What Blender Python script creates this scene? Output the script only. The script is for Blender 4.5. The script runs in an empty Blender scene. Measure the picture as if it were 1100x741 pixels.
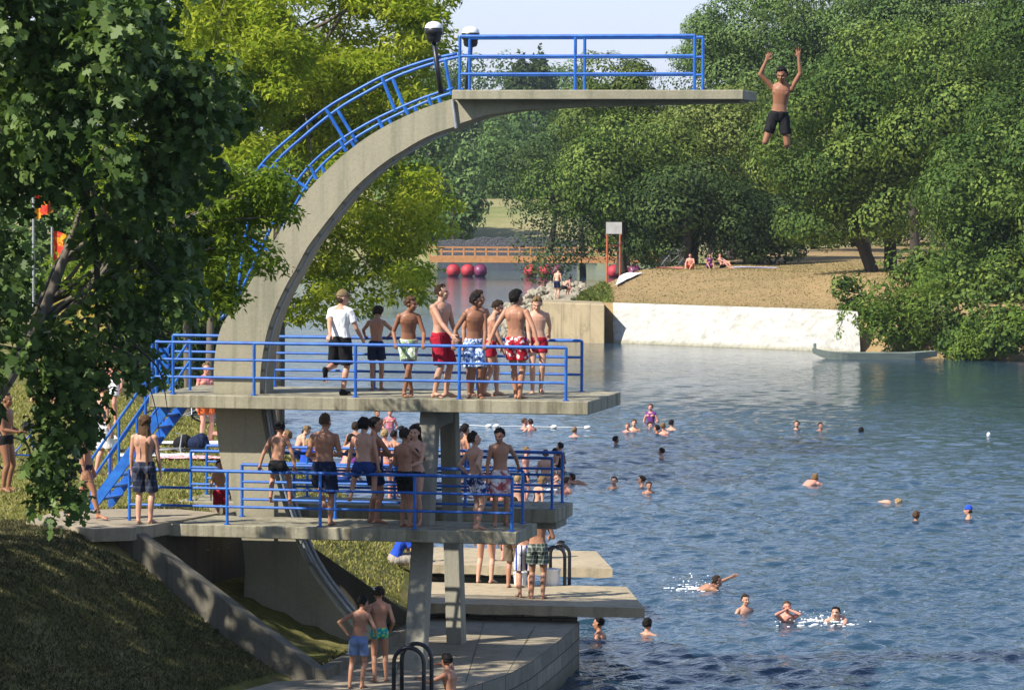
import bpy, bmesh, math, random
import numpy as np
from mathutils import Vector, Matrix, Quaternion
from mathutils.bvhtree import BVHTree

scene = bpy.context.scene
COL = scene.collection
rnd = random.Random(7)
R = math.radians

# ------------------------------------------------------------------ camera
FPX = 4000.0                       # focal length in photograph pixels (1100 wide)
CAMZ = 8.56
PITCH = math.atan((370.5 - 193.0) / FPX)
CAMROT = (Matrix.Rotation(R(90) - PITCH, 3, 'X') @ Matrix.Rotation(R(0.26), 3, 'Z'))
CAMPOS = Vector((0, 0, CAMZ))
cam_data = bpy.data.cameras.new("camera")
cam_data.sensor_width = 36.0
cam_data.lens = 36.0 * FPX / 1100.0
cam_data.clip_start = 0.5
cam_data.clip_end = 6000
cam = bpy.data.objects.new("camera", cam_data)
M4 = CAMROT.to_4x4(); M4.translation = CAMPOS
cam.matrix_world = M4
COL.objects.link(cam)
scene.camera = cam

# ------------------------------------------------------------------ light
SUN_AZ = (-0.85, -0.53)            # horizontal direction towards the sun
SUN_EL = R(42)
_n = math.hypot(*SUN_AZ)
SUN_DIR = Vector((SUN_AZ[0] / _n * math.cos(SUN_EL), SUN_AZ[1] / _n * math.cos(SUN_EL), math.sin(SUN_EL)))
world = bpy.data.worlds.new("World"); scene.world = world
world.use_nodes = True
wn = world.node_tree
bg = wn.nodes["Background"]
sky = wn.nodes.new("ShaderNodeTexSky")
sky.sky_type = 'NISHITA'; sky.sun_disc = False
sky.sun_elevation = SUN_EL
sky.sun_rotation = math.atan2(SUN_DIR.x, SUN_DIR.y)
sky.altitude = 0; sky.air_density = 1.0; sky.dust_density = 0.9; sky.ozone_density = 3.0
# summer haze: the Nishita sky turns lavender-white towards the horizon
_tc = wn.nodes.new("ShaderNodeTexCoord"); _sp = wn.nodes.new("ShaderNodeSeparateXYZ"); wn.links.new(_tc.outputs['Generated'], _sp.inputs[0])
_rp = wn.nodes.new("ShaderNodeValToRGB"); _e = _rp.color_ramp.elements
_e[0].position = 0.0; _e[0].color = (5.4, 5.7, 6.9, 1)
_e[1].position = 0.5; _e[1].color = (2.1, 3.2, 5.6, 1)
for _p, _c in ((0.06, (5.2, 5.9, 7.4, 1)), (0.27, (5.0, 6.2, 8.4, 1)), (0.75, (0.9, 1.5, 3.2, 1))):
    _k = _e.new(_p); _k.color = _c
wn.links.new(_sp.outputs['Z'], _rp.inputs[0])
_mx = wn.nodes.new("ShaderNodeMix"); _mx.data_type = 'RGBA'; _mx.inputs[0].default_value = 0.75
wn.links.new(sky.outputs[0], _mx.inputs[6]); wn.links.new(_rp.outputs[0], _mx.inputs[7])
wn.links.new(_mx.outputs[2], bg.inputs[0])
bg.inputs[1].default_value = 0.098
sun_data = bpy.data.lights.new("sun", 'SUN')
sun_data.energy = 5.0; sun_data.angle = R(0.53); sun_data.color = (1.0, 0.95, 0.86)
sun = bpy.data.objects.new("sun", sun_data)
sun.rotation_euler = SUN_DIR.to_track_quat('Z', 'Y').to_euler()
sun.location = (-40, -30, 60)
COL.objects.link(sun)
scene.view_settings.view_transform = 'Standard'
scene.view_settings.look = 'None'
scene.view_settings.gamma = 1.0
scene.view_settings.exposure = 0.68
scene.render.engine = 'CYCLES'
cy = scene.cycles
cy.max_bounces = 6; cy.diffuse_bounces = 2; cy.glossy_bounces = 2; cy.transmission_bounces = 3
cy.volume_bounces = 0; cy.transparent_max_bounces = 4
cy.caustics_reflective = False; cy.caustics_refractive = False
cy.use_denoising = True
cy.sample_clamp_indirect = 6

# ------------------------------------------------------------------ helpers
def ray(u, v):
    d = CAMROT @ Vector(((u - 550.0) / FPX, -(v - 370.5) / FPX, -1.0))
    return d
def PY(u, v, Y):
    d = ray(u, v); return CAMPOS + d * (Y / d.y)
def PZ(u, v, z):
    d = ray(u, v); return CAMPOS + d * ((z - CAMZ) / d.z)
def S(Y):                                     # pixels per metre at depth Y
    return FPX / Y

def link(o, parent=None, label=None, cat=None, group=None, kind=None):
    COL.objects.link(o)
    if parent is not None: o.parent = parent
    if label: o['label'] = label
    if cat: o['category'] = cat
    if group: o['group'] = group
    if kind: o['kind'] = kind
    return o
def empty(name, loc, label, cat, group=None):
    e = bpy.data.objects.new(name, None); e.empty_display_size = 0.2
    e.location = loc
    return link(e, None, label, cat, group)
def wloc(o):
    v = Vector((0, 0, 0))
    while o is not None:
        v = v + Vector(o.location); o = o.parent
    return v

class MB:
    """collects shapes in world metres; build() makes ONE mesh object"""
    def __init__(self): self.v = []; self.f = []
    def add(self, verts, faces):
        n = len(self.v); self.v += [tuple(p) for p in verts]
        self.f += [tuple(i + n for i in f) for f in faces]
    def hexa(self, b, t):                      # b,t: four bottom and four top corners (ccw from above)
        self.add(list(b) + list(t), [(3,2,1,0),(4,5,6,7),(0,1,5,4),(1,2,6,5),(2,3,7,6),(3,0,4,7)])
    def box(self, c, sx, sy, sz, ax=(1,0,0), ay=(0,1,0)):
        c = Vector(c); X = Vector(ax)*sx/2; Y = Vector(ay)*sy/2; Z = Vector((0,0,sz/2))
        self.hexa([c-X-Y-Z, c+X-Y-Z, c+X+Y-Z, c-X+Y-Z], [c-X-Y+Z, c+X-Y+Z, c+X+Y+Z, c-X+Y+Z])
    def prism(self, pts, off):                 # closed polygon pts extruded by vector off
        n = len(pts); off = Vector(off); a = [Vector(p) for p in pts]
        self.add(a + [p + off for p in a],
                 [tuple(range(n-1, -1, -1)), tuple(range(n, 2*n))] + [(i, (i+1) % n, (i+1) % n + n, i + n) for i in range(n)])
    def tube(self, pts, r, seg=8, closed=False, cap=True):
        P = [Vector(p) for p in pts]; n = len(P)
        rr = r if isinstance(r, (list, tuple)) else [r]*n
        tang = []
        for i in range(n):
            a = P[i-1] if (i > 0 or closed) else P[i]
            b = P[(i+1) % n] if (i < n-1 or closed) else P[i]
            t = (b-a); tang.append(t.normalized() if t.length > 1e-9 else Vector((0,0,1)))
        up = Vector((0,0,1)) if abs(tang[0].z) < 0.9 else Vector((1,0,0))
        u = tang[0].cross(up).normalized()
        verts = []; base = []
        for i in range(n):
            u = (u - tang[i]*u.dot(tang[i])).normalized(); w = tang[i].cross(u)
            base.append(len(verts))
            for k in range(seg):
                a = 2*math.pi*k/seg
                verts.append(P[i] + (u*math.cos(a) + w*math.sin(a))*rr[i])
        faces = []
        m = n if closed else n-1
        for i in range(m):
            j = (i+1) % n
            for k in range(seg):
                k2 = (k+1) % seg
                faces.append((base[i]+k, base[i]+k2, base[j]+k2, base[j]+k))
        if cap and not closed:
            faces.append(tuple(base[0]+k for k in range(seg-1, -1, -1)))
            faces.append(tuple(base[-1]+k for k in range(seg)))
        self.add(verts, faces)
    def lathe(self, c, prof, seg=16, ax=None):  # prof: (radius, height) along axis
        A = Vector(ax).normalized() if ax else Vector((0,0,1))
        up = Vector((1,0,0)) if abs(A.x) < 0.9 else Vector((0,1,0))
        u = A.cross(up).normalized(); w = A.cross(u); c = Vector(c)
        vs = []; n = len(prof)
        for r_, h in prof:
            for k in range(seg):
                a = 2*math.pi*k/seg
                vs.append(c + A*h + (u*math.cos(a) + w*math.sin(a))*max(r_, 1e-4))
        fs = []
        for i in range(n-1):
            for k in range(seg):
                k2 = (k+1) % seg
                fs.append((i*seg+k, i*seg+k2, (i+1)*seg+k2, (i+1)*seg+k))
        fs.append(tuple(range(seg-1, -1, -1))); fs.append(tuple((n-1)*seg+k for k in range(seg)))
        self.add(vs, fs)
    def build(self, name, mat, parent=None, origin=None, smooth=False, bevel=0, **kw):
        if origin is None: origin = wloc(parent) if parent is not None else Vector((0,0,0))
        origin = Vector(origin)
        me = bpy.data.meshes.new(name)
        o3 = tuple(origin)
        me.from_pydata([(p[0]-o3[0], p[1]-o3[1], p[2]-o3[2]) for p in self.v], [], self.f)
        bm = bmesh.new(); bm.from_mesh(me)
        bmesh.ops.recalc_face_normals(bm, faces=bm.faces)
        if bevel:
            es = [e for e in bm.edges if len(e.link_faces) == 2 and e.calc_face_angle(0) > 0.6]
            bmesh.ops.bevel(bm, geom=es, offset=bevel, segments=1, affect='EDGES', profile=0.5)
        bm.to_mesh(me); bm.free()
        if smooth: me.polygons.foreach_set('use_smooth', [True]*len(me.polygons))
        me.materials.append(mat)
        o = bpy.data.objects.new(name, me)
        if parent is None: o.location = origin
        return link(o, parent, **kw)

def fastmesh(name, verts, nv_per_face, loops, mat, attr=None):
    """verts (N,3) array, faces all with nv_per_face corners"""
    me = bpy.data.meshes.new(name)
    N = len(verts); nf = len(loops)//nv_per_face
    me.vertices.add(N); me.vertices.foreach_set('co', np.asarray(verts, np.float32).ravel())
    me.loops.add(len(loops)); me.loops.foreach_set('vertex_index', np.asarray(loops, np.int32))
    me.polygons.add(nf)
    me.polygons.foreach_set('loop_start', np.arange(0, nf*nv_per_face, nv_per_face, dtype=np.int32))
    if attr is not None:
        a = me.attributes.new('tint', 'FLOAT', 'POINT'); a.data.foreach_set('value', np.asarray(attr, np.float32))
    me.update(calc_edges=True)
    if mat: me.materials.append(mat)
    return me

# ------------------------------------------------------------------ materials
def newmat(name):
    m = bpy.data.materials.new(name); m.use_nodes = True
    nt = m.node_tree; b = nt.nodes["Principled BSDF"]
    return m, nt, b
def node(nt, t, **kw):
    n = nt.nodes.new(t)
    for k, v in kw.items():
        if k in n.inputs.keys() if hasattr(n.inputs, 'keys') else False: n.inputs[k].default_value = v
        else: setattr(n, k, v)
    return n
def coords(nt, scale=(1,1,1), kind='Object', rot=(0,0,0)):
    tc = nt.nodes.new("ShaderNodeTexCoord"); mp = nt.nodes.new("ShaderNodeMapping")
    mp.inputs['Scale'].default_value = scale; mp.inputs['Rotation'].default_value = rot
    nt.links.new(tc.outputs[kind], mp.inputs[0]); return mp.outputs[0]
def noise(nt, vec, scale, detail=4, rough=0.55, dist=0.0):
    n = nt.nodes.new("ShaderNodeTexNoise"); n.inputs['Scale'].default_value = scale
    n.inputs['Detail'].default_value = detail; n.inputs['Roughness'].default_value = rough; n.inputs['Distortion'].default_value = dist
    if vec is not None: nt.links.new(vec, n.inputs['Vector'])
    return n.outputs[0]
def ramp(nt, fac, stops, interp='LINEAR'):
    r_ = nt.nodes.new("ShaderNodeValToRGB"); e = r_.color_ramp.elements
    r_.color_ramp.interpolation = interp
    while len(e) < len(stops): e.new(0.5)
    for i, (p, c) in enumerate(stops):
        e[i].position = p; e[i].color = tuple(c) + (1,) if len(c) == 3 else c
    nt.links.new(fac, r_.inputs[0]); return r_.outputs[0]
def mix(nt, fac, a, b, mode='MIX'):
    m = nt.nodes.new("ShaderNodeMix"); m.data_type = 'RGBA'; m.blend_type = mode
    for sock, val in ((m.inputs[0], fac), (m.inputs[6], a), (m.inputs[7], b)):
        if isinstance(val, (int, float)): sock.default_value = val
        elif isinstance(val, tuple): sock.default_value = val + (1,) if len(val) == 3 else val
        else: nt.links.new(val, sock)
    return m.outputs[2]
def math_(nt, op, a, b=0.5):
    m = nt.nodes.new("ShaderNodeMath"); m.operation = op
    for s_, v_ in ((m.inputs[0], a), (m.inputs[1], b)):
        if isinstance(v_, (int, float)): s_.default_value = v_
        else: nt.links.new(v_, s_)
    return m.outputs[0]
def bump(nt, b, h, strength=0.4, dist=0.02):
    n = nt.nodes.new("ShaderNodeBump"); n.inputs['Strength'].default_value = strength; n.inputs['Distance'].default_value = dist
    nt.links.new(h, n.inputs['Height']); nt.links.new(n.outputs[0], b.inputs['Normal'])
def plain(name, col, rough=0.6, metal=0.0, var=0.12, scale=6.0, bmp=0.0, spec=None):
    m, nt, b = newmat(name)
    v = coords(nt)
    n1 = noise(nt, v, scale, 5)
    lo = tuple(c*(1-var) for c in col); hi = tuple(min(1, c*(1+var)) for c in col)
    nt.links.new(ramp(nt, n1, [(0.3, lo), (0.7, hi)]), b.inputs['Base Color'])
    b.inputs['Roughness'].default_value = rough; b.inputs['Metallic'].default_value = metal
    if spec is not None: b.inputs['Specular IOR Level'].default_value = spec
    if bmp: bump(nt, b, noise(nt, v, scale*6, 4), bmp, 0.01)
    return m
def concrete(name, base, dark, streak=0.5, moss=0.0, lo=0.50):
    m, nt, b = newmat(name)
    v = coords(nt)
    big = noise(nt, v, 0.7, 6, 0.6, 0.6)
    fine = noise(nt, v, 22, 6, 0.7)
    vs = coords(nt, (5.0, 5.0, 0.25))
    st = noise(nt, vs, 1.0, 5, 0.6)                      # vertical weather streaks
    c = ramp(nt, big, [(0.30, tuple(x*0.66 for x in base)), (0.50, base), (0.75, tuple(min(1, x*1.14) for x in base))])
    c = mix(nt, ramp(nt, st, [(lo, (0,0,0)), (lo+0.16, (streak,)*3)]), c, dark)
    c = mix(nt, 0.35, c, ramp(nt, fine, [(0.3, tuple(x*0.62 for x in base)), (0.65, tuple(min(1, x*1.1) for x in base))]))
    if moss:
        mo = noise(nt, v, 1.8, 6, 0.7, 0.4)
        c = mix(nt, ramp(nt, mo, [(0.54, (0,0,0)), (0.68, (moss,)*3)]), c, (0.06, 0.07, 0.03))
    nt.links.new(c, b.inputs['Base Color'])
    b.inputs['Roughness'].default_value = 0.85
    b.inputs['Specular IOR Level'].default_value = 0.25
    bump(nt, b, math_(nt, 'ADD', fine, math_(nt, 'MULTIPLY', big, 0.6)), 0.35, 0.02)
    return m

M = {}
M['concrete'] = concrete("painted_concrete", (0.325, 0.295, 0.21), (0.13, 0.145, 0.095), 0.6)
M['slab'] = concrete("platform_concrete", (0.335, 0.305, 0.215), (0.075, 0.06, 0.035), 0.9, 0.3, 0.46)
M['pillar'] = concrete("pillar_concrete", (0.27, 0.25, 0.195), (0.10, 0.12, 0.09), 0.6)
M['quay'] = concrete("quay_concrete", (0.35, 0.29, 0.205), (0.10, 0.10, 0.07), 0.5, 0.45)
M['jetty'] = concrete("jetty_concrete", (0.42, 0.34, 0.22), (0.14, 0.11, 0.07), 0.5, 0.25)
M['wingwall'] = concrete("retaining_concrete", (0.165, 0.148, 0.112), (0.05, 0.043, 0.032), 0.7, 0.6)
M['pitwall'] = concrete("dark_pit_concrete", (0.095, 0.083, 0.062), (0.035, 0.03, 0.022), 0.7, 0.6)  # darker than the retaining concrete, so the arch foot stands out
M['brownwall'] = concrete("river_wall_concrete", (0.37, 0.295, 0.18), (0.14, 0.11, 0.07), 0.7, 0.4)
def blue_paint():
    m, nt, b = newmat("blue_paint")
    v = coords(nt); n = noise(nt, v, 5, 5, 0.6); chips = noise(nt, v, 30, 5, 0.7)
    c = ramp(nt, n, [(0.3, (0.006, 0.070, 0.34)), (0.7, (0.02, 0.16, 0.55))])
    c = mix(nt, ramp(nt, chips, [(0.62, (0,0,0)), (0.68, (0.8,)*3)]), c, (0.05, 0.05, 0.07))
    nt.links.new(c, b.inputs['Base Color']); b.inputs['Roughness'].default_value = 0.42
    return m
M['blue'] = blue_paint()
M['darkmetal'] = plain("black_painted_steel", (0.012, 0.013, 0.016), 0.4, 0.0, 0.3, 20)
M['white'] = plain("white_paint", (0.78, 0.78, 0.76), 0.45, 0, 0.06)
M['greymetal'] = plain("galvanised_steel", (0.34, 0.36, 0.38), 0.45, 0.3, 0.2, 14)
# ------------------------------------------------------------------ diving tower
TH = R(12.0)
TA = Vector((math.cos(TH), -math.sin(TH), 0))       # along the boards, towards the river
TW = Vector((math.sin(TH), math.cos(TH), 0))        # across, away from the camera
TO = PZ(632, 431.5, 5.0); TO.z = 0
QZ, JZ = 0.8, 1.1          # quay and jetty levels above the water
def T(s, t, z): return TO + TA*s + TW*t + Vector((0, 0, z))
def TI(u, v, t):                                    # pixel ray on the vertical plane t=const -> (s, z)
    d = ray(u, v); k = (TO + TW*t - CAMPOS).dot(TW) / d.dot(TW)
    p = CAMPOS + d*k; return (p - TO).dot(TA), p.z
def TIp(u, v, t):
    s, z = TI(u, v, t); return T(s, t, z)
def spline(pts, n):
    """Catmull-Rom through 2-d/3-d points, n samples per span"""
    P = [np.array(p, float) for p in pts]; P = [2*P[0]-P[1]] + P + [2*P[-1]-P[-2]]
    out = []
    for i in range(1, len(P)-2):
        for k in range(n):
            t = k/n
            out.append(0.5*((2*P[i]) + (-P[i-1]+P[i+1])*t + (2*P[i-1]-5*P[i]+4*P[i+1]-P[i+2])*t*t + (-P[i-1]+3*P[i]-3*P[i+1]+P[i+2])*t**3))
    out.append(P[-2]); return out

tower = empty("diving_tower", T(-5.0, 1.4, 1.1), "tall beige concrete diving tower with a curved arch, three platform levels and blue railings", "diving tower")
A0, AW = 0.60, 0.85                                 # arch near face and width across
outer_px = [(488,106),(462,114),(440,123),(417,134),(395,147),(372,164),(350,184),(333,202),(318,221),(302,246),(287,272),(272,298),(257,323),(244,340),(236,356),(231,380),(229.5,405),(231,440),(236,489),(243,515),(256,560),(263,605),(262,640),(262,700)]
inner_px = [(489,136),(468,143),(450,151.5),(434,161),(415,173),(396,188),(377,206),(358,229),(344,247),(330,266),(317,290),(308,305),(296,330),(288,352),(283,375),(280,398),(279,421),(281,445),(287,480),(297,518),(310,560),(330,607),(362,652),(415,715)]
mb = MB()
o2 = [TI(u, v, A0) for u, v in outer_px]; i2 = [TI(u, v, A0) for u, v in inner_px]
o2 = spline(o2, 4); i2 = spline(i2, 4)
n = len(o2); vs = []
for k in range(n):
    for t in (A0, A0+AW):
        vs.append(T(o2[k][0], t, o2[k][1])); vs.append(T(i2[k][0], t, i2[k][1]))
fs = []
for k in range(n-1):
    a = 4*k; b = 4*k+4
    fs += [(a, a+1, b+1, b), (a+2, b+2, b+3, a+3), (a, b, b+2, a+2), (a+1, a+3, b+3, b+1)]
fs += [(0, 2, 3, 1), (4*n-4, 4*n-3, 4*n-1, 4*n-2)]
mb.add(vs, fs); mb.build("arch", M['concrete'], tower)
# haunch carrying the top platform
h_px = [(489,136),(496,132),(521,124),(555,118.5),(613,114.8),(689,112.5),(796,110)]
low = [TI(u, v, A0) for u, v in h_px]
zt = 10.0
mb = MB()
poly = [T(s, A0+0.004, z) for s, z in low] + [T(low[-1][0], A0+0.004, zt-0.147), T(low[0][0], A0+0.004, zt-0.147)]
mb.prism(poly, TW*(AW-0.008)); mb.build("platform_bracket", M['concrete'], tower)

def slab(name, s0, s1, t0, t1, z, th, mat, bev=0.012, steps=1):
    mb = MB()
    mb.hexa([T(s0,t0,z-th), T(s1,t0,z-th), T(s1,t1,z-th), T(s0,t1,z-th)], [T(s0,t0,z), T(s1,t0,z), T(s1,t1,z), T(s0,t1,z)])
    return mb.build(name, mat, tower, bevel=bev)
TT0, TT1 = A0-0.32, A0+AW+0.32
sl0 = TI(485.5, 100, TT0)[0]; sl1 = TI(798.5, 100, TT0)[0]
ztop = TI(640, 96.8, TT0)[1]
slab("top_platform", sl0, sl1, TT0, TT1, ztop, 0.155, M['concrete'])
sm0 = TI(160, 425, 0)[0]
slab("middle_platform", sm0, 0.0, 0.0, 2.9, 5.0, 0.215, M['slab'])
# lower platforms
p = PZ(555, 571.5, 3.0); LN_S = (p-TO).dot(TA); LN_T = (p-TO).dot(TW)
p = PZ(597, 547.3, 3.0); LF_S = (p-TO).dot(TA); LF_T = (p-TO).dot(TW)
LNW, LFW = 1.62, 1.5
ln0 = TI(158, 566, LN_T)[0]; lf0 = TI(190, 548, LF_T)[0]
print("TOWER t near/far lower", LN_T, LF_T, "s", LN_S, LF_S, ln0, lf0, sm0, "top", sl0, sl1, ztop)
slab("lower_platform", ln0, LN_S, LN_T, LN_T+LNW, 3.0, 0.20, M['slab'])
slab("lower_platform", lf0, LF_S, LF_T, LF_T+LFW, 3.0, 0.23, M['slab'])
mb = MB(); mb.hexa([T(lf0,LF_T+.3,2.64),T(LF_S-.05,LF_T+.3,2.64),T(LF_S-.05,LF_T+1.2,2.64),T(lf0,LF_T+1.2,2.64)],
                   [T(lf0,LF_T+.3,2.767),T(LF_S-.05,LF_T+.3,2.767),T(LF_S-.05,LF_T+1.2,2.767),T(lf0,LF_T+1.2,2.767)])
mb.build("platform_beam", M['pillar'], tower)

# pillars: a splayed pair under the platforms
def pillar(ft, s_top, t_top, z_top, wt, wb, dep):
    f = PZ(ft[0], ft[1], QZ); s0 = (f-TO).dot(TA); t0 = (f-TO).dot(TW)
    mb = MB()
    def ring(s, t, z, w, d): return [T(s-w/2, t, z), T(s+w/2, t, z), T(s+w/2, t+d, z), T(s-w/2, t+d, z)]
    mb.hexa(ring(s0, t0, QZ-0.2, wb, dep), ring(s_top, t_top, z_top, wt, dep))
    return mb.build("pillar", M['pillar'], tower, bevel=0.015), (s0, t0)
sA = TI(461, 445, 0.35)[0]; sB = TI(480.5, 445, 2.2)[0]
pA, fA = pillar((442.5, 720), sA, 0.28, 4.788, 0.27, 0.33, 0.34)
pB, fB = pillar((488.5, 692), sB, 2.15, 4.788, 0.27, 0.27, 0.34)
print("pillar feet", fA, fB, sA, sB)
mb = MB()
mb.hexa([T(sA-.12,.63,4.50),T(sA+.12,.63,4.50),T(sB+.12,2.14,4.50),T(sB-.12,2.14,4.50)],
        [T(sA-.12,.63,4.782),T(sA+.12,.63,4.782),T(sB+.12,2.14,4.782),T(sB-.12,2.14,4.782)])
mb.build("cross_beam", M['pillar'], tower)

# railings
def railing(posts, t, z, hs, pr=0.026, rr=0.022, s_start=None, ends=()):
    """straight railing along s on plane t"""
    rail = MB()
    for k, h in enumerate(hs):
        r_ = rr*1.25 if k == 0 else rr
        a = T(posts[0] if s_start is None else s_start, t, z+h); b = T(posts[-1], t, z+h)
        rail.tube([a, b], r_, 8)
    root = rail.build("railing", M['blue'], tower, smooth=False)
    for s_ in posts:
        m_ = MB(); m_.tube([T(s_, t, z-0.01), T(s_, t, z+hs[0])], pr, 8)
        m_.tube([T(s_, t, z+0.002), T(s_, t, z+0.018)], 0.055, 8)
        o = m_.build("railing_post", M['blue'], root, origin=wloc(tower))
    return root
HS = (0.86, 0.58, 0.29)
def s_of(us, t, z):
    out = []
    for u in us:
        lo, hi = -14.0, 6.0
        for _ in range(40):
            m_ = (lo+hi)/2; p = T(m_, t, z); q = CAMROT.transposed() @ (p - CAMPOS)
            if 550 + FPX*q.x/-q.z < u: lo = m_
            else: hi = m_
        out.append(lo)
    return out
def proj(p):
    q = CAMROT.transposed() @ (Vector(p) - CAMPOS); return 550 + FPX*q.x/-q.z, 370.5 - FPX*q.y/-q.z
def cross_rail(s_, t0, t1, z, hs, r_=0.022):
    m_ = MB()
    for h in hs: m_.tube([T(s_, t0, z+h), T(s_, t1, z+h)], r_, 8)
    return m_.build("railing", M['blue'], tower)
mid_near = s_of([186, 273, 382, 493.5, 608], 0.12, 5.4); railing(mid_near, 0.12, 5.0, HS)
mid_far = s_of([186, 295, 402, 513, 625], 2.72, 5.4); railing(mid_far, 2.72, 5.0, HS)
ln_near = s_of([139, 244, 344, 445.5, 550], LN_T+.08, 3.4); railing(ln_near, LN_T+.08, 3.0, HS)
ln_far = s_of([260, 360, 459, 561.5], LN_T+LNW-.12, 3.4); railing(ln_far, LN_T+LNW-.12, 3.0, HS)
lf_near = s_of([205, 316, 410, 500, 593], LF_T+.1, 3.4); railing(lf_near, LF_T+.1, 3.0, HS)
lf_far = s_of([222, 330, 424, 515, 604], LF_T+LFW-.1, 3.4); railing(lf_far, LF_T+LFW-.1, 3.0, HS)
# top railings
RT0, RT1 = A0+0.06, A0+0.80
HT = (0.88, 0.56, 0.27)
tp_near = s_of([494, 618, 746], RT0, 10.3); railing(tp_near, RT0, ztop, HT)
tp_far = s_of([504.5, 628, 755], RT1, 10.3); railing(tp_far, RT1, ztop, HT)
# curved stair rails of the arch
def curve_rail(px, t, r_, name="stair_rail"):
    pts = [TIp(u, v, t) for u, v in px]; pts = [Vector(p) for p in spline(pts, 5)]
    m_ = MB(); m_.tube(pts, r_, 8); return m_.build(name, M['blue'], tower, smooth=True)
up_px = [(491,58),(467,63),(438,72),(410,83),(380,99),(350,117),(315,145),(281,177),(262,212),(250,255),(244,300),(236,344)]
lo_px = [(487,95),(460,103.5),(434,114),(406,127),(385,138.5),(365,151),(348,164),(333,178),(319,195),(305,219),(292,243),(280,268),(266,297),(256,318)]
curve_rail(up_px, RT0, 0.026); curve_rail(lo_px, RT0, 0.024)
sh = 0.0
def shift_far(px):                                  # same curve on the far side of the arch
    out = []
    for u, v in px:
        s_, z_ = TI(u, v, RT0); out.append(proj(T(s_, RT1, z_)))
    return out
curve_rail(shift_far(up_px), RT1, 0.026); curve_rail(shift_far(lo_px), RT1, 0.024)
def stair_posts(pairs, t):
    for (u0, v0), (u1, v1) in pairs:
        s0, z0 = TI(u0, v0, RT0); s1, z1 = TI(u1, v1, RT0)
        m_ = MB(); m_.tube([T(s0, t, z0), T(s1, t, z1)], 0.03, 8); m_.build("stair_post", M['blue'], tower)
prs = [((350,117),(371,152)), ((410,83),(425,120)), ((281,177),(318,203)), ((262,212),(296,237)), ((250,255),(279,272)), ((467,63),(474,101)), ((236,342),(247,335))]
stair_posts(prs, RT0); stair_posts(prs, RT1)
small = [((365,151),(372,163)), ((333,178),(340,193)), ((406,127),(411,138)), ((434,114),(438,123)), ((460,103.5),(463,113))]
stair_posts(small, RT0); stair_posts(small, RT1)
# cable tray with spacer blocks along the underside, light service pipes lower down
ip = [Vector((p[0], p[1])) for p in i2]
def inner_off(k, off):
    d = (ip[min(k+1, n-1)] - ip[max(k-1, 0)]).normalized(); nrm = Vector((-d.y, d.x))
    if nrm.x < 0: nrm = -nrm
    if nrm.x < 0.05 and nrm.y > 0: nrm = -nrm
    return ip[k] + nrm*off
m_ = MB()
pts = []
for k in range(2, n-8):
    q = inner_off(k, 0.065); pts.append(T(q.x, A0+0.10, q.y))
m_.tube(pts, 0.018, 6)
m_.build("cable_tray", M['greymetal'], tower)
acc = 0
for k in range(3, n-8):
    acc += (ip[k]-ip[k-1]).length
    if acc > 0.30:
        acc = 0
        q = inner_off(k, 0.04); m_ = MB(); m_.box(T(q.x, A0+0.10, q.y), 0.05, 0.06, 0.05, TA, TW); m_.build("tray_bracket", M['pillar'], tower)
for tt in (A0+0.28, A0+0.55):
    m_ = MB(); pts = []
    for k in range(int(n*0.70), n-3):
        q = inner_off(k, 0.05); pts.append(T(q.x, tt, q.y))
    m_.tube(pts, 0.035, 6); m_.build("service_pipe", M['greymetal'], tower, smooth=True)
# lamps on the top
def lamp(base, topp, scale=1.0):
    base = Vector(base); topp = Vector(topp); ax = (topp-base).normalized()
    m_ = MB(); m_.tube([base, topp], [0.045, 0.038], 8); pole = m_.build("lamp_pole", M['darkmetal'], tower, smooth=True)
    m_ = MB(); m_.lathe(topp, [(0.04,-0.02),(0.10,0.0),(0.12,0.05),(0.12,0.10),(0.145,0.12),(0.15,0.22),(0.13,0.235)], 16)
    m_.build("lamp_housing", M['darkmetal'], pole, origin=wloc(tower), smooth=True)
    m_ = MB(); prof = [(0.15,0.215)] + [(0.148*math.cos(a), 0.225+0.105*math.sin(a)) for a in [R(x) for x in (0,18,36,54,72,88)]]
    m_.lathe(topp, prof, 18); m_.build("lamp_shade", M['white'], pole, origin=wloc(tower), smooth=True)
lamp(TIp(474, 101, A0+0.0), TIp(466, 45, A0+0.0))
lamp(TIp(502, 96, RT1+0.12), TIp(505.5, 50, RT1+0.12))
m_ = MB(); m_.tube([TIp(486, 107, A0-0.04), TIp(490, 138, A0-0.04)], 0.025, 8); m_.build("drain_pipe", M['greymetal'], tower)
# stairs from the ground to the middle platform
st = T(sm0+0.28, 0.9, 5.0); sb = PZ(108, 546, 3.0)
dirs = (Vector((sb.x-st.x, sb.y-st.y, 0))); side = Vector((-dirs.y, dirs.x, 0)).normalized()
if side.x < 0: side = -side
stair = MB()
W2 = 0.40
def stringer(off):
    m_ = MB(); a = st + side*off; b = Vector((sb.x, sb.y, 2.98)) + side*off; e = side*0.025; z = Vector((0,0,0.20))
    m_.hexa([b-e-z*0.3, b+e-z*0.3, a+e-z*1.2, a-e-z*1.2], [b-e+z, b+e+z, a+e+z*0.2, a-e+z*0.2]); return m_
root = stringer(-W2).build("staircase", M['blue'], tower)
stringer(W2).build("stringer", M['blue'], root, origin=wloc(tower))
for k in range(1, 10):
    f = k/10; c = st.lerp(Vector((sb.x, sb.y, 3.0)), f)
    m_ = MB(); m_.box(c, 0.22, 2*W2-0.052, 0.03, dirs.normalized(), side); m_.build("tread", M['blue'], root, origin=wloc(tower))
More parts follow.
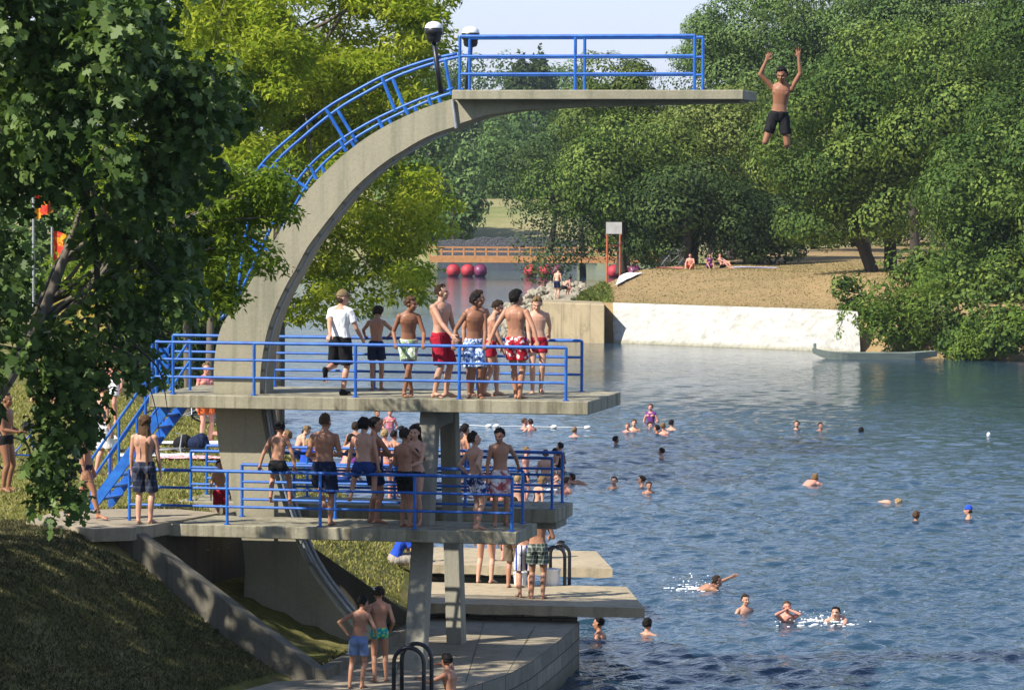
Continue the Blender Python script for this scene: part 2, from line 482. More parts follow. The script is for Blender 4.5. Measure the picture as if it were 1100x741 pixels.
for off in (-W2, W2):
    m_ = MB()
    for h in (0.85, 0.5):
        m_.tube([st+side*off+Vector((0,0,h)), Vector((sb.x, sb.y, 3.0+h))+side*off], 0.024, 8)
    for f in (0.0, 0.33, 0.66, 1.0):
        c = st.lerp(Vector((sb.x, sb.y, 3.0)), f)+side*off; m_.tube([c, c+Vector((0,0,0.85))], 0.024, 8)
    m_.build("handrail", M['blue'], root, origin=wloc(tower))
m_ = MB()
for s_, t_ in ((sm0+0.02, 0.35), (sm0+0.02, 0.12)):
    m_.tube([T(s_, t_, 5.0), T(s_, t_, 5.86)], 0.026, 8)
for h in HS: m_.tube([T(sm0+0.02, 0.12, 5+h), T(sm0+0.02, 0.45, 5+h)], 0.022, 8); m_.tube([T(sm0+0.02, 0.12, 5+h), T(mid_near[0], 0.12, 5+h)], 0.022, 8)
m_.build("railing", M['blue'], tower)
m_ = MB(); m_.box(T(sm0+0.12, 0.36, 5.45), 0.22, 0.012, 0.6, TA, TW); m_.build("gate_panel", M['blue'], tower)
# ------------------------------------------------------------------ ground, water, banks
def vnoise(x, y, seed=0):
    """smooth value noise, numpy arrays"""
    xi = np.floor(x).astype(int); yi = np.floor(y).astype(int); fx = x-xi; fy = y-yi
    fx = fx*fx*(3-2*fx); fy = fy*fy*(3-2*fy)
    def h(a, b):
        n_ = (a*374761393 + b*668265263 + seed*1442695) & 0x7fffffff
        n_ = ((n_ ^ (n_ >> 13))*1274126177) & 0x7fffffff
        return ((n_ ^ (n_ >> 16)) & 0xffff)/65535.0
    return (h(xi,yi)*(1-fx)+h(xi+1,yi)*fx)*(1-fy) + (h(xi,yi+1)*(1-fx)+h(xi+1,yi+1)*fx)*fy
def fbm(x, y, seed=0, oct=4):
    s_ = 0; a = 0.5
    for k in range(oct): s_ = s_ + a*vnoise(x*2**k, y*2**k, seed+k); a *= 0.5
    return s_
def smooth(x, a, b):
    t = np.clip((x-a)/(b-a), 0, 1); return t*t*(3-2*t)

TOE = [(-120,330),(-60,260),(-24,200),(-11,140),(-8.2,123),(-5.2,105),(-3.0,93),(-1.9,80),(-1.75,72),(-1.7,66),(-1.9,63.4),(-3.0,58.6),(-4.25,55.6),(-9,45),(-16,30),(-34,0)]
def toe_dist(X, Y):
    """signed distance left of the toe of the bank (positive on land)"""
    best = np.full(X.shape, 1e9); sgn = np.ones(X.shape)
    for (x0,y0),(x1,y1) in zip(TOE[:-1], TOE[1:]):
        dx, dy = x1-x0, y1-y0; L2 = dx*dx+dy*dy
        t = np.clip(((X-x0)*dx+(Y-y0)*dy)/L2, 0, 1)
        ex = X-(x0+t*dx); ey = Y-(y0+t*dy); d = np.hypot(ex, ey)
        cr = dx*(Y-y0)-dy*(X-x0)
        m_ = d < best
        best = np.where(m_, d, best); sgn = np.where(m_, np.where(cr < 0, 1, -1), sgn)
    return best*sgn
def lawn_z(X, Y):
    X = np.asarray(X, float); Y = np.asarray(Y, float)
    d = toe_dist(X, Y)
    base = 0.80 - 1.3*smooth(Y, 78, 88)
    run = 3.6 + 3.2*smooth(Y, 80, 95)
    top = 2.97 - 0.17*smooth(d, 2.0, 3.2)*smooth(-Y, -59.0, -57.5)*(1-smooth(-Y, -55, -50))*0
    f = np.clip(d/run, 0, 1); f = f*0.75 + 0.25*f*f*(3-2*f)
    z = base + (top-base)*f
    z = np.where(d < 0, base + d*0.8, z)
    near = smooth(-Y, -59.5, -58.0)
    sag = near*np.exp(-((d-1.9)/1.3)**2)*0.10 + near*0.05*smooth(d,-0.2,0.3)*(1-smooth(d,3.6,6))
    z = z - sag + 0.05*(fbm(X*1.2, Y*1.2, 3)-0.5)*smooth(d, 0.2, 1.5)
    z = z + 0.5*smooth(d, 12, 40)*0 
    return z
def lz(x, y): return float(lawn_z(np.array([x]), np.array([y]))[0])

def grid(xs, ys, zf, keep=None):
    X, Y = np.meshgrid(xs, ys); Z = zf(X, Y)
    nx, ny = len(xs), len(ys)
    V = np.stack([X, Y, Z], -1).reshape(-1, 3)
    i = np.arange(nx-1)[None, :] + nx*np.arange(ny-1)[:, None]
    Q = np.stack([i, i+1, i+1+nx, i+nx], -1).reshape(-1, 4)
    if keep is not None:
        cx = V[Q].mean(1); k = keep(cx[:, 0], cx[:, 1]); Q = Q[k]
    return V, Q
def meshobj(name, V, Q, mat, smooth_=True, **kw):
    me = fastmesh(name, V, Q.shape[1], Q.ravel(), mat)
    if smooth_: me.polygons.foreach_set('use_smooth', [True]*len(me.polygons))
    return link(bpy.data.objects.new(name, me), None, **kw)

def grass_mat(name, green, green2, dry, drylo, dryhi, sc=0.5, soil=(0.10,0.075,0.045), soil_amt=0.5):
    m, nt, b = newmat(name)
    v = coords(nt)
    n1 = noise(nt, v, sc, 6, 0.62, 0.3); n2 = noise(nt, v, sc*9, 6, 0.7); n3 = noise(nt, coords(nt, (1, 2.2, 1)), sc*40, 4, 0.7)
    g = ramp(nt, n2, [(0.32, green), (0.66, green2)])
    c = mix(nt, ramp(nt, math_(nt, 'ADD', math_(nt, 'MULTIPLY', n1, 0.7), math_(nt, 'MULTIPLY', n2, 0.3)), [(drylo, (0,0,0)), (dryhi, (1,1,1))]), g, dry)
    c = mix(nt, ramp(nt, noise(nt, v, sc*3.1, 6, 0.65), [(0.62, (0,0,0)), (0.72, (soil_amt,)*3)]), c, soil)
    c = mix(nt, 0.5, c, ramp(nt, n3, [(0.25, (0.25,0.25,0.25)), (0.75, (1,1,1))]), 'MULTIPLY')
    nt.links.new(c, b.inputs['Base Color']); b.inputs['Roughness'].default_value = 0.95
    b.inputs['Specular IOR Level'].default_value = 0.1
    bump(nt, b, math_(nt, 'ADD', n3, n2), 0.8, 0.06)
    return m
M['lawn'] = grass_mat("lawn_grass", (0.12,0.13,0.03), (0.22,0.21,0.06), (0.40,0.33,0.15), 0.47, 0.66)
M['mound'] = grass_mat("dry_mound_grass", (0.18,0.155,0.065), (0.28,0.215,0.10), (0.395,0.275,0.135), 0.30, 0.50, 0.16, (0.34,0.21,0.10), 0.6)
M['field'] = grass_mat("hay_field", (0.16,0.20,0.06), (0.24,0.25,0.09), (0.36,0.31,0.15), 0.40, 0.6, 0.06)

# pit between the two retaining walls round the foot of the arch
W0a, W0b = PZ(142, 566.5, 3.02), PZ(338, 714, 1.02)
W1b = PY(440, 661, 63.7); W1m = PY(322, 580, 63.4)
W1a = W1m + (W1m - W1b)*0.43
pit_poly = [(W0a.x,W0a.y),(W0b.x,W0b.y),(W1b.x,W1b.y),(W1a.x,W1a.y)]
print("WALLS", W0a, W0b, W1a, W1b)
def in_poly(x, y, poly):
    c = np.zeros(x.shape, bool); n_ = len(poly)
    for i in range(n_):
        x0,y0 = poly[i]; x1,y1 = poly[(i+1)%n_]
        cond = ((y0 > y) != (y1 > y)) & (x < (x1-x0)*(y-y0)/(y1-y0+1e-12)+x0)
        c ^= cond
    return c
# the pit goes further in under the lower platforms
def lerp2(a, b, f): return (a[0]+(b[0]-a[0])*f, a[1]+(b[1]-a[1])*f)
xs = np.concatenate([np.linspace(-160,-34,30), np.linspace(-32,-13,40), np.arange(-12.8, 1.2, 0.13)])
ys = np.concatenate([np.arange(0,46,2.0), np.arange(46,53,0.5), np.arange(53,84,0.13), np.arange(84,130,0.5), np.arange(130,335,5)])
V, Q = grid(xs, ys, lambda X, Y: np.where(toe_dist(X, Y) > -1.2, lawn_z(X, Y), -1.6), keep=lambda x, y: ~in_poly(x, y, pit_poly))
lawn = meshobj("lawn", V, Q, M['lawn'], kind='structure')
# pit floor and its walls
pa, pb, pc, pd = [Vector((x, y, 0)) for x, y in pit_poly]
mb = MB(); NN = 14
vv = []
for i in range(NN+1):
    for j in range(NN+1):
        p = (pa.lerp(pb, i/NN)).lerp(pd.lerp(pc, i/NN), j/NN)
        f = 1-i/NN
        z_ = 0.86 + 1.15*max(0, f-0.15) + 0.10*rnd.random()*(0 < i < NN)
        vv.append((p.x, p.y, z_))
qq = [(i*(NN+1)+j, (i+1)*(NN+1)+j, (i+1)*(NN+1)+j+1, i*(NN+1)+j+1) for i in range(NN) for j in range(NN)]
meshobj("pit_ground", np.array(vv), np.array(qq), M['lawn'], kind='structure')
M['soil'] = plain("dark_soil", (0.07,0.06,0.04), 0.95, 0, 0.4, 4, 0.6)

def sloped_wall(name, a, b, th, zlow, label, up=0.03):
    a = Vector(a); b = Vector(b); d = Vector((b.x-a.x, b.y-a.y, 0)).normalized(); nrm = Vector((-d.y, d.x, 0))
    mb = MB(); N_ = 12
    vs = []
    for i in range(N_+1):
        p = a.lerp(b, i/N_); j = 0.006*(rnd.random()-0.5)
        for off, z in ((0, zlow), (0, p.z+up+j), (th, p.z+up-j), (th, zlow)):
            q = p + nrm*off; vs.append((q.x, q.y, z))
    fs = []
    for i in range(N_):
        for k in range(4): fs.append((4*i+k, 4*i+(k+1)%4, 4*i+4+(k+1)%4, 4*i+4+k))
    fs += [(0,1,2,3), (4*N_+3, 4*N_+2, 4*N_+1, 4*N_)]
    mb.add(vs, fs)
    return mb.build(name, M['wingwall'] if up < 0 else M['pitwall'], None, origin=(a.x, a.y, 0), label=label, cat="retaining wall", bevel=0.012)
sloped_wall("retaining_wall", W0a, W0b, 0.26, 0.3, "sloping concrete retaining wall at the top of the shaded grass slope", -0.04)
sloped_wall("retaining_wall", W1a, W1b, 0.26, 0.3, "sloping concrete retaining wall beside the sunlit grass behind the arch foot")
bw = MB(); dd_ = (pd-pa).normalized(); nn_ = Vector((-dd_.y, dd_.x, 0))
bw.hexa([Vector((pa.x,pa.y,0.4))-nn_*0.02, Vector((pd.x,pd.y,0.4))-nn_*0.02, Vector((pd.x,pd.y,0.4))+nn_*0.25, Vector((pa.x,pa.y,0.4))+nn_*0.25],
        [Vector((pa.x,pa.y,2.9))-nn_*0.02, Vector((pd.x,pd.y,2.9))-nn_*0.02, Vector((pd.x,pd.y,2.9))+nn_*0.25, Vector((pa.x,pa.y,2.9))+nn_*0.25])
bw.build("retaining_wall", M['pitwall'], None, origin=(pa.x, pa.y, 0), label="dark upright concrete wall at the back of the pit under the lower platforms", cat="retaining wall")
# low kerb along the bottom of the pit
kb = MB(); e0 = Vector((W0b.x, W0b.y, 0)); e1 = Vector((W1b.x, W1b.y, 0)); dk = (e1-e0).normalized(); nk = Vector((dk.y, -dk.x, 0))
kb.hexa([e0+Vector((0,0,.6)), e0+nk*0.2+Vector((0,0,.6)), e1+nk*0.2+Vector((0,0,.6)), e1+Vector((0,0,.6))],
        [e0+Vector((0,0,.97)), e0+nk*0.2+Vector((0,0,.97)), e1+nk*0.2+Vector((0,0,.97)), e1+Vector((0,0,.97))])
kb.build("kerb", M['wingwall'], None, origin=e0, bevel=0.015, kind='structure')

# concrete path on the crest
def sheet(name, pts, mat, th=0.0, **kw):
    m_ = MB()
    if th: m_.prism(pts, (0,0,-th))
    else: m_.add(pts, [tuple(range(len(pts)))])
    return m_.build(name, mat, None, origin=pts[0], **kw)
path_px = [(28,560),(60,549),(130,546),(190,546.5),(236,550.5),(165,563.5),(140,567),(100,568)]
sheet("path", [PZ(u, v, 3.03) for u, v in path_px], M['quay'], 0.2, kind='structure')

# quay
rim_px = [(620,667),(622.5,668.5),(617,673.5),(609,680.5),(598,689.5),(589,696.6),(570,710.8),(551,721),(535,727.5),(518,733),(501,739),(484,748),(470,758),(456,772),(430,790),(240,805)]
rim = [PZ(u, v, QZ) for u, v in rim_px]
inner = [Vector((W0b.x-1.6, W0b.y-2.6, QZ)), Vector((W0b.x-0.6, W0b.y-0.3, QZ)), Vector((W0b.x, W0b.y, QZ)), Vector((W1b.x-0.1, W1b.y, QZ)), PZ(440, 661, QZ), Vector((-2.4, 66.2, QZ))]
poly = rim + inner
mq = MB(); mq.prism([Vector((p.x, p.y, QZ)) for p in poly], (0,0,-2.0))
M['quaywall'] = None
def blocks_mat():
    m, nt, b = newmat("quay_blocks")
    tc = nt.nodes.new("ShaderNodeTexCoord"); sep = nt.nodes.new("ShaderNodeSeparateXYZ"); nt.links.new(tc.outputs['Object'], sep.inputs[0])
    cmb = nt.nodes.new("ShaderNodeCombineXYZ")
    nt.links.new(math_(nt, 'SUBTRACT', sep.outputs['Y'], math_(nt, 'MULTIPLY', sep.outputs['X'], 0.6)), cmb.inputs[0]); nt.links.new(sep.outputs['Z'], cmb.inputs[1])
    br = nt.nodes.new("ShaderNodeTexBrick"); nt.links.new(cmb.outputs[0], br.inputs[0])
    br.inputs['Scale'].default_value = 1.0; br.inputs['Brick Width'].default_value = 0.75; br.inputs['Row Height'].default_value = 0.27; br.inputs['Mortar Size'].default_value = 0.012
    br.inputs['Color1'].default_value = (0.30,0.27,0.20,1); br.inputs['Color2'].default_value = (0.20,0.185,0.14,1); br.inputs['Mortar'].default_value = (0.05,0.05,0.04,1)
    v = coords(nt); n_ = noise(nt, v, 5, 6, 0.7)
    c = mix(nt, 0.6, br.outputs[0], ramp(nt, n_, [(0.3,(0.35,0.35,0.33)),(0.7,(1,1,1))]), 'MULTIPLY')
    zr = nt.nodes.new("ShaderNodeMapRange"); nt.links.new(sep.outputs['Z'], zr.inputs[0])
    zr.inputs[1].default_value = -0.9; zr.inputs[2].default_value = -0.45; zr.inputs[3].default_value = 1; zr.inputs[4].default_value = 0
    c = mix(nt, zr.outputs[0], c, (0.035,0.042,0.018))       # algae line just above the water
    nt.links.new(c, b.inputs['Base Color']); b.inputs['Roughness'].default_value = 0.85
    bump(nt, b, br.outputs['Fac'], -0.6, 0.02); return m
M['quaywall'] = blocks_mat()
q = mq.build("quay", M['quay'], None, origin=(0,65,QZ), kind='structure')
q.data.materials.append(M['quaywall'])
for p_ in q.data.polygons:
    if abs(p_.normal.z) < 0.5: p_.material_index = 1
# expansion joints with moss on the quay
M['moss'] = plain("moss_joint", (0.10,0.095,0.05), 0.95, 0, 0.5, 12)
for (a_, b_) in [((430,698),(560,712)), ((520,668),(500,733)), ((575,672),(545,722)), ((458,684),(600,686)), ((440,672),(420,742)), ((380,716),(470,734))]:
    A_, B_ = PZ(*a_, QZ+0.004), PZ(*b_, QZ+0.004); d_ = (B_-A_).normalized(); n_ = Vector((-d_.y, d_.x, 0))
    m_ = MB(); L_ = []; R_ = []
    for k in range(15):
        p_ = A_.lerp(B_, k/14); w_ = 0.004+0.014*rnd.random()**2
        L_.append(p_+n_*w_); R_.append(p_-n_*w_)
    m_.add(L_+R_, [(k, k+1, k+16, k+15) for k in range(14)]); m_.build("joint_moss", M['moss'], None, origin=A_, kind='structure')

# two jetties
def jetty(corners, label, base_right, thick=0.16):
    top = [PZ(u, v, JZ) for u, v in corners]
    e = empty("jetty", (top[0].x, top[0].y, 0), label, "jetty", "concrete bathing jetties")
    m_ = MB()
    # slightly broken front edge
    n_ = 26; a, b, c, d = top
    front = [a.lerp(b, i/n_) for i in range(n_+1)]; back = [d.lerp(c, i/n_) for i in range(n_+1)]
    vs = []
    for i in range(n_+1):
        j = 0.02*rnd.random()
        f = front[i]; k = back[i]
        vs += [f + Vector((0, -j, -thick-0.03*rnd.random())), f + Vector((0, -0.3*j, 0)), k, k + Vector((0,0,-thick))]
    fs = []
    for i in range(n_):
        for q_ in range(4): fs.append((4*i+q_, 4*i+(q_+1)%4, 4*i+4+(q_+1)%4, 4*i+4+q_))
    fs += [(0,1,2,3), (4*n_+3,4*n_+2,4*n_+1,4*n_)]
    m_.add(vs, fs); m_.build("deck", M['jetty'], e)
    m_ = MB(); a2, d2 = a.lerp(d, 0.2), a.lerp(d, 0.92); b2 = a2.lerp(b.lerp(c, 0.2), base_right); c2 = d2.lerp(b.lerp(c, 0.92), base_right)
    lo = lambda p: Vector((p.x, p.y, -1.0)); hi = lambda p: Vector((p.x, p.y, JZ-thick-0.035))
    m_.hexa([lo(a2), lo(b2), lo(c2), lo(d2)], [hi(a2), hi(b2), hi(c2), hi(d2)]); m_.build("footing", M['quaywall'], e)
    return top
J2 = jetty([(446,647.3),(692.5,652.8),(673,629.8),(452,624.5)], "wide bare concrete jetty with bathers standing on it beside the tall pillar", 0.72)
J3 = jetty([(440,605.5),(658,610.5),(640,591.6),(450,587)], "second concrete jetty with a broken edge behind the standing bathers", 0.62)
# ------------------------------------------------------------------ water
def water_mat():
    m, nt, b = newmat("river_water")
    b.inputs['Base Color'].default_value = (0.020, 0.050, 0.080, 1)
    b.inputs['Roughness'].default_value = 0.06; b.inputs['IOR'].default_value = 1.333
    v2 = coords(nt, (2.2, 3.0, 1), rot=(0,0,-0.35)); v3 = coords(nt, (0.05, 0.10, 1)); v4 = coords(nt, (5.5, 7.5, 1), rot=(0,0,0.2))
    n2 = noise(nt, v2, 1.0, 3, 0.55, 0.7); n3 = noise(nt, v3, 1.0, 3, 0.5); n4 = noise(nt, v4, 1.0, 2, 0.5, 0.5)
    amp = ramp(nt, n3, [(0.3, (0.5,)*3), (0.7, (1.2,)*3)])
    n5 = noise(nt, coords(nt, (11, 16, 1)), 1.0, 2, 0.5, 0.5)
    h = math_(nt, 'ADD', math_(nt, 'ADD', math_(nt, 'MULTIPLY', n2, 1.0), math_(nt, 'MULTIPLY', n4, 0.34)), math_(nt, 'MULTIPLY', n5, 0.16))
    ge = nt.nodes.new("ShaderNodeNewGeometry"); sp = nt.nodes.new("ShaderNodeSeparateXYZ"); nt.links.new(ge.outputs['Position'], sp.inputs[0])
    mr = nt.nodes.new("ShaderNodeMapRange"); nt.links.new(sp.outputs['Y'], mr.inputs[0])      # the coarser far mesh carries fewer ripples, the bump takes over
    mr.inputs[1].default_value = 80; mr.inputs[2].default_value = 220; mr.inputs[3].default_value = 1.0; mr.inputs[4].default_value = 0.40
    bump(nt, b, math_(nt, 'MULTIPLY', math_(nt, 'MULTIPLY', h, amp), mr.outputs[0]), 1.0, 0.055)
    return m
M['water'] = water_mat()
def water_h(X, Y):
    """wind ripples: many short crossing waves, in calmer and rougher patches"""
    rg_ = np.random.RandomState(12); H = np.zeros(X.shape)
    wx = X + 0.9*(fbm(X*0.35, Y*0.35, 61)-0.5); wy = Y + 0.9*(fbm(X*0.35+9, Y*0.35+4, 62)-0.5)
    cell = np.where(Y < 96, 0.085, np.where(Y < 142, 0.14, np.where(Y < 232, 0.21, 0.45)))
    for k in range(54):
        L = 0.24*(6.5**rg_.rand()); a = R(70) + rg_.normal()*0.75; kk = 2*math.pi/L
        w_ = np.clip((L/cell - 2.6)/1.6, 0, 1)
        H = H + w_*0.040/kk*np.sin(kk*(wx*math.cos(a)+wy*math.sin(a)) + rg_.rand()*6.28)
    patch = 0.55 + 0.9*fbm(X*0.06, Y*0.035, 63, 3)
    return H*patch*(1-0.80*smooth(Y+0.75*X, 100, 170))
def water_grid(xs, ys): return grid(xs, ys, lambda X, Y: water_h(X, Y))
V1, Q1 = water_grid(np.arange(-7.0, 14.0, 0.085), np.arange(54, 96, 0.085))
V1b, Q1b = water_grid(np.arange(-9.9, 19.6, 0.14), np.arange(95.95, 142, 0.14))
V1 = np.concatenate([V1, V1b]); Q1 = np.concatenate([Q1, Q1b+len(V1)-len(V1b)])
V1c, Q1c = water_grid(np.arange(-16, 33, 0.21), np.arange(141.95, 232, 0.21))
V1 = np.concatenate([V1, V1c]); Q1 = np.concatenate([Q1, Q1c+len(V1)-len(V1c)])
V2, Q2 = water_grid(np.arange(-40, 52, 0.45), np.arange(231.9, 400, 0.45))
# wide flat skirt a few centimetres lower, round the rippled part
V3, Q3 = grid(np.concatenate([np.linspace(-400,-20,12), np.linspace(-15,60,20), np.linspace(80,400,10)]), np.concatenate([np.linspace(-60,40,8), np.linspace(45,430,40)]), lambda X, Y: 0*X-0.16)
meshobj("water", np.concatenate([V1, V2, V3]), np.concatenate([Q1, Q2+len(V1), Q3+len(V1)+len(V2)]), M['water'], kind='structure')
# river bed and the land out to the horizon
def land_z(X, Y):
    """far bank: bank foot at Y=382 rising to a field and wooded hill; -2 under the river"""
    y = Y + 6*np.sin(X*0.02)
    z = -2 + 3.2*smooth(y, 384, 390) + 4.9*smooth(y, 388, 440) + 4*smooth(y, 440, 620) + 10*smooth(y, 600, 1500)
    return z + 0.5*(fbm(X*0.05, Y*0.05, 5)-0.5)*smooth(y, 390, 420)
xs = np.concatenate([np.linspace(-2500,-200,12), np.linspace(-180,180,60), np.linspace(220,2500,12)])
ys = np.concatenate([np.linspace(-300,360,8), np.linspace(368,480,50), np.linspace(500,1000,18), np.linspace(1100,4000,10)])
V, Q = grid(xs, ys, land_z); meshobj("ground", V, Q, M['field'], kind='structure')

# ------------------------------------------------------------------ right bank (peninsula)
def rb_front(X):                                    # river edge of the right bank, Y as function of X
    return np.interp(X, [1.0, 2.2, 5.0, 16.0, 19.0, 25.0, 60.0, 200.0], [206, 200, 196.6, 187.5, 180.5, 177.2, 172, 150])
def rb_left(Y):                                     # left edge, X as function of Y
    return np.interp(Y, [196, 206, 215, 228, 245, 262, 300], [1.5, 1.2, 4.0, 7.5, 11.0, 15.0, 30.0])
def rb_z(X, Y):
    d = Y - rb_front(X); e = X - rb_left(Y)
    top = 2.02 + 1.35*smooth(d, 1.5, 24) + 0.25*smooth(X, 16, 22)
    walled = smooth(-X, -18.0, -16.5)
    z = np.where(d < 1.2, -0.8 + (top+0.8)*np.clip(d/1.2, 0, 1)*walled + (1-walled)*2.2*smooth(d, -1.5, 5.5), top*walled + (1-walled)*(-0.8+2.2*smooth(d,-1.5,5.5) + (top-1.4)*smooth(d, 3, 9)))
    z = np.where(d < -1.6, -1.5, z)
    z = z*smooth(e, -0.6, 3.2) - 1.0*(1-smooth(e, -0.6, 3.2))
    return z + 0.12*(fbm(X*0.5, Y*0.5, 9)-0.5)*smooth(d, 3, 8)
def rz(x, y): return float(rb_z(np.array([x]), np.array([y]))[0])
xs = np.concatenate([np.arange(0.4, 30, 0.3), np.arange(30.5, 70, 1.5), np.arange(75, 260, 12)])
ys = np.concatenate([np.arange(140, 172, 2.0), np.arange(172, 232, 0.4), np.arange(233, 330, 3)])
V, Q = grid(xs, ys, rb_z); meshobj("earth_mound", V, Q, M['mound'], kind='structure')

def stone_mat(name, c1, c2, mortar, sc):
    m, nt, b = newmat(name)
    v = coords(nt)
    vo = nt.nodes.new("ShaderNodeTexVoronoi"); vo.feature = 'DISTANCE_TO_EDGE'; vo.inputs['Scale'].default_value = sc; vo.inputs['Randomness'].default_value = 0.9
    vc = nt.nodes.new("ShaderNodeTexVoronoi"); vc.inputs['Scale'].default_value = sc; vc.inputs['Randomness'].default_value = 0.9
    nt.links.new(v, vo.inputs['Vector']); nt.links.new(v, vc.inputs['Vector'])
    sep = nt.nodes.new("ShaderNodeSeparateColor"); nt.links.new(vc.outputs['Color'], sep.inputs[0])
    c = mix(nt, sep.outputs[0], c1, c2)
    c = mix(nt, ramp(nt, vo.outputs['Distance'], [(0.02, (1,1,1)), (0.07, (0,0,0))]), c, mortar)
    st = noise(nt, coords(nt, (0.6,0.6,0.3)), 1.5, 6, 0.7)
    c = mix(nt, ramp(nt, st, [(0.55, (0,0,0)), (0.8, (0.5,)*3)]), c, tuple(x*0.55 for x in c1))
    nt.links.new(c, b.inputs['Base Color']); b.inputs['Roughness'].default_value = 0.9
    bump(nt, b, ramp(nt, vo.outputs['Distance'], [(0.0, (0,0,0)), (0.12, (1,1,1))]), 0.7, 0.08); return m
def white_wall():
    m, nt, b = newmat("whitewashed_stone"); v = coords(nt)
    n1 = noise(nt, v, 1.1, 6, 0.65); n2 = noise(nt, v, 7, 5, 0.7); vo = nt.nodes.new("ShaderNodeTexVoronoi"); vo.inputs['Scale'].default_value = 3.4; vo.feature = 'SMOOTH_F1'; nt.links.new(v, vo.inputs['Vector'])
    c = ramp(nt, n1, [(0.3, (0.36,0.345,0.30)), (0.5, (0.47,0.455,0.41)), (0.7, (0.53,0.515,0.475))])
    c = mix(nt, ramp(nt, n2, [(0.52, (0,0,0)), (0.66, (0.7,)*3)]), c, (0.36,0.33,0.27))
    sp = nt.nodes.new("ShaderNodeSeparateXYZ"); nt.links.new(v, sp.inputs[0])
    z = math_(nt, 'ADD', sp.outputs['Z'], math_(nt, 'MULTIPLY', n2, 0.5))
    c = mix(nt, ramp(nt, z, [(0.22, (1,1,1)), (0.50, (0,0,0))]), c, (0.26,0.24,0.15))       # stained strip at the water line
    nt.links.new(c, b.inputs['Base Color']); b.inputs['Roughness'].default_value = 0.9
    bump(nt, b, math_(nt, 'ADD', vo.outputs['Distance'], math_(nt, 'MULTIPLY', n2, 0.5)), 0.9, 0.12); return m
M['whitestone'] = white_wall()
M['rubble'] = stone_mat("grey_rubble", (0.42,0.39,0.33), (0.30,0.27,0.22), (0.10,0.09,0.07), 2.6)
M['shadestone'] = stone_mat("shaded_stone_wall", (0.11,0.11,0.115), (0.075,0.075,0.08), (0.06,0.06,0.06), 3.5)  # stone darkened: the wall's shade is put into its colour
def battered(name, x0, x1, mat, out, ztop, label, step=0.35, cat="stone wall", rough=0.05):
    """sloping revetment following the river edge, its foot `out` metres in front of its top"""
    X = np.arange(x0, x1+1e-6, step); rows = 9
    Yt = rb_front(X) + 0.9
    vs = []
    for j in range(rows):
        f = j/(rows-1)
        for i in range(len(X)):
            jig = rough*(rnd.random()-0.5)
            vs.append((X[i]+jig, Yt[i]-out*(1-f)+jig, -0.7+(ztop+0.7)*f + (jig if j < rows-1 else jig*0.8)))
    for i in range(len(X)): vs.append((X[i], Yt[i]+0.5, ztop))
    for i in range(len(X)): vs.append((X[i], Yt[i]+0.5, -0.9))
    n_ = len(X); fs = []
    for j in range(rows+1):
        for i in range(n_-1): fs.append((j*n_+i, j*n_+i+1, (j+1)*n_+i+1, (j+1)*n_+i))
    fs.append(tuple(j*n_ for j in range(rows+2))[::-1]); fs.append(tuple(j*n_+n_-1 for j in range(rows+2)))
    m_ = MB(); m_.add(vs, fs); return m_.build(name, mat, None, origin=(x0, float(Yt[0]), 0), label=label, cat=cat)
battered("stone_wall", 5.35, 17.3, M['whitestone'], 1.5, 2.06, "long sloping whitewashed stone wall at the far river bank")
# brown river wall
bx0, bx1 = 1.15, 4.85
m_ = MB(); yf0, yf1 = 198.6, 195.2
m_.hexa([(bx0,yf0,-.8),(bx1,yf1,-.8),(bx1,yf1+4.5,-.8),(bx0,yf0+4,-.8)], [(bx0,yf0,2.06),(bx1,yf1,2.06),(bx1,yf1+4.5,2.06),(bx0,yf0+4,2.06)])
m_.build("river_wall", M['brownwall'], None, origin=(bx0,yf0,0), label="brown upright concrete river wall left of the whitewashed stone wall", cat="river wall", bevel=0.05)
# ------------------------------------------------------------------ trees
def leaf_mat(name, stops, trans, tfac=0.35, rough=0.65, spec=0.10):
    m = bpy.data.materials.new(name); m.use_nodes = True; nt = m.node_tree
    b = nt.nodes["Principled BSDF"]; out = nt.nodes["Material Output"]
    at = nt.nodes.new("ShaderNodeAttribute"); at.attribute_name = 'tint'
    oi = nt.nodes.new("ShaderNodeObjectInfo")
    f = math_(nt, 'ADD', at.outputs['Fac'], math_(nt, 'MULTIPLY', math_(nt, 'SUBTRACT', oi.outputs['Random'], 0.5), 0.22))
    c = ramp(nt, f, stops)
    nt.links.new(c, b.inputs['Base Color']); b.inputs['Roughness'].default_value = rough; b.inputs['Specular IOR Level'].default_value = spec
    tr = nt.nodes.new("ShaderNodeBsdfTranslucent")
    nt.links.new(mix(nt, 1.0, c, trans, 'MULTIPLY'), tr.inputs['Color'])
    ms = nt.nodes.new("ShaderNodeMixShader"); ms.inputs[0].default_value = tfac
    nt.links.new(b.outputs[0], ms.inputs[1]); nt.links.new(tr.outputs[0], ms.inputs[2]); nt.links.new(ms.outputs[0], out.inputs['Surface'])
    return m
M['leaf_locust'] = leaf_mat("locust_leaves", [(0.1,(0.16,0.25,0.015)),(0.5,(0.25,0.315,0.024)),(0.95,(0.44,0.47,0.05))], (1.15,1.15,0.8), 0.46)
M['leaf_locust_dark'] = leaf_mat("locust_leaves_deep", [(0.1,(0.06,0.11,0.012)),(0.5,(0.16,0.235,0.022)),(0.95,(0.34,0.42,0.045))], (1.3,1.3,0.9), 0.42)
M['leaf_maple'] = leaf_mat("maple_leaves", [(0.1,(0.03,0.058,0.012)),(0.5,(0.07,0.118,0.026)),(0.95,(0.16,0.22,0.06))], (1.3,1.5,0.7), 0.22, 0.5, 0.22)
M['leaf_oak'] = leaf_mat("broad_leaves", [(0.05,(0.022,0.050,0.010)),(0.5,(0.070,0.122,0.024)),(0.95,(0.215,0.275,0.055))], (1.2,1.3,0.7), 0.22)
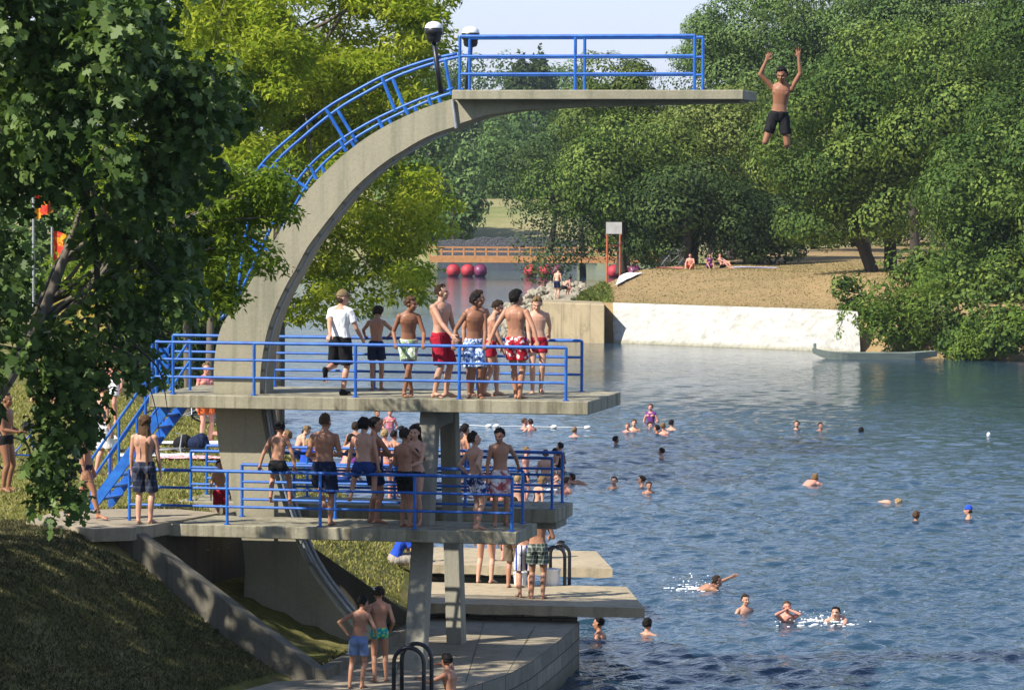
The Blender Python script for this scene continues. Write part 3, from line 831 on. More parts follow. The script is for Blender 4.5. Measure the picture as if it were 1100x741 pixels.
M['leaf_lime'] = leaf_mat("pale_flowering_leaves", [(0.05,(0.04,0.070,0.012)),(0.5,(0.125,0.165,0.032)),(0.95,(0.31,0.34,0.105))], (1.2,1.2,0.7), 0.22)
M['leaf_poplar'] = leaf_mat("poplar_leaves", [(0.05,(0.04,0.078,0.022)),(0.5,(0.092,0.155,0.042)),(0.95,(0.20,0.28,0.09))], (1.2,1.3,0.8), 0.22)
M['leaf_bush'] = leaf_mat("bush_leaves", [(0.05,(0.05,0.09,0.012)),(0.5,(0.115,0.18,0.028)),(0.95,(0.20,0.28,0.05))], (1.3,1.4,0.7), 0.35)
M['leaf_conifer'] = leaf_mat("dark_conifer_needles", [(0.05,(0.02,0.035,0.018)),(0.5,(0.035,0.06,0.028)),(0.95,(0.06,0.09,0.04))], (1.0,1.0,0.8), 0.15)
def bark(name, c1, c2):
    m, nt, b = newmat(name); v = coords(nt, (1,1,0.22))
    n1 = noise(nt, v, 9, 6, 0.7, 0.5)
    nt.links.new(ramp(nt, n1, [(0.3, c1), (0.65, c2)]), b.inputs['Base Color']); b.inputs['Roughness'].default_value = 0.9
    bump(nt, b, n1, 0.8, 0.03); return m
M['bark'] = bark("grey_brown_bark", (0.05,0.04,0.028), (0.17,0.14,0.10))
M['bark_dark'] = bark("dark_bark", (0.02,0.016,0.012), (0.07,0.055,0.04))

DIAMOND = np.array([(0,0,0),(0.42,0.30,0.05),(1,0,-0.06),(0.42,-0.30,0.05)], float)
LONG = np.array([(0,0,0),(0.4,0.17,0.04),(1,0,-0.10),(0.4,-0.17,0.04)], float)
MAPLE = np.array([(0,0,0),(0.08,0.30,-.10),(0.25,0.20,-.02),(0.40,0.56,-0.20),(0.52,0.20,0.0),(0.74,0.30,-.12),(1.0,0.0,-0.16),(0.74,-0.30,-.12),(0.52,-0.20,0.0),(0.40,-0.56,-0.20),(0.25,-0.20,-.02),(0.08,-0.30,-.10)], float)
def leaf_cloud(name, clumps, mat, size, count, template, seed, flat=0.0, droop=0.0, shell=0.45, outb=0.6):
    """clumps: (x,y,z, rx,ry,rz); `count` leaves shared by clump surface area"""
    rg = np.random.RandomState(seed)
    C = np.array(clumps, float); area = (C[:,3]*C[:,4] + C[:,3]*C[:,5] + C[:,4]*C[:,5])
    nper = np.maximum(3, (count*area/area.sum())).astype(int)
    idx = np.repeat(np.arange(len(C)), nper); N = len(idx)
    d = rg.normal(size=(N,3)); d /= np.linalg.norm(d, axis=1)[:,None]
    rad = shell + (1.06-shell)*rg.rand(N)**0.6
    lump = 1 + 0.22*np.sin(d[:,0]*5+idx)*np.sin(d[:,1]*4+idx*1.7)*np.sin(d[:,2]*5+idx*0.6)
    P = C[idx,:3] + d*C[idx,3:6]*(rad*lump)[:,None]
    nrm = d*outb + rg.normal(size=(N,3))*(0.45 if outb < 1 else 0.27) + np.array([0,0,0.35])
    nrm /= np.linalg.norm(nrm, axis=1)[:,None]
    a = rg.normal(size=(N,3)); a[:,2] = a[:,2]*(1-flat) - droop
    a += d*0.5
    a -= nrm*(a*nrm).sum(1)[:,None]; a /= np.linalg.norm(a, axis=1)[:,None]
    b_ = np.cross(nrm, a)
    sz = size*(0.65+0.7*rg.rand(N))
    k = len(template)
    V = P[:,None,:] + (a[:,None,:]*template[None,:,0:1] + b_[:,None,:]*template[None,:,1:2] + nrm[:,None,:]*template[None,:,2:3])*sz[:,None,None]
    ct = rg.rand(len(C))
    tint = np.clip(0.5 + 0.50*(ct[idx]-0.5) + 0.16*rg.normal(size=N), 0, 1)
    return fastmesh(name, V.reshape(-1,3), k, np.arange(N*k), mat, np.repeat(tint, k))

def crown_clumps(rg, c, r, rc, n, low=-0.75, spread=0.80, squash=0.85):
    """n clumps over several overlapping lobes of an ellipsoid crown, leaving dark gaps between the lobes"""
    out = []; c = np.array(c, float); r = np.array(r, float)
    nl = int(5 + 4*min(1, r[2]/max(r[0], .1)/2) + rg.randint(0, 3)); lobes = []
    for k in range(nl):
        d = rg.normal(size=3); d /= np.linalg.norm(d); f = 0.36 + 0.30*rg.rand()
        lobes.append((c + d*r*f, r*(0.40+0.20*rg.rand())*np.array([1, 1, 0.85 if r[2] < r[0]*1.3 else 0.7])))
    lobes.append((c + np.array([0, 0, r[2]*0.45]), r*np.array([.5, .5, .5])))
    tries = 0
    while len(out) < n and tries < n*60:
        tries += 1
        lc, lr = lobes[rg.randint(len(lobes))]
        d = rg.normal(size=3); d /= np.linalg.norm(d)
        p = lc + d*lr*(0.75 + 0.3*rg.rand())
        e = (p-c)/r
        if e[2] < low or np.dot(e, e) > 1.05: continue
        q = rc*(0.45+0.95*rg.rand())
        out.append((p[0], p[1], p[2], q*(0.9+0.35*rg.rand()), q*(0.9+0.35*rg.rand()), q*squash*(0.7+0.35*rg.rand())))
    return out
def trunk_limbs(name, base, top, r0, targets, mat, parent, rg, bend=0.4, nl=10):
    m_ = MB(); base = Vector(base); top = Vector(top)
    mid = base.lerp(top, 0.5) + Vector((rg.normal()*bend, rg.normal()*bend, 0))
    pts = [base + Vector((0,0,-0.3)), base + Vector((0,0,0.25)), base.lerp(mid, 0.5), mid, mid.lerp(top, 0.5), top]
    m_.tube([Vector(p) for p in spline([tuple(p) for p in pts], 3)], list(np.linspace(r0*1.0, r0*0.30, 16)), 10)
    for v_ in range(10): pass
    tg = list(targets); rg.shuffle(tg)
    for t in tg[:nl]:
        f = 0.35 + 0.55*rg.rand(); s_ = base.lerp(mid, f*2) if f < 0.5 else mid.lerp(top, (f-0.5)*2)
        e = Vector(t[:3]); m2 = s_.lerp(e, 0.5) + Vector((0,0,0.12*(e-s_).length))
        rr = r0*0.38*(1-0.4*f)
        m_.tube([Vector(p) for p in spline([tuple(s_), tuple(s_.lerp(m2,0.6)), tuple(m2), tuple(e)], 3)], list(np.linspace(rr, rr*0.22, 10)), 6)
    return m_.build(name, mat, parent, smooth=True)

M['leaf_shade_conifer'] = leaf_mat("shade_and_conifer_leaves", [(0.05,(0.018,0.038,0.011)),(0.5,(0.05,0.085,0.022)),(0.95,(0.13,0.18,0.05))], (1.2,1.3,0.7), 0.2)  # darker copy: shade inside the wood put into the leaf colour; conifers share it
KINDS = {'deep': (M['leaf_shade_conifer'], 0.22, DIAMOND, 1.5, 0.62), 'oak':  (M['leaf_oak'], 0.22, DIAMOND, 1.5, 0.62), 'lime': (M['leaf_lime'], 0.21, DIAMOND, 1.4, 0.62),
         'poplar': (M['leaf_poplar'], 0.21, DIAMOND, 1.2, 0.62), 'bush': (M['leaf_bush'], 0.25, LONG, 0.75, 0.6), 'bushoak': (M['leaf_oak'], 0.25, DIAMOND, 0.75, 0.6),
         'far': (M['leaf_poplar'], 0.55, DIAMOND, 1.9, 0.62)}
def far_tree(kind, u, vt, vb, hw, Y, zg, label, group, name="tree", lean=0.0, trunk=True, r0=0.35, depth=0.85, dens=1.0):
    """crown centred on pixel column u between rows vt and vb, half width hw px, at depth Y, ground zg"""
    s = S(Y); zt = PY(u, vt, Y).z; zb = PY(u, vb, Y).z; X = PY(u, (vt+vb)/2, Y).x
    e = empty(name, (X + lean, Y, zg), label, "tree" if name == "tree" else name, group)
    rg = np.random.RandomState(rnd.randrange(99999))
    mat, sz, tp, rc, sq = KINDS[kind]
    rx, rz_ = hw/s, (zt-zb)/2; ry = rx*depth
    area = rx*rz_ + rx*ry + ry*rz_
    rc = min(rc*1.15, 0.42*min(rx, rz_))
    nc = int(min(130, max(12, 1.6*area/(rc*rc))))
    cl = crown_clumps(rg, (0,0,0), (rx, ry, rz_), rc, nc, -0.92, 0.88)
    cl = [(c[0]-lean, c[1], c[2]+(zt+zb)/2-zg) + tuple(c[3:]) for c in cl]
    me = leaf_cloud("crown", cl, mat, sz, int(dens*min(85000, 18.0*area/(sz*sz))), tp, rnd.randrange(99999), shell=0.84, outb=1.6)
    o = bpy.data.objects.new("crown" if name == "tree" else "foliage", me); o.parent = e; COL.objects.link(o)
    if trunk:
        tg = [(c[0]*0.85 + X+lean, Y + c[1]*0.85, c[2]+zg) for c in cl[:16]]
        trunk_limbs("trunk", (X+lean, Y, zg), (X, Y, zb + (zt-zb)*0.6), r0, tg, M['bark_dark'], e, rg, 0.25, 9)
    return e
GR = "trees on the far river bank"
forest = [
 ('oak',   668, 116, 312, 72, 232, 'broad dark green tree with low hanging branches at the tip of the bank', 3.0),
 ('lime',  672,  66, 190, 66, 242, 'pale yellow flowering tree crown above the red posts and white board', 3.3),
 ('lime',  745,  84, 270, 64, 238, 'pale yellow flowering tree behind the end of the top platform', 3.3),
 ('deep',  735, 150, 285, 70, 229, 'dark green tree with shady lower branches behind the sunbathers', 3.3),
 ('lime',  805,  95, 262, 70, 236, 'pale yellow green tree directly behind the leaping boy', 3.4),
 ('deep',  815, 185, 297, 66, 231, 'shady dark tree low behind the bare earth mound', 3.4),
 ('oak',   905,  80, 276, 84, 206, 'bright green leaning tree standing on the slope of the earth mound', 3.2),
 ('oak',   965,  30, 274, 92, 208, 'tall leafy green tree with a second leaning trunk on the mound', 3.2),
 ('oak', 1040,   0, 320, 92, 203, 'tall green tree above the riverside bushes', 3.0),
 ('oak',  1100, -50, 360, 92, 195, 'tall green tree at the right edge above the moored boat', 2.0),
 ('oak', 1062, 140, 372, 70, 190, 'lower green tree rising out of the riverside bushes', 1.8),
 ('poplar',786, -60, 190, 52, 262, 'bluish poplar edging the open sky', 3.4),
 ('poplar',842, -90, 190, 60, 258, 'tall light green poplar above the leaping boy', 3.4),
 ('poplar',905,-110, 210, 66, 256, 'tall light green poplar between the leaping boy and the tall leafy tree', 3.4),
 ('poplar',985,-120, 210, 72, 252, 'tall light green poplar rising behind the leaning trunks', 3.4),
 ('poplar',1070,-140, 230, 76, 250, 'tall light green poplar in the upper right corner', 3.4),
 ('oak',   1135, 40, 385, 66, 186, 'leafy tree cut off by the right edge beside the water', 1.2),
]
for k, u, vt, vb, hw, Y, lab, zg in forest:
    lean = {905: 1.75, 965: -0.35}.get(u, 0.0)
    far_tree(k, u, vt, vb, hw*(1.12 if k == 'poplar' else 0.98), Y, zg, lab, GR, lean=lean, r0=0.46 if u in (905, 965) else 0.40)
# backdrop trees farther in, filling the wood
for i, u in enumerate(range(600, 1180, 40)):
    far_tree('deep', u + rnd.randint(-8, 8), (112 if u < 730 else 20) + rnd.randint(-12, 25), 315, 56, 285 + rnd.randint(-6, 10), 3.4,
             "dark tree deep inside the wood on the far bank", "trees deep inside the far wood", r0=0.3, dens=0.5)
# bushes on the bank
bushes = [('bush',946,318,380,24,182,'bright green bush at the end of the whitewashed wall'),('bushoak',916,298,338,17,188.5,'dark green bush under the two leaning trunks'),
 ('bush',960,312,382,34,182.5,'feathery pale green bush above the middle of the moored boat'),('bush',1000,300,383,38,182,'feathery green bush behind the end of the boat'),
 ('bushoak',1035,318,385,36,180,'leafy bush hanging over the water right of the boat'),('bush',1040,352,387,34,178.8,'low bright green bush touching the water right of the boat'),
 ('bushoak',1078,330,388,34,178,'dark bush above the water near the right edge'),('bush',1100,345,390,30,177,'small green bush at the right edge of the water'),
 ('bush',906,338,366,9,187.0,'small wispy bush on top of the whitewashed wall end'),('bushoak',985,270,330,40,193,'broad bush on the slope behind the feathery bushes'),('bushoak',1085,290,345,34,186,'dense bush on the bank at the right edge behind the waterside bushes'),('bushoak',1020,285,335,34,187.5,'dense bush hiding the bank right of the leaning trunks'),('bushoak',1050,265,340,44,189,'tall dense bush below the tall green trees')]
for k, u, vt, vb, hw, Y, lab in bushes:
    far_tree(k, u, vt-8, vb+3, hw*1.15, Y, max(0.0, rz(PY(u, vb, Y).x, Y)), lab, "bushes along the far bank", name="bush", trunk=False)
# hazy trees beyond the bridge
FG = "hazy trees beyond the bridge"
hazy = [('far',488,170,264,28,395,'dark bluish tree standing left of the hay field'),('far',503,150,262,20,398,'bluish tree behind the darker tree by the hay field'),
 ('far',568,108,234,58,475,'hazy round tree above the hay field'),('far',605,130,256,42,470,'hazy tree right of the hay field behind the dark crown'),
 ('far',465,120,266,40,400,'hazy tree just right of the curved arch'),('far',425,120,268,54,402,'hazy tree seen under the curved arch'),
 ('far',548,126,236,60,455,'pale hazy tree in the middle above the hay field'),
 ('far',500,54,212,54,610,'distant bluish tree behind the railing of the top platform'),('far',545,64,212,52,640,'distant bluish tree below the pointed tops'),
 ('far',600,60,212,52,630,'distant bluish tree right of the pointed tops'),('far',455,66,216,50,640,'distant bluish tree beside the lamp posts'),
 ('far',640, 72,205,42,600,'distant bluish tree behind the far railing post'),('far',405,100,210,44,640,'distant bluish tree behind the stair railing'),
 ('oak',628, 56,200,26,330,'dark pointed tree top between the sky and the pale flowering crown'),
 ('far',360,100,220,50,620,'distant bluish tree behind the yellow green trees'),('far',300,100,220,50,600,'distant bluish tree far behind the maple')]
for k, u, vt, vb, hw, Y, lab in hazy:
    far_tree(k, u, vt, vb, hw, Y, float(land_z(np.array([PY(u,vb,Y).x]), np.array([Y]))[0]), lab, FG, r0=0.4, depth=0.7)
# two pointed conifers on the skyline
def conifer(u, vt, vb, hw, Y, label):
    s = S(Y); X = PY(u, vt, Y).x; zt = PY(u, vt, Y).z; zb = PY(u, vb, Y).z
    e = empty("conifer", (X, Y, zb-3), label, "tree", FG)
    rg = np.random.RandomState(int(u)); cl = []
    for k in range(26):
        f = k/25; w = hw/s*(1-f)**0.8
        for j in range(max(1, int(6*(1-f)+1))):
            a = rg.rand()*6.28; cl.append((X+math.cos(a)*w*0.6, Y+math.sin(a)*w*0.6, zb+(zt-zb)*f, w*0.55+0.15, w*0.55+0.15, (zt-zb)*0.05))
    me = leaf_cloud("crown", cl, M['leaf_shade_conifer'], 0.8, 7000, DIAMOND, 3)
    o = bpy.data.objects.new("crown", me); o.parent = e; o.location = -Vector(e.location); COL.objects.link(o)
    m_ = MB(); m_.tube([(X,Y,zb-3),(X,Y,zt-1)], [0.4,0.08], 8); m_.build("trunk", M['bark_dark'], e)
conifer(559, 56, 125, 24, 585, "pointed dark conifer top left of the pair on the skyline")
conifer(580, 51, 125, 26, 590, "taller pointed dark conifer of the pair on the skyline")

# ---- near trees of the left bank, modelled clump by clump
def sprays(rg, u0, v0, u1, v1, Y, dY, n, r, flat=0.5):
    """n flattened leaf sprays filling a slanting region of the crown"""
    out = []
    for k in range(n):
        p = PY(u0 + (u1-u0)*rg.rand(), v0 + (v1-v0)*rg.rand(), Y + dY*(rg.rand()-0.5)*2)
        q = r*(0.6+0.8*rg.rand()); out.append((p.x, p.y, p.z, q, q, q*flat*(0.7+0.5*rg.rand())))
    return out
def near_tree(name, base, top, r0, clumps, mat, size, count, tp, label, seed, barkm, nl=14, flat=0.3, droop=0.25, bend=0.3, outb=0.5, group=None):
    e = empty(name, base, label, "tree", group)
    me = leaf_cloud("crown", clumps, mat, size, count, tp, seed, flat, droop, 0.25, outb)
    o = bpy.data.objects.new("crown", me); o.parent = e; o.location = -Vector(base); COL.objects.link(o)
    trunk_limbs("trunk", base, top, r0, clumps, barkm, e, np.random.RandomState(seed), bend, nl); return e
rg = np.random.RandomState(4)
b1 = PY(297, 474, 112)
c1 = (sprays(rg, 215,-60, 470, 120, 112, 3.2, 120, 0.75) + sprays(rg, 300,60, 440, 190, 111, 2.8, 60, 0.65)
      + sprays(rg, 330,165, 455, 300, 108, 2.2, 62, 0.62) + sprays(rg, 440,195, 492, 262, 107, 1.4, 14, 0.45)
      + sprays(rg, 420,-20, 482, 60, 111, 2.0, 20, 0.55) + sprays(rg, 330,290, 455, 335, 106, 1.6, 20, 0.45)
      + sprays(rg, 300,300, 380, 345, 108, 1.6, 12, 0.4))
near_tree("locust_tree", (b1.x, b1.y, lz(b1.x, b1.y)), tuple(PY(305, -60, 112)), 0.30, c1, M['leaf_locust'], 0.21, 62000, LONG,
          "yellow green feathery tree behind the curved arch, leaning over the water", 21, M['bark'], 26, group="feathery trees on the near bank")
b2 = PY(204, 440, 98)
c2 = (sprays(rg, 120,200, 265, 330, 98, 2.6, 60, 0.62) + sprays(rg, 130,60, 300, 220, 99, 2.6, 80, 0.65) + sprays(rg, 160,-60, 330, 80, 100, 2.4, 60, 0.7))
near_tree("locust_tree", (b2.x, b2.y, lz(b2.x, b2.y)), tuple(PY(200, 60, 98)), 0.17, c2, M['leaf_locust'], 0.20, 40000, LONG,
          "yellow green feathery tree with a slim trunk left of the arch", 22, M['bark'], 18, group="feathery trees on the near bank")
b3 = PY(224, 440, 104)
c3 = (sprays(rg, 60,150, 240, 310, 106, 2.6, 50, 0.7) + sprays(rg, 60,-60, 260, 170, 108, 2.6, 80, 0.75))
near_tree("locust_tree", (b3.x, b3.y, lz(b3.x, b3.y)), tuple(PY(215, 80, 105)), 0.16, c3, M['leaf_locust_dark'], 0.21, 30000, LONG,
          "deeper green feathery tree whose slim trunk stands second from the arch", 23, M['bark'], 18, group="feathery trees on the near bank")
# feathery branch hanging in front of the arch
b4 = Vector((-9.3, 56.2, 0)); b4.z = lz(b4.x, b4.y)
c4 = (sprays(rg, 205,175, 312, 232, 56.6, 0.7, 34, 0.30, 0.55) + sprays(rg, 240,225, 298, 290, 56.8, 0.6, 20, 0.24, 0.6) + sprays(rg, 165,195, 255, 330, 57.0, 0.8, 46, 0.30, 0.55)
      + sprays(rg, 100,120, 210, 320, 57.2, 1.0, 50, 0.34, 0.6))
near_tree("locust_tree", tuple(b4), tuple(PY(120, 150, 56.8)), 0.16, c4, M['leaf_locust_dark'], 0.125, 17000, LONG,
          "feathery tree whose branches hang across the curved arch", 24, M['bark'], 22, group="feathery trees on the near bank")
# drooping dark willow behind the slim trunks
wc = []
for k in range(90):
    p = PY(60 + 190*rg.rand(), 300 + 120*rg.rand(), 128 + 6*rg.rand()); wc.append((p.x, p.y, p.z, 0.5, 0.5, 1.2))
wb = PY(150, 430, 131)
near_tree("willow_tree", (wb.x, wb.y, lz(wb.x, wb.y)), tuple(PY(150, 300, 131)), 0.3, wc, M['leaf_oak'], 0.28, 26000, LONG,
          "drooping dark willow behind the slim trunks left of the arch", 25, M['bark_dark'], 8, flat=0.0, droop=1.4)
wc = []
for k in range(120):
    p = PY(-40 + 300*rg.rand(), 150 + 230*rg.rand(), 150 + 10*rg.rand()); wc.append((p.x, p.y, p.z, 1.3, 1.3, 1.1))
wb = PY(60, 400, 154)
near_tree("tree", (wb.x, wb.y, lz(wb.x, wb.y)), tuple(PY(60, 260, 154)), 0.3, wc, M['leaf_poplar'], 0.36, 24000, DIAMOND,
          "light green tree far back on the lawn behind the yellow hut", 26, M['bark_dark'], 8)

# ---- big maple in the foreground
mb_ = Vector((-10.5, 45.0, 0)); mb_.z = lz(mb_.x, mb_.y)
mc = []
def mreg(u0, v0, u1, v1, Y, dY, n, r):
    for k in range(n):
        p = PY(u0+(u1-u0)*rg.rand(), v0+(v1-v0)*rg.rand(), Y+dY*(rg.rand()-0.5)*2); q = r*(0.6+0.8*rg.rand())
        mc.append((p.x, p.y, p.z, q, q, q*1.05))
mreg(-60,-60,140,200, 42, 1.8, 62, 0.42); mreg(130,60,238,190, 42.5, 1.1, 32, 0.31); mreg(120,-50,165,70, 42.5, 1.2, 12, 0.34)
mreg(85,180,200,330, 42.5, 1.3, 25, 0.29); mreg(-60,180,60,250, 42, 1.3, 14, 0.34); mreg(-60,240,20,400, 41.5, 1.4, 20, 0.30)
mreg(40,325,165,400, 42.5, 1.1, 16, 0.26); mreg(40,390,112,470, 42.3, 0.6, 17, 0.24); mreg(36,460,95,520, 42.3, 0.5, 10, 0.22); mreg(42,515,84,556, 42.3, 0.4, 7, 0.17)
mreg(120,370,178,405, 42.6, 0.5, 6, 0.18); mreg(-40,390,12,425, 42, 0.6, 4, 0.25)
holes = ((36, 226, 12), (56, 266, 11), (78, 322, 12))       # openings between the hanging branches
mc = [c for c in mc if all(math.hypot(proj(c[:3])[0]-hu_, proj(c[:3])[1]-hv_) > hr_ + c[3]*70 for hu_, hv_, hr_ in holes)]
vis = len(mc)
k = 0
while k < 430:
    d = rg.normal(size=3); d /= np.linalg.norm(d); f = 0.35+0.65*rg.rand()
    p = Vector((-11.8, 46.6, 8.8)) + Vector((d[0]*7.8*f, d[1]*9.2*f, d[2]*4.6*f))
    u, v = proj(p)
    if u > -70 and v > -75: continue
    q = 0.85*(0.7+0.6*rg.rand()); mc.append((p.x, p.y, p.z, q, q, q*0.9)); k += 1
e = empty("maple_tree", tuple(mb_), "large dark maple in the foreground with branches hanging down the left side", "tree")
me = leaf_cloud("crown", mc[:vis], M['leaf_maple'], 0.13, 16000, MAPLE, 31, 0.0, 0.95, 0.2, 0.45)
me2 = leaf_cloud("crown", mc[vis:], M['leaf_maple'], 0.30, 17000, MAPLE, 32, 0.0, 0.4, 0.2, 0.45)
bmx = bmesh.new(); bmx.from_mesh(me); bmx.from_mesh(me2); bmx.to_mesh(me); bmx.free()
o = bpy.data.objects.new("crown", me); o.parent = e; o.location = -mb_; COL.objects.link(o)
m_ = MB()
m_.tube([Vector(p) for p in spline([tuple(mb_+Vector((0,0,-.3))), tuple(mb_+Vector((0.1,0,2))), tuple(mb_+Vector((0.2,-.4,4.5))), tuple(mb_+Vector((0.5,-.6,9)))], 4)], list(np.linspace(0.42, 0.16, 13)), 12)
hub = mb_+Vector((0.2,-.4,4.3))
for (pts, r0) in [([(-60,180),(0,170),(60,130),(150,30)], .10), ([(-60,180),(20,175),(110,190),(200,120)], .08), ([(-80,160),(30,155),(90,200),(105,330),(90,450),(70,540)], .075),
                  ([(-80,150),(20,100),(80,20)], .09), ([(105,330),(150,375),(172,400),(180,440)], .022), ([(90,190),(120,240),(175,300)], .04), ([(-80,330),(0,372),(90,378)], .05), ([(60,380),(120,372),(150,392),(165,430),(172,470)], .016)]:
    P = [PY(u, v, 42.4) for u, v in pts]; 
    if pts[0][0] < -50: P = [hub] + P
    P = [Vector(p) for p in spline([tuple(p) for p in P], 4)]
    m_.tube(P, list(np.linspace(r0, r0*0.18, len(P))), 7)
m_.build("trunk", M['bark_dark'], e, smooth=True)
# ------------------------------------------------------------------ pontoon bridge
M['orange'] = plain("orange_stained_timber", (0.50,0.235,0.085), 0.6, 0, 0.2, 3)
M['redfloat'] = plain("red_plastic_float", (0.42,0.03,0.045), 0.65, 0, 0.15, 1.5)
M['blackfloat'] = plain("dark_plastic_float", (0.17,0.03,0.085), 0.45, 0, 0.2, 1.5)
YB = 329.0
bxs = lambda u: PY(u, 280, YB).x
bridge = empty("pontoon_bridge", (bxs(590), YB, 0), "orange timber footbridge floating on red barrels across the far river arm", "bridge")
def bz(u): return 1.80 - (0.0*(1-max(0, min(1, (u-470)/36.0))) if u < 506 else 0) - (0.0)
us = list(range(462, 721, 6))
m_ = MB()
for k in range(len(us)-1):
    x0, x1 = bxs(us[k]), bxs(us[k+1]); z0, z1 = bz(us[k]), bz(us[k+1])
    m_.hexa([(x0,YB-1,z0-.55),(x1,YB-1,z1-.55),(x1,YB+1,z1-.55),(x0,YB+1,z0-.55)], [(x0,YB-1,z0),(x1,YB-1,z1),(x1,YB+1,z1),(x0,YB+1,z0)])
m_.build("deck", M['orange'], bridge)
for yy in (YB-0.95, YB+0.95):
    rl = None
    for h in (0.76, 0.40):
        m_ = MB(); vs = []; fs = []
        for k, u in enumerate(us):
            x, z = bxs(u), bz(u)+h; vs += [(x, yy-.03, z-.05), (x, yy+.03, z-.05), (x, yy+.03, z+.05), (x, yy-.03, z+.05)]
        for k in range(len(us)-1):
            for q_ in range(4): fs.append((4*k+q_, 4*k+(q_+1)%4, 4*k+4+(q_+1)%4, 4*k+4+q_))
        fs += [(0,1,2,3), (len(vs)-1, len(vs)-2, len(vs)-3, len(vs)-4)]; m_.add(vs, fs)
        o = m_.build("railing" if rl is None else "rail", M['orange'], bridge if rl is None else rl, origin=wloc(bridge)); rl = rl or o
    for u in us[::2]:
        m_ = MB(); m_.box((bxs(u), yy, bz(u)+0.32), 0.12, 0.12, 0.92); m_.build("railing_post", M['orange'], rl, origin=wloc(bridge))
def barrel(u, black=False):
    m_ = MB(); x = bxs(u)
    prof = [(0.05,-1.3)] + [(0.62*math.sin(R(a)), -1.3+0.62*(1-math.cos(R(a)))) for a in (25,50,75,90)] + [(0.62,0.6)] + [(0.62*math.cos(R(a)), 0.6+0.62*math.sin(R(a))) for a in (15,40,65,88)]
    m_.lathe((x, YB-0.2, 0.50), prof, 16, (0,1,0)); m_.build("float", M['blackfloat'] if black else M['redfloat'], bridge, smooth=True)
for u in (487, 502.5, 570, 585.5, 659, 668): barrel(u)
for u in (516, 598, 681): barrel(u, True)
# shaded stone wall behind the bridge
YW = 385.0
m_ = MB(); n_ = 40; vs = []
for i in range(n_+1):
    x = PY(470 + 150*i/n_, 260, YW).x; z = 2.15 + 0.22*rnd.random() + (0.25 if 10 < i < 24 else 0)
    vs += [(x, YW, -0.5), (x, YW+0.3, z), (x, YW+1.2, z+0.05), (x, YW+1.3, -0.5)]
fs = []
for i in range(n_):
    for q_ in range(3): fs.append((4*i+q_, 4*i+q_+1, 4*i+4+q_+1, 4*i+4+q_))
m_.add(vs, fs); m_.build("stone_wall", M['shadestone'], None, origin=(vs[0][0], YW, 0), label="low dark ruined stone wall between the orange bridge and the hay field", cat="stone wall")

# ------------------------------------------------------------------ far bank furniture
M['rust'] = plain("red_painted_post", (0.40,0.10,0.04), 0.6, 0, 0.25, 4)
M['board'] = plain("weathered_white_board", (0.42,0.41,0.39), 0.7, 0, 0.15, 3)
Yp = 216.0
pL, pR = PY(652, 302, Yp), PY(666, 300, Yp+0.6)
hoop = empty("board_frame", (pL.x, Yp, pL.z), "pair of tall red posts carrying a weathered white board near the white sheet", "board frame")
zt = PY(652, 239, Yp).z
for q_ in (pL, pR):
    m_ = MB(); m_.tube([(q_.x, q_.y, q_.z-0.4), (q_.x, q_.y, zt)], 0.058, 8); m_.build("post", M['rust'], hoop)
m_ = MB(); m_.box(((pL.x+pR.x)/2, Yp-0.05, zt-0.32), 0.92, 0.06, 0.68, (pR-pL).normalized()*1.0 if False else (1,0,0)); m_.build("board", M['board'], hoop)
m_ = MB(); m_.tube([(pL.x, Yp, zt-1.35), (pR.x, Yp+0.5, zt-1.35)], 0.04, 6); m_.build("cross_bar", M['rust'], hoop)

def cloth(name, px, Y0, mat, label, cat, zoff=0.03, lump=0.05, group=None, zf=None):
    """crumpled sheet on the ground, corner pixels given; thin solid"""
    zf = zf or rz
    P = []
    for u, v in px:
        p = PY(u, v, Y0)
        for _ in range(6):
            d = ray(u, v); z_ = zf(p.x, p.y); k = (z_-CAMZ)/d.z if d.z < 0 else Y0; p = CAMPOS + d*min(k, Y0*1.25)
            if abs(p.y-Y0) > 20: p = PY(u, v, Y0)
        P.append(p)
    n_ = 7; top = []
    for i in range(n_+1):
        for j in range(n_+1):
            q_ = P[0].lerp(P[1], i/n_).lerp(P[3].lerp(P[2], i/n_), j/n_)
            top.append(Vector((q_.x, q_.y, zf(q_.x, q_.y)+zoff+lump*rnd.random())))
    m_ = MB(); N2 = (n_+1)**2
    m_.add(top + [p - Vector((0,0,0.02)) for p in top],
      [(i*(n_+1)+j, (i+1)*(n_+1)+j, (i+1)*(n_+1)+j+1, i*(n_+1)+j+1) for i in range(n_) for j in range(n_)] +
      [(N2+i*(n_+1)+j, N2+i*(n_+1)+j+1, N2+(i+1)*(n_+1)+j+1, N2+(i+1)*(n_+1)+j) for i in range(n_) for j in range(n_)])
    return m_.build(name, mat, None, origin=top[0], smooth=True, label=label, cat=cat, group=group)
M['cloth_white'] = plain("white_cloth", (0.78,0.77,0.74), 0.9, 0, 0.05)
cloth("sheet", [(661,306),(690,304.5),(685,297.5),(668,299)], 213, M['cloth_white'], "white sheet spread on the dry grass below the red posts", "sheet", zoff=.10)
M['cloth_lilac'] = plain("lilac_cloth", (0.45,0.42,0.62), 0.9, 0, 0.15)
M['cloth_red'] = plain("faded_red_cloth", (0.50,0.14,0.10), 0.9, 0, 0.2)
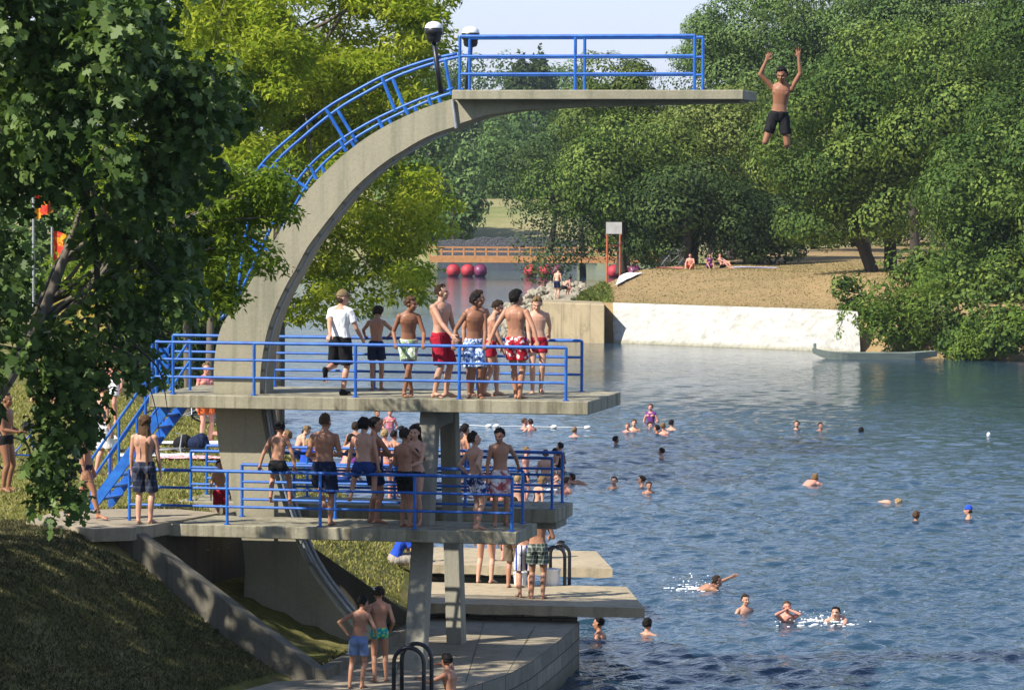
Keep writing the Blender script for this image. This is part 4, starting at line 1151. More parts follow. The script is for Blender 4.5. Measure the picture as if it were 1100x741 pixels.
def rtowel(u, v, Y, w, d, mat, label, g):
    X = PY(u, v, Y).x; m_ = MB(); vs = []
    for i in range(5):
        for j in range(5):
            x = X - w/2 + w*i/4; y = Y + d*j/4; vs.append((x, y, rz(x, y)+0.03+0.04*rnd.random()))
    m_.add(vs+[(a_, b_, c_-0.03) for a_, b_, c_ in vs], [(i*5+j, i*5+5+j, i*5+6+j, i*5+1+j) for i in range(4) for j in range(4)]+[(25+i*5+j, 25+i*5+1+j, 25+i*5+6+j, 25+i*5+5+j) for i in range(4) for j in range(4)])
    m_.build("towel", mat, None, origin=(X, Y, rz(X, Y)), label=label, cat="towel", group=g)
rtowel(720, 293, 219, 1.6, 2.2, M['cloth_red'], "faded red towel on the mound left of the sunbathers", "towels on the far mound")
rtowel(812, 292, 221, 2.6, 2.0, M['cloth_lilac'], "long lilac towel lying at the edge of the wood", "towels on the far mound")

# boat
def boat():
    Yb = 179.5; xa = PY(873, 380, Yb).x; xb = PY(1006, 380, Yb).x; L = xb-xa
    m, nt, b = newmat("weathered_green_boat"); v = coords(nt)
    n_ = noise(nt, coords(nt, (0.4,1,4)), 3, 6, 0.7)
    nt.links.new(ramp(nt, n_, [(0.3,(0.10,0.13,0.115)),(0.6,(0.19,0.22,0.19)),(0.8,(0.32,0.33,0.29))]), b.inputs['Base Color']); b.inputs['Roughness'].default_value = 0.7
    e = empty("boat", (xa, Yb, 0), "long low green wooden punt moored under the riverside bushes", "boat")
    N_ = 22; vs = []; fs = []
    for i in range(N_+1):
        f = i/N_; x = xa + L*f; w = 0.62*min(1, 0.45+2.2*f)*min(1, 0.55+2.5*(1-f)); sheer = 0.31 + 0.20*max(0, 1-f*5)**1.5 + 0.10*max(0, f*4-3)
        bot = -0.05 + 0.32*max(0, 1-f*6)**1.6 + 0.2*max(0, f*5-4)
        vs += [(x, Yb-w, sheer), (x, Yb-w*0.82, bot), (x, Yb+w*0.82, bot), (x, Yb+w, sheer), (x, Yb+w-0.06, sheer), (x, Yb+w*0.78, bot+0.07), (x, Yb-w*0.78, bot+0.07), (x, Yb-w+0.06, sheer)]
    for i in range(N_):
        for k in range(8): fs.append((8*i+k, 8*i+(k+1)%8, 8*i+8+(k+1)%8, 8*i+8+k))
    fs += [(0,1,6,7),(1,2,5,6),(2,3,4,5), (8*N_,8*N_+7,8*N_+6,8*N_+1), (8*N_+1,8*N_+6,8*N_+5,8*N_+2), (8*N_+2,8*N_+5,8*N_+4,8*N_+3)]
    m_ = MB(); m_.add(vs, fs); m_.build("hull", m, e)
    m_ = MB(); m_.box((xa+0.1, Yb, 0.50), 0.12, 0.4, 0.50); m_.build("stem_post", m, e, bevel=0.02)
    for f in (0.3, 0.55, 0.8):
        m_ = MB(); m_.box((xa+L*f, Yb, 0.27), 0.22, 1.06, 0.04); m_.build("thwart", m, e)
boat()

# rubble heap at the tip of the far bank
me_st = []
for k in range(4):
    bm = bmesh.new(); bmesh.ops.create_icosphere(bm, subdivisions=1, radius=1.0)
    for v in bm.verts:
        v.co *= 0.72 + 0.5*rnd.random(); v.co.z *= 0.75
    me = bpy.data.meshes.new("boulder"); bm.to_mesh(me); bm.free(); me.materials.append(M['rubble']); me_st.append(me)
M['rub2'] = plain("pale_limestone", (0.29,0.255,0.185), 0.9, 0, 0.45, 1.6, 0.6); 
for me in me_st: me.materials[0] = M['rub2']
spots = []
for k in range(270):
    f = rnd.random(); u = 540 + 106*f; prof = 331 - 27*math.sin(min(1, f*1.25)*math.pi*0.55) if f < 0.8 else 312
    v = prof + (366-prof)*rnd.random()**1.2*(1.0 if u < 578 else 0.42); Y = 201 + (366-v)*0.17
    spots.append((u, v, Y))
spots.sort(key=lambda s_: -s_[2])
for u, v, Y in spots:
    p = PY(u, v, Y); o = bpy.data.objects.new("boulder", me_st[rnd.randrange(4)])
    o.location = p; q_ = 0.13+0.22*rnd.random()**1.5; o.scale = (q_*1.25, q_, q_); o.rotation_euler = (rnd.random(), rnd.random(), rnd.random()*6)
    link(o, None, "pale limestone boulder in the rubble heap at the tip of the far bank", "boulder", "boulders in the rubble heap")
# earth core under the heap
m_ = MB(); vs = []
n_ = 12
for i in range(n_+1):
    f = i/n_; u = 540+98*f; prof = 334 - 25*math.sin(min(1, f*1.25)*math.pi*0.55)
    a = PY(u, 368, 201.5); b = PY(u, prof+4, 209.0); c = PY(u, prof+6, 213.0)
    vs += [(a.x, a.y, -0.8), (b.x, b.y, b.z), (c.x, c.y+1, -0.8)]
fs = []
for i in range(n_): fs += [(3*i,3*i+3,3*i+4,3*i+1),(3*i+1,3*i+4,3*i+5,3*i+2)]
fs += [(0,1,2),(3*n_,3*n_+2,3*n_+1)]
m_.add(vs, fs); m_.build("rubble_bank", M['rub2'], None, kind='structure')

# ------------------------------------------------------------------ ladders on the quay and jetty
def ladder(uL, vTop, vBot, w, Y, label, gap, z_low, over=0.5, mat=None, dirv=None):
    """bathing ladder: two hooped side rails and rungs"""
    mat = mat or M['darkmetal']
    p0 = PY(uL, vBot, Y); e = empty("ladder", (p0.x, Y, p0.z), label, "ladder", "bathing ladders")
    dv = Vector(dirv or (TA.x, TA.y, 0)).normalized(); sd = Vector((-dv.y, dv.x, 0))
    h = (vBot - vTop)/S(Y); r_ = w/2
    for k in (0, 1):
        b = p0 + sd*gap*k; pts = [b + Vector((0,0,-0.2)), b + Vector((0,0,h-r_))]
        for a in range(1, 12): pts.append(b + dv*(r_-r_*math.cos(math.pi*a/12)) + Vector((0,0,h-r_+r_*math.sin(math.pi*a/12))))
        pts += [b + dv*2*r_ + Vector((0,0,h-r_)), Vector((b.x+dv.x*2*r_, b.y+dv.y*2*r_, z_low))]
        m_ = MB(); m_.tube(pts, 0.032, 10); m_.build("side_rail", mat, e, smooth=True)
    z_ = QZ - 0.15
    while z_ > z_low + 0.1:
        a = p0 + dv*2*r_; m_ = MB(); m_.tube([Vector((a.x, a.y, z_)), Vector((a.x, a.y, z_)) + sd*gap], 0.022, 8); m_.build("rung", mat, e); z_ -= 0.28
    return e
# ------------------------------------------------------------------ people
def skin_mat(name, c):
    m, nt, b = newmat(name)
    v = coords(nt); n1 = noise(nt, v, 4.0, 4, 0.6); n2 = noise(nt, v, 26, 3, 0.6)
    red = (c[0]*1.06, c[1]*0.84, c[2]*0.78)
    col = mix(nt, ramp(nt, n1, [(0.35, (0,0,0)), (0.7, (0.8,)*3)]), c, red)
    col = mix(nt, 0.25, col, ramp(nt, n2, [(0.3, (0.7,0.66,0.62)), (0.7, (1,1,1))]), 'MULTIPLY')
    at = nt.nodes.new("ShaderNodeAttribute"); at.attribute_name = 'feat'
    lips = (c[0]*0.72, c[1]*0.45, c[2]*0.45)
    col = mix(nt, ramp(nt, at.outputs['Fac'], [(0.05, (0,0,0)), (0.45, (1,1,1)), (0.55, (1,1,1)), (0.6, (0,0,0))]), col, lips)
    col = mix(nt, ramp(nt, at.outputs['Fac'], [(0.7, (0,0,0)), (0.9, (1,1,1))]), col, (0.02, 0.013, 0.01))
    nt.links.new(col, b.inputs['Base Color']); b.inputs['Roughness'].default_value = 0.50
    b.inputs['Specular IOR Level'].default_value = 0.35
    b.inputs['Subsurface Weight'].default_value = 0.0
    return m
SK = {'pale': skin_mat("pale_skin", (0.60,0.36,0.25)), 'fair': skin_mat("fair_skin", (0.52,0.305,0.21)), 'tan': skin_mat("tanned_skin", (0.40,0.21,0.128)),
      'brown': skin_mat("brown_skin", (0.28,0.138,0.078)), 'pink': skin_mat("sunburnt_skin", (0.60,0.30,0.22))}
def hair_mat(name, c):
    m, nt, b = newmat(name); v = coords(nt, (1,1,0.25)); n_ = noise(nt, v, 60, 4, 0.7)
    nt.links.new(ramp(nt, n_, [(0.3, tuple(x*0.45 for x in c)), (0.7, tuple(x*1.3 for x in c))]), b.inputs['Base Color'])
    b.inputs['Roughness'].default_value = 0.7; b.inputs['Specular IOR Level'].default_value = 0.12; bump(nt, b, n_, 0.8, 0.01); return m
HA = {'black': hair_mat("black_hair", (0.012,0.010,0.009)), 'dark': hair_mat("dark_brown_hair", (0.035,0.022,0.014)), 'brown': hair_mat("brown_hair", (0.09,0.05,0.026)),
      'light': hair_mat("light_brown_hair", (0.20,0.125,0.06)), 'blond': hair_mat("blond_hair", (0.38,0.25,0.11))}
def cloth_mat(name, c, c2=None, pat=None, sc=12.0, rough=0.85):
    m, nt, b = newmat(name); v = coords(nt)
    base = ramp(nt, noise(nt, v, 9, 4), [(0.3, tuple(x*0.85 for x in c)), (0.7, tuple(min(1, x*1.1) for x in c))])
    if pat == 'floral':
        vo = nt.nodes.new("ShaderNodeTexVoronoi"); vo.inputs['Scale'].default_value = sc; nt.links.new(mix(nt, 0.12, v, noise(nt, v, 14, 2)), vo.inputs['Vector'])
        base = mix(nt, ramp(nt, vo.outputs['Distance'], [(0.36, (1,1,1)), (0.46, (0,0,0))], 'LINEAR'), base, c2)
    elif pat == 'blot':
        base = mix(nt, ramp(nt, noise(nt, v, sc, 4, 0.6, 1.5), [(0.47, (0,0,0)), (0.53, (1,1,1))]), base, c2)
    elif pat == 'plaid':
        sp = nt.nodes.new("ShaderNodeSeparateXYZ"); nt.links.new(v, sp.inputs[0])
        w1 = math_(nt, 'SINE', math_(nt, 'MULTIPLY', sp.outputs['Z'], sc*6.28)); w2 = math_(nt, 'SINE', math_(nt, 'MULTIPLY', math_(nt, 'ADD', sp.outputs['X'], sp.outputs['Y']), sc*6.28))
        f = math_(nt, 'ADD', ramp(nt, w1, [(0.55, (0,0,0)), (0.65, (.5,)*3)]), ramp(nt, w2, [(0.55, (0,0,0)), (0.65, (.5,)*3)]))
        base = mix(nt, f, base, c2)
    elif pat == 'stripe':
        sp = nt.nodes.new("ShaderNodeSeparateXYZ"); nt.links.new(v, sp.inputs[0])
        w1 = math_(nt, 'SINE', math_(nt, 'MULTIPLY', sp.outputs['X'], sc*6.28)); base = mix(nt, ramp(nt, w1, [(0.48, (0,0,0)), (0.52, (1,1,1))]), base, c2)
    elif pat == 'check':
        ch = nt.nodes.new("ShaderNodeTexChecker"); ch.inputs['Scale'].default_value = sc; nt.links.new(v, ch.inputs[0])
        ch.inputs['Color1'].default_value = c + (1,); ch.inputs['Color2'].default_value = c2 + (1,); base = ch.outputs[0]
    nt.links.new(base, b.inputs['Base Color']); b.inputs['Roughness'].default_value = rough; b.inputs['Specular IOR Level'].default_value = 0.2
    bump(nt, b, noise(nt, coords(nt, (1,1,0.5)), 24, 3, 0.6, 0.8), 0.5, 0.012); return m
CL = {'navy': cloth_mat("navy_cloth", (0.012,0.02,0.055)), 'blue': cloth_mat("blue_cloth", (0.015,0.04,0.16)), 'black': cloth_mat("black_cloth", (0.012,0.012,0.014)),
      'red': cloth_mat("red_cloth", (0.36,0.012,0.03)), 'redfloral': cloth_mat("red_white_floral_cloth", (0.42,0.015,0.03), (0.75,0.66,0.62), 'floral', 13),
      'bluefloral': cloth_mat("blue_white_floral_cloth", (0.06,0.18,0.50), (0.70,0.74,0.80), 'blot', 15), 'whitegreen': cloth_mat("white_green_floral_cloth", (0.72,0.73,0.70), (0.33,0.46,0.22), 'blot', 9),
      'white': cloth_mat("white_cotton", (0.80,0.80,0.80)), 'offwhite': cloth_mat("off_white_cloth", (0.72,0.66,0.62), (0.45,0.10,0.10), 'blot', 3.2), 'denim': cloth_mat("pale_denim", (0.16,0.23,0.40)),
      'teal': cloth_mat("teal_green_spotted_cloth", (0.02,0.30,0.32), (0.25,0.60,0.15), 'floral', 22), 'plaid': cloth_mat("navy_plaid_cloth", (0.02,0.026,0.05), (0.08,0.09,0.13), 'plaid', 9),
      'greenplaid': cloth_mat("dark_green_plaid_cloth", (0.04,0.06,0.05), (0.35,0.37,0.32), 'plaid', 13), 'khaki': cloth_mat("khaki_cloth", (0.17,0.13,0.09)), 'gold': cloth_mat("gold_cloth", (0.32,0.20,0.05)),
      'flag': cloth_mat("red_white_blue_cloth", (0.75,0.72,0.72), (0.04,0.06,0.30), 'stripe', 11), 'pink': cloth_mat("pink_cloth", (0.62,0.20,0.24)), 'purple': cloth_mat("purple_cloth", (0.16,0.04,0.20)),
      'orange': cloth_mat("orange_red_cloth", (0.60,0.12,0.03)), 'royal': cloth_mat("royal_blue_cloth", (0.02,0.07,0.45)), 'redcheck': cloth_mat("red_white_check_cloth", (0.62,0.04,0.05), (0.75,0.73,0.72), 'check', 14),
      'tancap': cloth_mat("tan_brown_cap_cloth", (0.20,0.14,0.075)), 'greyshorts': cloth_mat("grey_beige_cloth", (0.36,0.31,0.26)), 'bluewhite': cloth_mat("navy_white_cloth", (0.02,0.035,0.13), (0.62,0.64,0.70), 'blot', 5)}

class Blob(MB):
    def cone(self, a, ra, b, rb, seg=10):
        """round-ended tapered limb"""
        a = Vector(a); b = Vector(b); d = b-a; L = d.length
        if L < 1e-5: d = Vector((0,0,1)); L = 1e-5
        d = d/L
        prof = [(ra*math.sin(R(t)), -ra*math.cos(R(t))) for t in (12, 40, 65, 90)] + [(rb*math.sin(R(t)), L - rb*math.cos(R(t))) for t in (90, 115, 140, 168)]
        self.lathe(a, prof, seg, d)
    def ell(self, c, r, X=(1,0,0), Y=(0,1,0), Z=(0,0,1), seg=12):
        c = Vector(c); X, Y, Z = Vector(X), Vector(Y), Vector(Z); vs = []; fs = []; rows = 8
        for i in range(rows+1):
            t = math.pi*(0.04 + 0.92*i/rows)
            for k in range(seg):
                a = 2*math.pi*k/seg
                vs.append(c + X*(r[0]*math.sin(t)*math.cos(a)) + Y*(r[1]*math.sin(t)*math.sin(a)) - Z*(r[2]*math.cos(t)))
        for i in range(rows):
            for k in range(seg):
                k2 = (k+1) % seg; fs.append((i*seg+k, i*seg+k2, (i+1)*seg+k2, (i+1)*seg+k))
        fs.append(tuple(range(seg-1,-1,-1))); fs.append(tuple(rows*seg+k for k in range(seg)))
        self.add(vs, fs)
    def loft(self, secs, seg=18):
        """secs: (centre, X axis, half width, Y axis, half depth)"""
        vs = []; fs = []; n = len(secs)
        for c, X, w, Y, d in secs:
            for k in range(seg):
                a = 2*math.pi*k/seg; ca, sa = math.cos(a), math.sin(a)
                ca = math.copysign(abs(ca)**0.85, ca); sa = math.copysign(abs(sa)**0.85, sa)
                vs.append(Vector(c) + Vector(X)*(w*ca) + Vector(Y)*(d*sa))
        for i in range(n-1):
            for k in range(seg):
                k2 = (k+1) % seg; fs.append((i*seg+k, i*seg+k2, (i+1)*seg+k2, (i+1)*seg+k))
        fs.append(tuple(range(seg-1,-1,-1))); fs.append(tuple((n-1)*seg+k for k in range(seg)))
        self.add(vs, fs)

PENDING = []
def pend(blob, vox, smooth_it, obj, post=None):
    me = bpy.data.meshes.new("raw"); me.from_pydata([tuple(p) for p in blob.v], [], blob.f)
    bm = bmesh.new(); bm.from_mesh(me); bmesh.ops.recalc_face_normals(bm, faces=bm.faces); bm.to_mesh(me); bm.free()
    t = bpy.data.objects.new("raw", me); COL.objects.link(t)
    m_ = t.modifiers.new("r", 'REMESH'); m_.mode = 'VOXEL'; m_.voxel_size = vox; m_.use_smooth_shade = True
    if smooth_it:
        s_ = t.modifiers.new("s", 'SMOOTH'); s_.factor = 0.5; s_.iterations = smooth_it
    PENDING.append((t, obj, post))
def flush():
    bpy.context.view_layer.update()
    dg = bpy.context.evaluated_depsgraph_get()
    for t, obj, post in PENDING:
        me = bpy.data.meshes.new_from_object(t.evaluated_get(dg))
        mats = list(obj.data.materials); me.name = obj.name
        me.materials.clear()
        for m_ in mats: me.materials.append(m_)
        me.polygons.foreach_set('use_smooth', [True]*len(me.polygons))
        me.polygons.foreach_set('material_index', [0]*len(me.polygons))
        if post: post(me)
        old = obj.data; obj.data = me; bpy.data.meshes.remove(old)
    for t, obj, post in PENDING:
        me = t.data; bpy.data.objects.remove(t); bpy.data.meshes.remove(me)
    PENDING.clear()

def ik(a, b, l1, l2, pole):
    """middle joint of a two-bone chain from a towards b; returns joint, reached end"""
    a = Vector(a); b = Vector(b); d = b-a; L = d.length
    if L > (l1+l2)*0.995: d = d*((l1+l2)*0.995/L); b = a+d; L = d.length
    L = max(L, abs(l1-l2)+0.01)
    x = (l1*l1 - l2*l2 + L*L)/(2*L); h = math.sqrt(max(0, l1*l1-x*x)); u = d.normalized()
    p = Vector(pole); p = p - u*p.dot(u)
    if p.length < 1e-4: p = Vector((0,1,0.1)) - u*u.dot(Vector((0,1,0.1)))
    return a + u*x + p.normalized()*h, b
def wrinkle(amp, seed):
    def f(me):
        n = len(me.vertices); co = np.empty(n*3, np.float32); no = np.empty(n*3, np.float32)
        me.vertices.foreach_get('co', co); me.vertices.foreach_get('normal', no); co = co.reshape(-1,3); no = no.reshape(-1,3)
        a = fbm(co[:,0]*16+seed, co[:,2]*9+co[:,1]*12, seed) - 0.47 + 0.5*(vnoise(co[:,0]*34+co[:,1]*30, co[:,2]*7, seed+3)-0.5)
        co = co + no*(a*amp)[:,None]; me.vertices.foreach_set('co', co.ravel()); me.update()
    return f

class Pose: pass
NP = [0]
def person(label, pos, H=1.7, yaw=0, skin='tan', build=1.0, lean=0, side=0, twist=0, head=(0, 0), hips=None, hipdrop=0.0,
           feet=None, hands=None, handpose=('relax','relax'), palm=(None, None), knee=None, elbow=None, footdir=None,
           hair=('short','dark'), wear=(), group=None, vox=0.009, female=False, half=False, parent_list=None, roll=None):
    """hands/feet: ((left),(right)) targets in the figure's own frame (x right, y front, z up, metres) or None"""
    NP[0] += 1; seed = NP[0]
    k = H/1.75; pos = Vector(pos)
    rot = Matrix.Rotation(-R(yaw), 3, 'Z')
    if roll is not None: rot = rot @ Matrix.Rotation(R(roll[1]), 3, roll[0])
    hip_z = (0.91*k if hips is None else hips[2]) - hipdrop
    P = Vector((0 if hips is None else hips[0], 0 if hips is None else hips[1], hip_z + 0.03*k))
    la = R(lean); sa = R(side)
    def sdir(a): return Vector((math.sin(sa), math.sin(a)*math.cos(sa), math.cos(a)*math.cos(sa)))
    d1, d2 = sdir(la*0.75), sdir(la*1.15)
    Lsp = 0.53*k
    def spine(f): return P + d1*(Lsp*min(f, .5)) + d2*(Lsp*max(0, f-.5))
    tw = R(twist)
    def right(f): a = -tw*max(0, min(1, f)); return Vector((math.cos(a), math.sin(a), -math.sin(sa)*0.8*math.cos(a))).normalized()
    def front(f):
        dd = d1 if f < .5 else d2; r = right(f); return dd.cross(r).normalized()
    bw = build
    B = Blob()
    prof = [(-.17,.105,.075),(-.05,.158,.10),(.05,.165,.108),(.2,.142,.095),(.36,.130,.087),(.55,.148,.100),(.72,.166,.112),(.84,.168,.108),(.93,.140,.090),(1.0,.080,.068)]
    if female: prof = [(-.17,.115,.08),(-.05,.170,.11),(.05,.172,.115),(.2,.138,.093),(.36,.118,.082),(.55,.130,.092),(.72,.146,.104),(.84,.148,.098),(.93,.125,.085),(1.0,.070,.062)]
    def tors(inf=0.0, lo=-1, hi=2):
        out = []
        for f, w, d in prof:
            if lo <= f <= hi: out.append((spine(f), right(f), w*k*bw+inf, front(f), d*k*(0.6+0.4*bw)+inf))
        return out
    B.loft(tors())
    f9 = 0.88; SH = {}
    for i, s in ((0,-1),(1,1)): SH[i] = spine(f9) + right(1)*(s*(0.172 if not female else 0.152)*k*(0.4+0.6*bw)) - d2*0.005*k
    N = spine(1.0)
    # back and chest relief
    fr = front(1); rr = right(1)
    for s in (-1, 1):
        B.ell(spine(.76)+rr*(s*.085*k*bw)-fr*(.072*k), (.062*k*bw,.042*k,.085*k), rr, fr, d2)        # shoulder blades
        B.ell(spine(.74)+rr*(s*.078*k*bw)+fr*((.060 if not female else .078)*k), (.078*k*bw,(.036 if not female else .056)*k,.060*k), rr, fr, d2)   # chest
        B.ell(spine(.28)+right(.3)*(s*.048*k)-front(.3)*(.058*k), (.032*k,.034*k,.13*k), right(.3), front(.3), d1)       # muscles along the spine
        B.ell(P+right(0)*(s*.078*k)-front(0)*(.050*k)-Vector((0,0,.045*k)), (.085*k,.075*k,.09*k))
        B.cone(N-d2*0.0+rr*(s*.035*k), .045*k, SH[0 if s < 0 else 1]-rr*(s*.02*k)+d2*.005*k, .045*k)
    # head
    hy, hp = R(head[0]), R(head[1])
    tb = math.atan2(-d2.x, 1) * 0
    hm = Matrix.Rotation(-tw - hy, 3, 'Z') @ Matrix.Rotation(-(la*0.35 + hp), 3, 'X')
    hr, hf, hu = hm @ Vector((1,0,0)), hm @ Vector((0,1,0)), hm @ Vector((0,0,1))
    NT = N + (d2*0.6+hu*0.4).normalized()*0.062*k + hf*0.012*k
    B.cone(N - d2*0.03*k, .058*k*(.5+.5*bw), NT, .053*k*(.6+.4*bw))
    kh = 1.08*(0.72*k + 0.28)                               # children's heads are relatively larger
    HC = NT + hu*0.095*kh + hf*0.012*kh
    B.ell(HC + hu*.018*kh - hf*.008*kh, (.073*kh,.092*kh,.092*kh), hr, hf, hu, 14)
    B.ell(HC - hu*.045*kh + hf*.022*kh, (.056*kh,.066*kh,.072*kh), hr, hf, hu, 14)
    B.ell(HC - hu*.092*kh + hf*.060*kh, (.024*kh,.022*kh,.018*kh), hr, hf, hu)
    B.cone(HC + hf*.083*kh + hu*.005*kh, .010*kh, HC + hf*.101*kh - hu*.030*kh, .015*kh, 8)
    B.ell(HC + hf*.080*kh + hu*.020*kh, (.048*kh,.014*kh,.010*kh), hr, hf, hu)
    B.ell(HC + hf*.083*kh - hu*.062*kh, (.024*kh,.012*kh,.010*kh), hr, hf, hu)
    for s in (-1, 1):
        B.ell(HC + hr*(s*.074*kh) - hf*.008*kh - hu*.012*kh, (.009*kh,.020*kh,.030*kh), (hr*1.0), hf, hu)
        B.ell(HC + hr*(s*.038*kh) + hf*.066*kh - hu*.028*kh, (.022*kh,.020*kh,.018*kh), hr, hf, hu)
    # legs
    thl, shl = .435*k, .42*k
    HIP = {}; KN = {}; AN = {}
    foot_h = .072*k
    for i, s in ((0,-1),(1,1)):
        HIP[i] = P + right(0)*(s*.088*k) - Vector((0,0,.035*k))
        tgt = feet[i] if feet is not None and feet[i] is not None else (s*.10*k, .0, 0)
        A_ = Vector(tgt) + Vector((0,0,foot_h))
        pole = (knee[i] if knee and knee[i] else (s*.12, 1, 0.1))
        KN[i], AN[i] = ik(HIP[i], A_, thl, shl, pole)
        if half: continue
        B.cone(HIP[i], .088*k*bw, HIP[i].lerp(KN[i], .45), .076*k*bw); B.cone(HIP[i].lerp(KN[i], .45), .076*k*bw, KN[i], .054*k)
        dsh = (AN[i]-KN[i]); bk = Vector((0,-1,0)) - dsh.normalized()*dsh.normalized().dot(Vector((0,-1,0)))
        if bk.length < .2: bk = Vector((0,0,-1))
        bk.normalize()
        B.cone(KN[i], .052*k, KN[i]+dsh*.30+bk*.018*k, .056*k*(.5+.5*bw)); B.cone(KN[i]+dsh*.30+bk*.018*k, .056*k*(.5+.5*bw), AN[i], .036*k)
        fd = Vector(footdir[i] if footdir and footdir[i] else (s*.22, 1, 0)).normalized(); fs_ = Vector((0,0,1)).cross(fd)
        if fs_.length < .1: fs_ = Vector((1,0,0))
        fs_.normalize(); fu = fd.cross(fs_)*-1
        if fu.length < .1: fu = Vector((0,0,1))
        fu = fs_.cross(fd)*-1
        if fu.z < 0: fu = -fu
        o_ = AN[i] - fu*(foot_h)
        B.ell(o_ + fu*.034*k - fd*.035*k, (.031*k,.040*k,.036*k), fs_, fd, fu)
        B.cone(AN[i]-fu*.012*k+fd*.01*k, .036*k, o_+fu*.030*k+fd*.115*k, .027*k)
        B.ell(o_ + fu*.022*k + fd*.115*k, (.044*k,.060*k,.023*k), fs_, fd, fu)
        for q in range(5):
            xx = (-.034+.017*q)*k*(1 if s < 0 else -1)*-1; big = q == (4 if s < 0 else 0)
            B.cone(o_+fu*.016*k+fd*.140*k+fs_*xx, (.013 if big else .011)*k, o_+fu*.013*k+fd*(.188 if big else .180-.006*abs(q-2))*k+fs_*xx*1.05, (.012 if big else .009)*k, 6)
    # arms
    ual, fal = .30*k, .255*k
    EL = {}; WR = {}
    for i, s in ((0,-1),(1,1)):
        S_ = SH[i]
        if hands is not None and hands[i] is not None: tgt = Vector(hands[i])
        else: tgt = S_ + rr*(s*.10*k) + Vector((0,.05*k,-.535*k))
        pole = elbow[i] if elbow and elbow[i] else (s*.5, -1, -0.25)
        EL[i], WR[i] = ik(S_, tgt, ual, fal, pole)
        B.ell(S_, (.056*k*bw,.056*k*bw,.056*k), rr, fr, d2)
        B.cone(S_, .053*k*bw, S_.lerp(EL[i], .5), .047*k*bw); B.cone(S_.lerp(EL[i], .5), .047*k*bw, EL[i], .038*k)
        fo = WR[i]-EL[i]
        B.cone(EL[i], .036*k, EL[i]+fo*.28, .039*k*(.5+.5*bw)); B.cone(EL[i]+fo*.28, .039*k*(.5+.5*bw), WR[i], .026*k)
        # hand
        hp_ = handpose[i]; fdv = fo.normalized()
        pn = Vector(palm[i]) if palm[i] is not None else rr*(-s)
        if hp_ == 'grip': hd = (Vector((0,1,0))*0.75 + fdv*0.5).normalized(); pn = Vector(palm[i]) if palm[i] is not None else Vector((0,0,-1))
        elif hp_ == 'gripback': hd = (Vector((0,-1,0))*0.75 + fdv*0.5).normalized(); pn = Vector((0,0,-1))
        else: hd = fdv
        pn = (pn - hd*pn.dot(hd)); pn = pn.normalized() if pn.length > .05 else hd.orthogonal().normalized()
        sd = hd.cross(pn).normalized()                # across the palm
        W_ = WR[i]; kh2 = k*1.0
        B.loft([(W_-hd*.01*k, sd, .026*k, pn, .020*k), (W_+hd*.035*k, sd, .038*k, pn, .018*k), (W_+hd*.085*k, sd, .042*k, pn, .015*k), (W_+hd*.097*k, sd, .036*k, pn, .011*k)], 12)
        curl, spread = {'relax': (22, .10), 'grip': (62, .05), 'gripback': (62, .05), 'open': (6, .30), 'flat': (8, .10), 'fist': (75, .03)}[hp_]
        inner = -1 if sd.dot(rr*(-s)) < 0 else 1       # thumb side points to the body midline / up
        tside = sd*inner
        if hp_ in ('open', 'flat'):
            tside = sd if sd.dot(rr*(-s)) > 0 else -sd
        for q in range(4):
            off = (-.030 + .020*q); ln = (.078,.088,.083,.064)[q] if tside.dot(sd) < 0 else (.064,.083,.088,.078)[q]
            b0 = W_ + hd*.088*k + sd*off*k; dirq = (hd + sd*(off/.03*spread)).normalized(); p0 = b0; r0 = .0098*k
            for sg, (fr_, cmul) in enumerate(((.46, .55), (.31, 1.2), (.23, 1.5))):
                a = R(curl*cmul); dv = dirq*math.cos(a) + pn*math.sin(a); p1 = p0 + dv.normalized()*ln*fr_*k
                B.cone(p0, r0, p1, r0*.92, 6); p0 = p1; r0 *= .93
        t0 = W_ + hd*.028*k + tside*.030*k; td = (hd*.65 + tside*.62 + pn*(.25 if curl < 40 else .6)).normalized()
        t1 = t0 + td*.042*k; t2 = t1 + (td*.6+hd*.7+pn*(.1 if curl < 40 else .5)).normalized()*.034*k
        B.cone(t0, .015*k, t1, .012*k, 6); B.cone(t1, .012*k, t2, .010*k, 6)
    # place
    B.v = [tuple(rot @ Vector(p)) for p in B.v]
    me = bpy.data.meshes.new("person"); me.materials.append(SK[skin])
    o = bpy.data.objects.new("person", me); o.location = pos
    link(o, None, label, "person", group)
    HCw, hrw, hfw, huw = rot @ HC, rot @ hr, rot @ hf, rot @ hu
    chest = [rot @ (spine(.70)+rr*(s*.085*k*bw)+fr*(.118*k)) for s in (-1,1)]
    def feats(me):
        n = len(me.vertices); co = np.empty(n*3, np.float32); me.vertices.foreach_get('co', co); co = co.reshape(-1,3)
        rel = co - np.array(HCw, np.float32)
        x, y, z = rel@np.array(hrw), rel@np.array(hfw), rel@np.array(huw); x = x/kh; y = y/kh; z = z/kh
        f = np.zeros(n, np.float32)
        face = (y > .045)
        for s in (-1, 1):
            f[face & (((x-s*.031)/.014)**2 + ((z-.000)/.0075)**2 < 1)] = 1.0
            f[face & (((x-s*.032)/.020)**2 + ((z-.022)/.0055)**2 < 1)] = 1.0
        f[face & ((x/.024)**2 + ((z+.063)/.010)**2 < 1)] = 0.5
        for c in chest: f[((co-np.array(c, np.float32))**2).sum(1) < (.017*k)**2] = 0.5
        a = me.attributes.new('feat', 'FLOAT', 'POINT'); a.data.foreach_set('value', f)
    pend(B, vox, 3, o, feats)
    # hair
    def child(name, blob, mat, vx, sm=2, post=None):
        blob.v = [tuple(rot @ Vector(p)) for p in blob.v]
        me = bpy.data.meshes.new(name); me.materials.append(mat); c = bpy.data.objects.new(name, me); link(c, o); pend(blob, vx, sm, c, post); return c
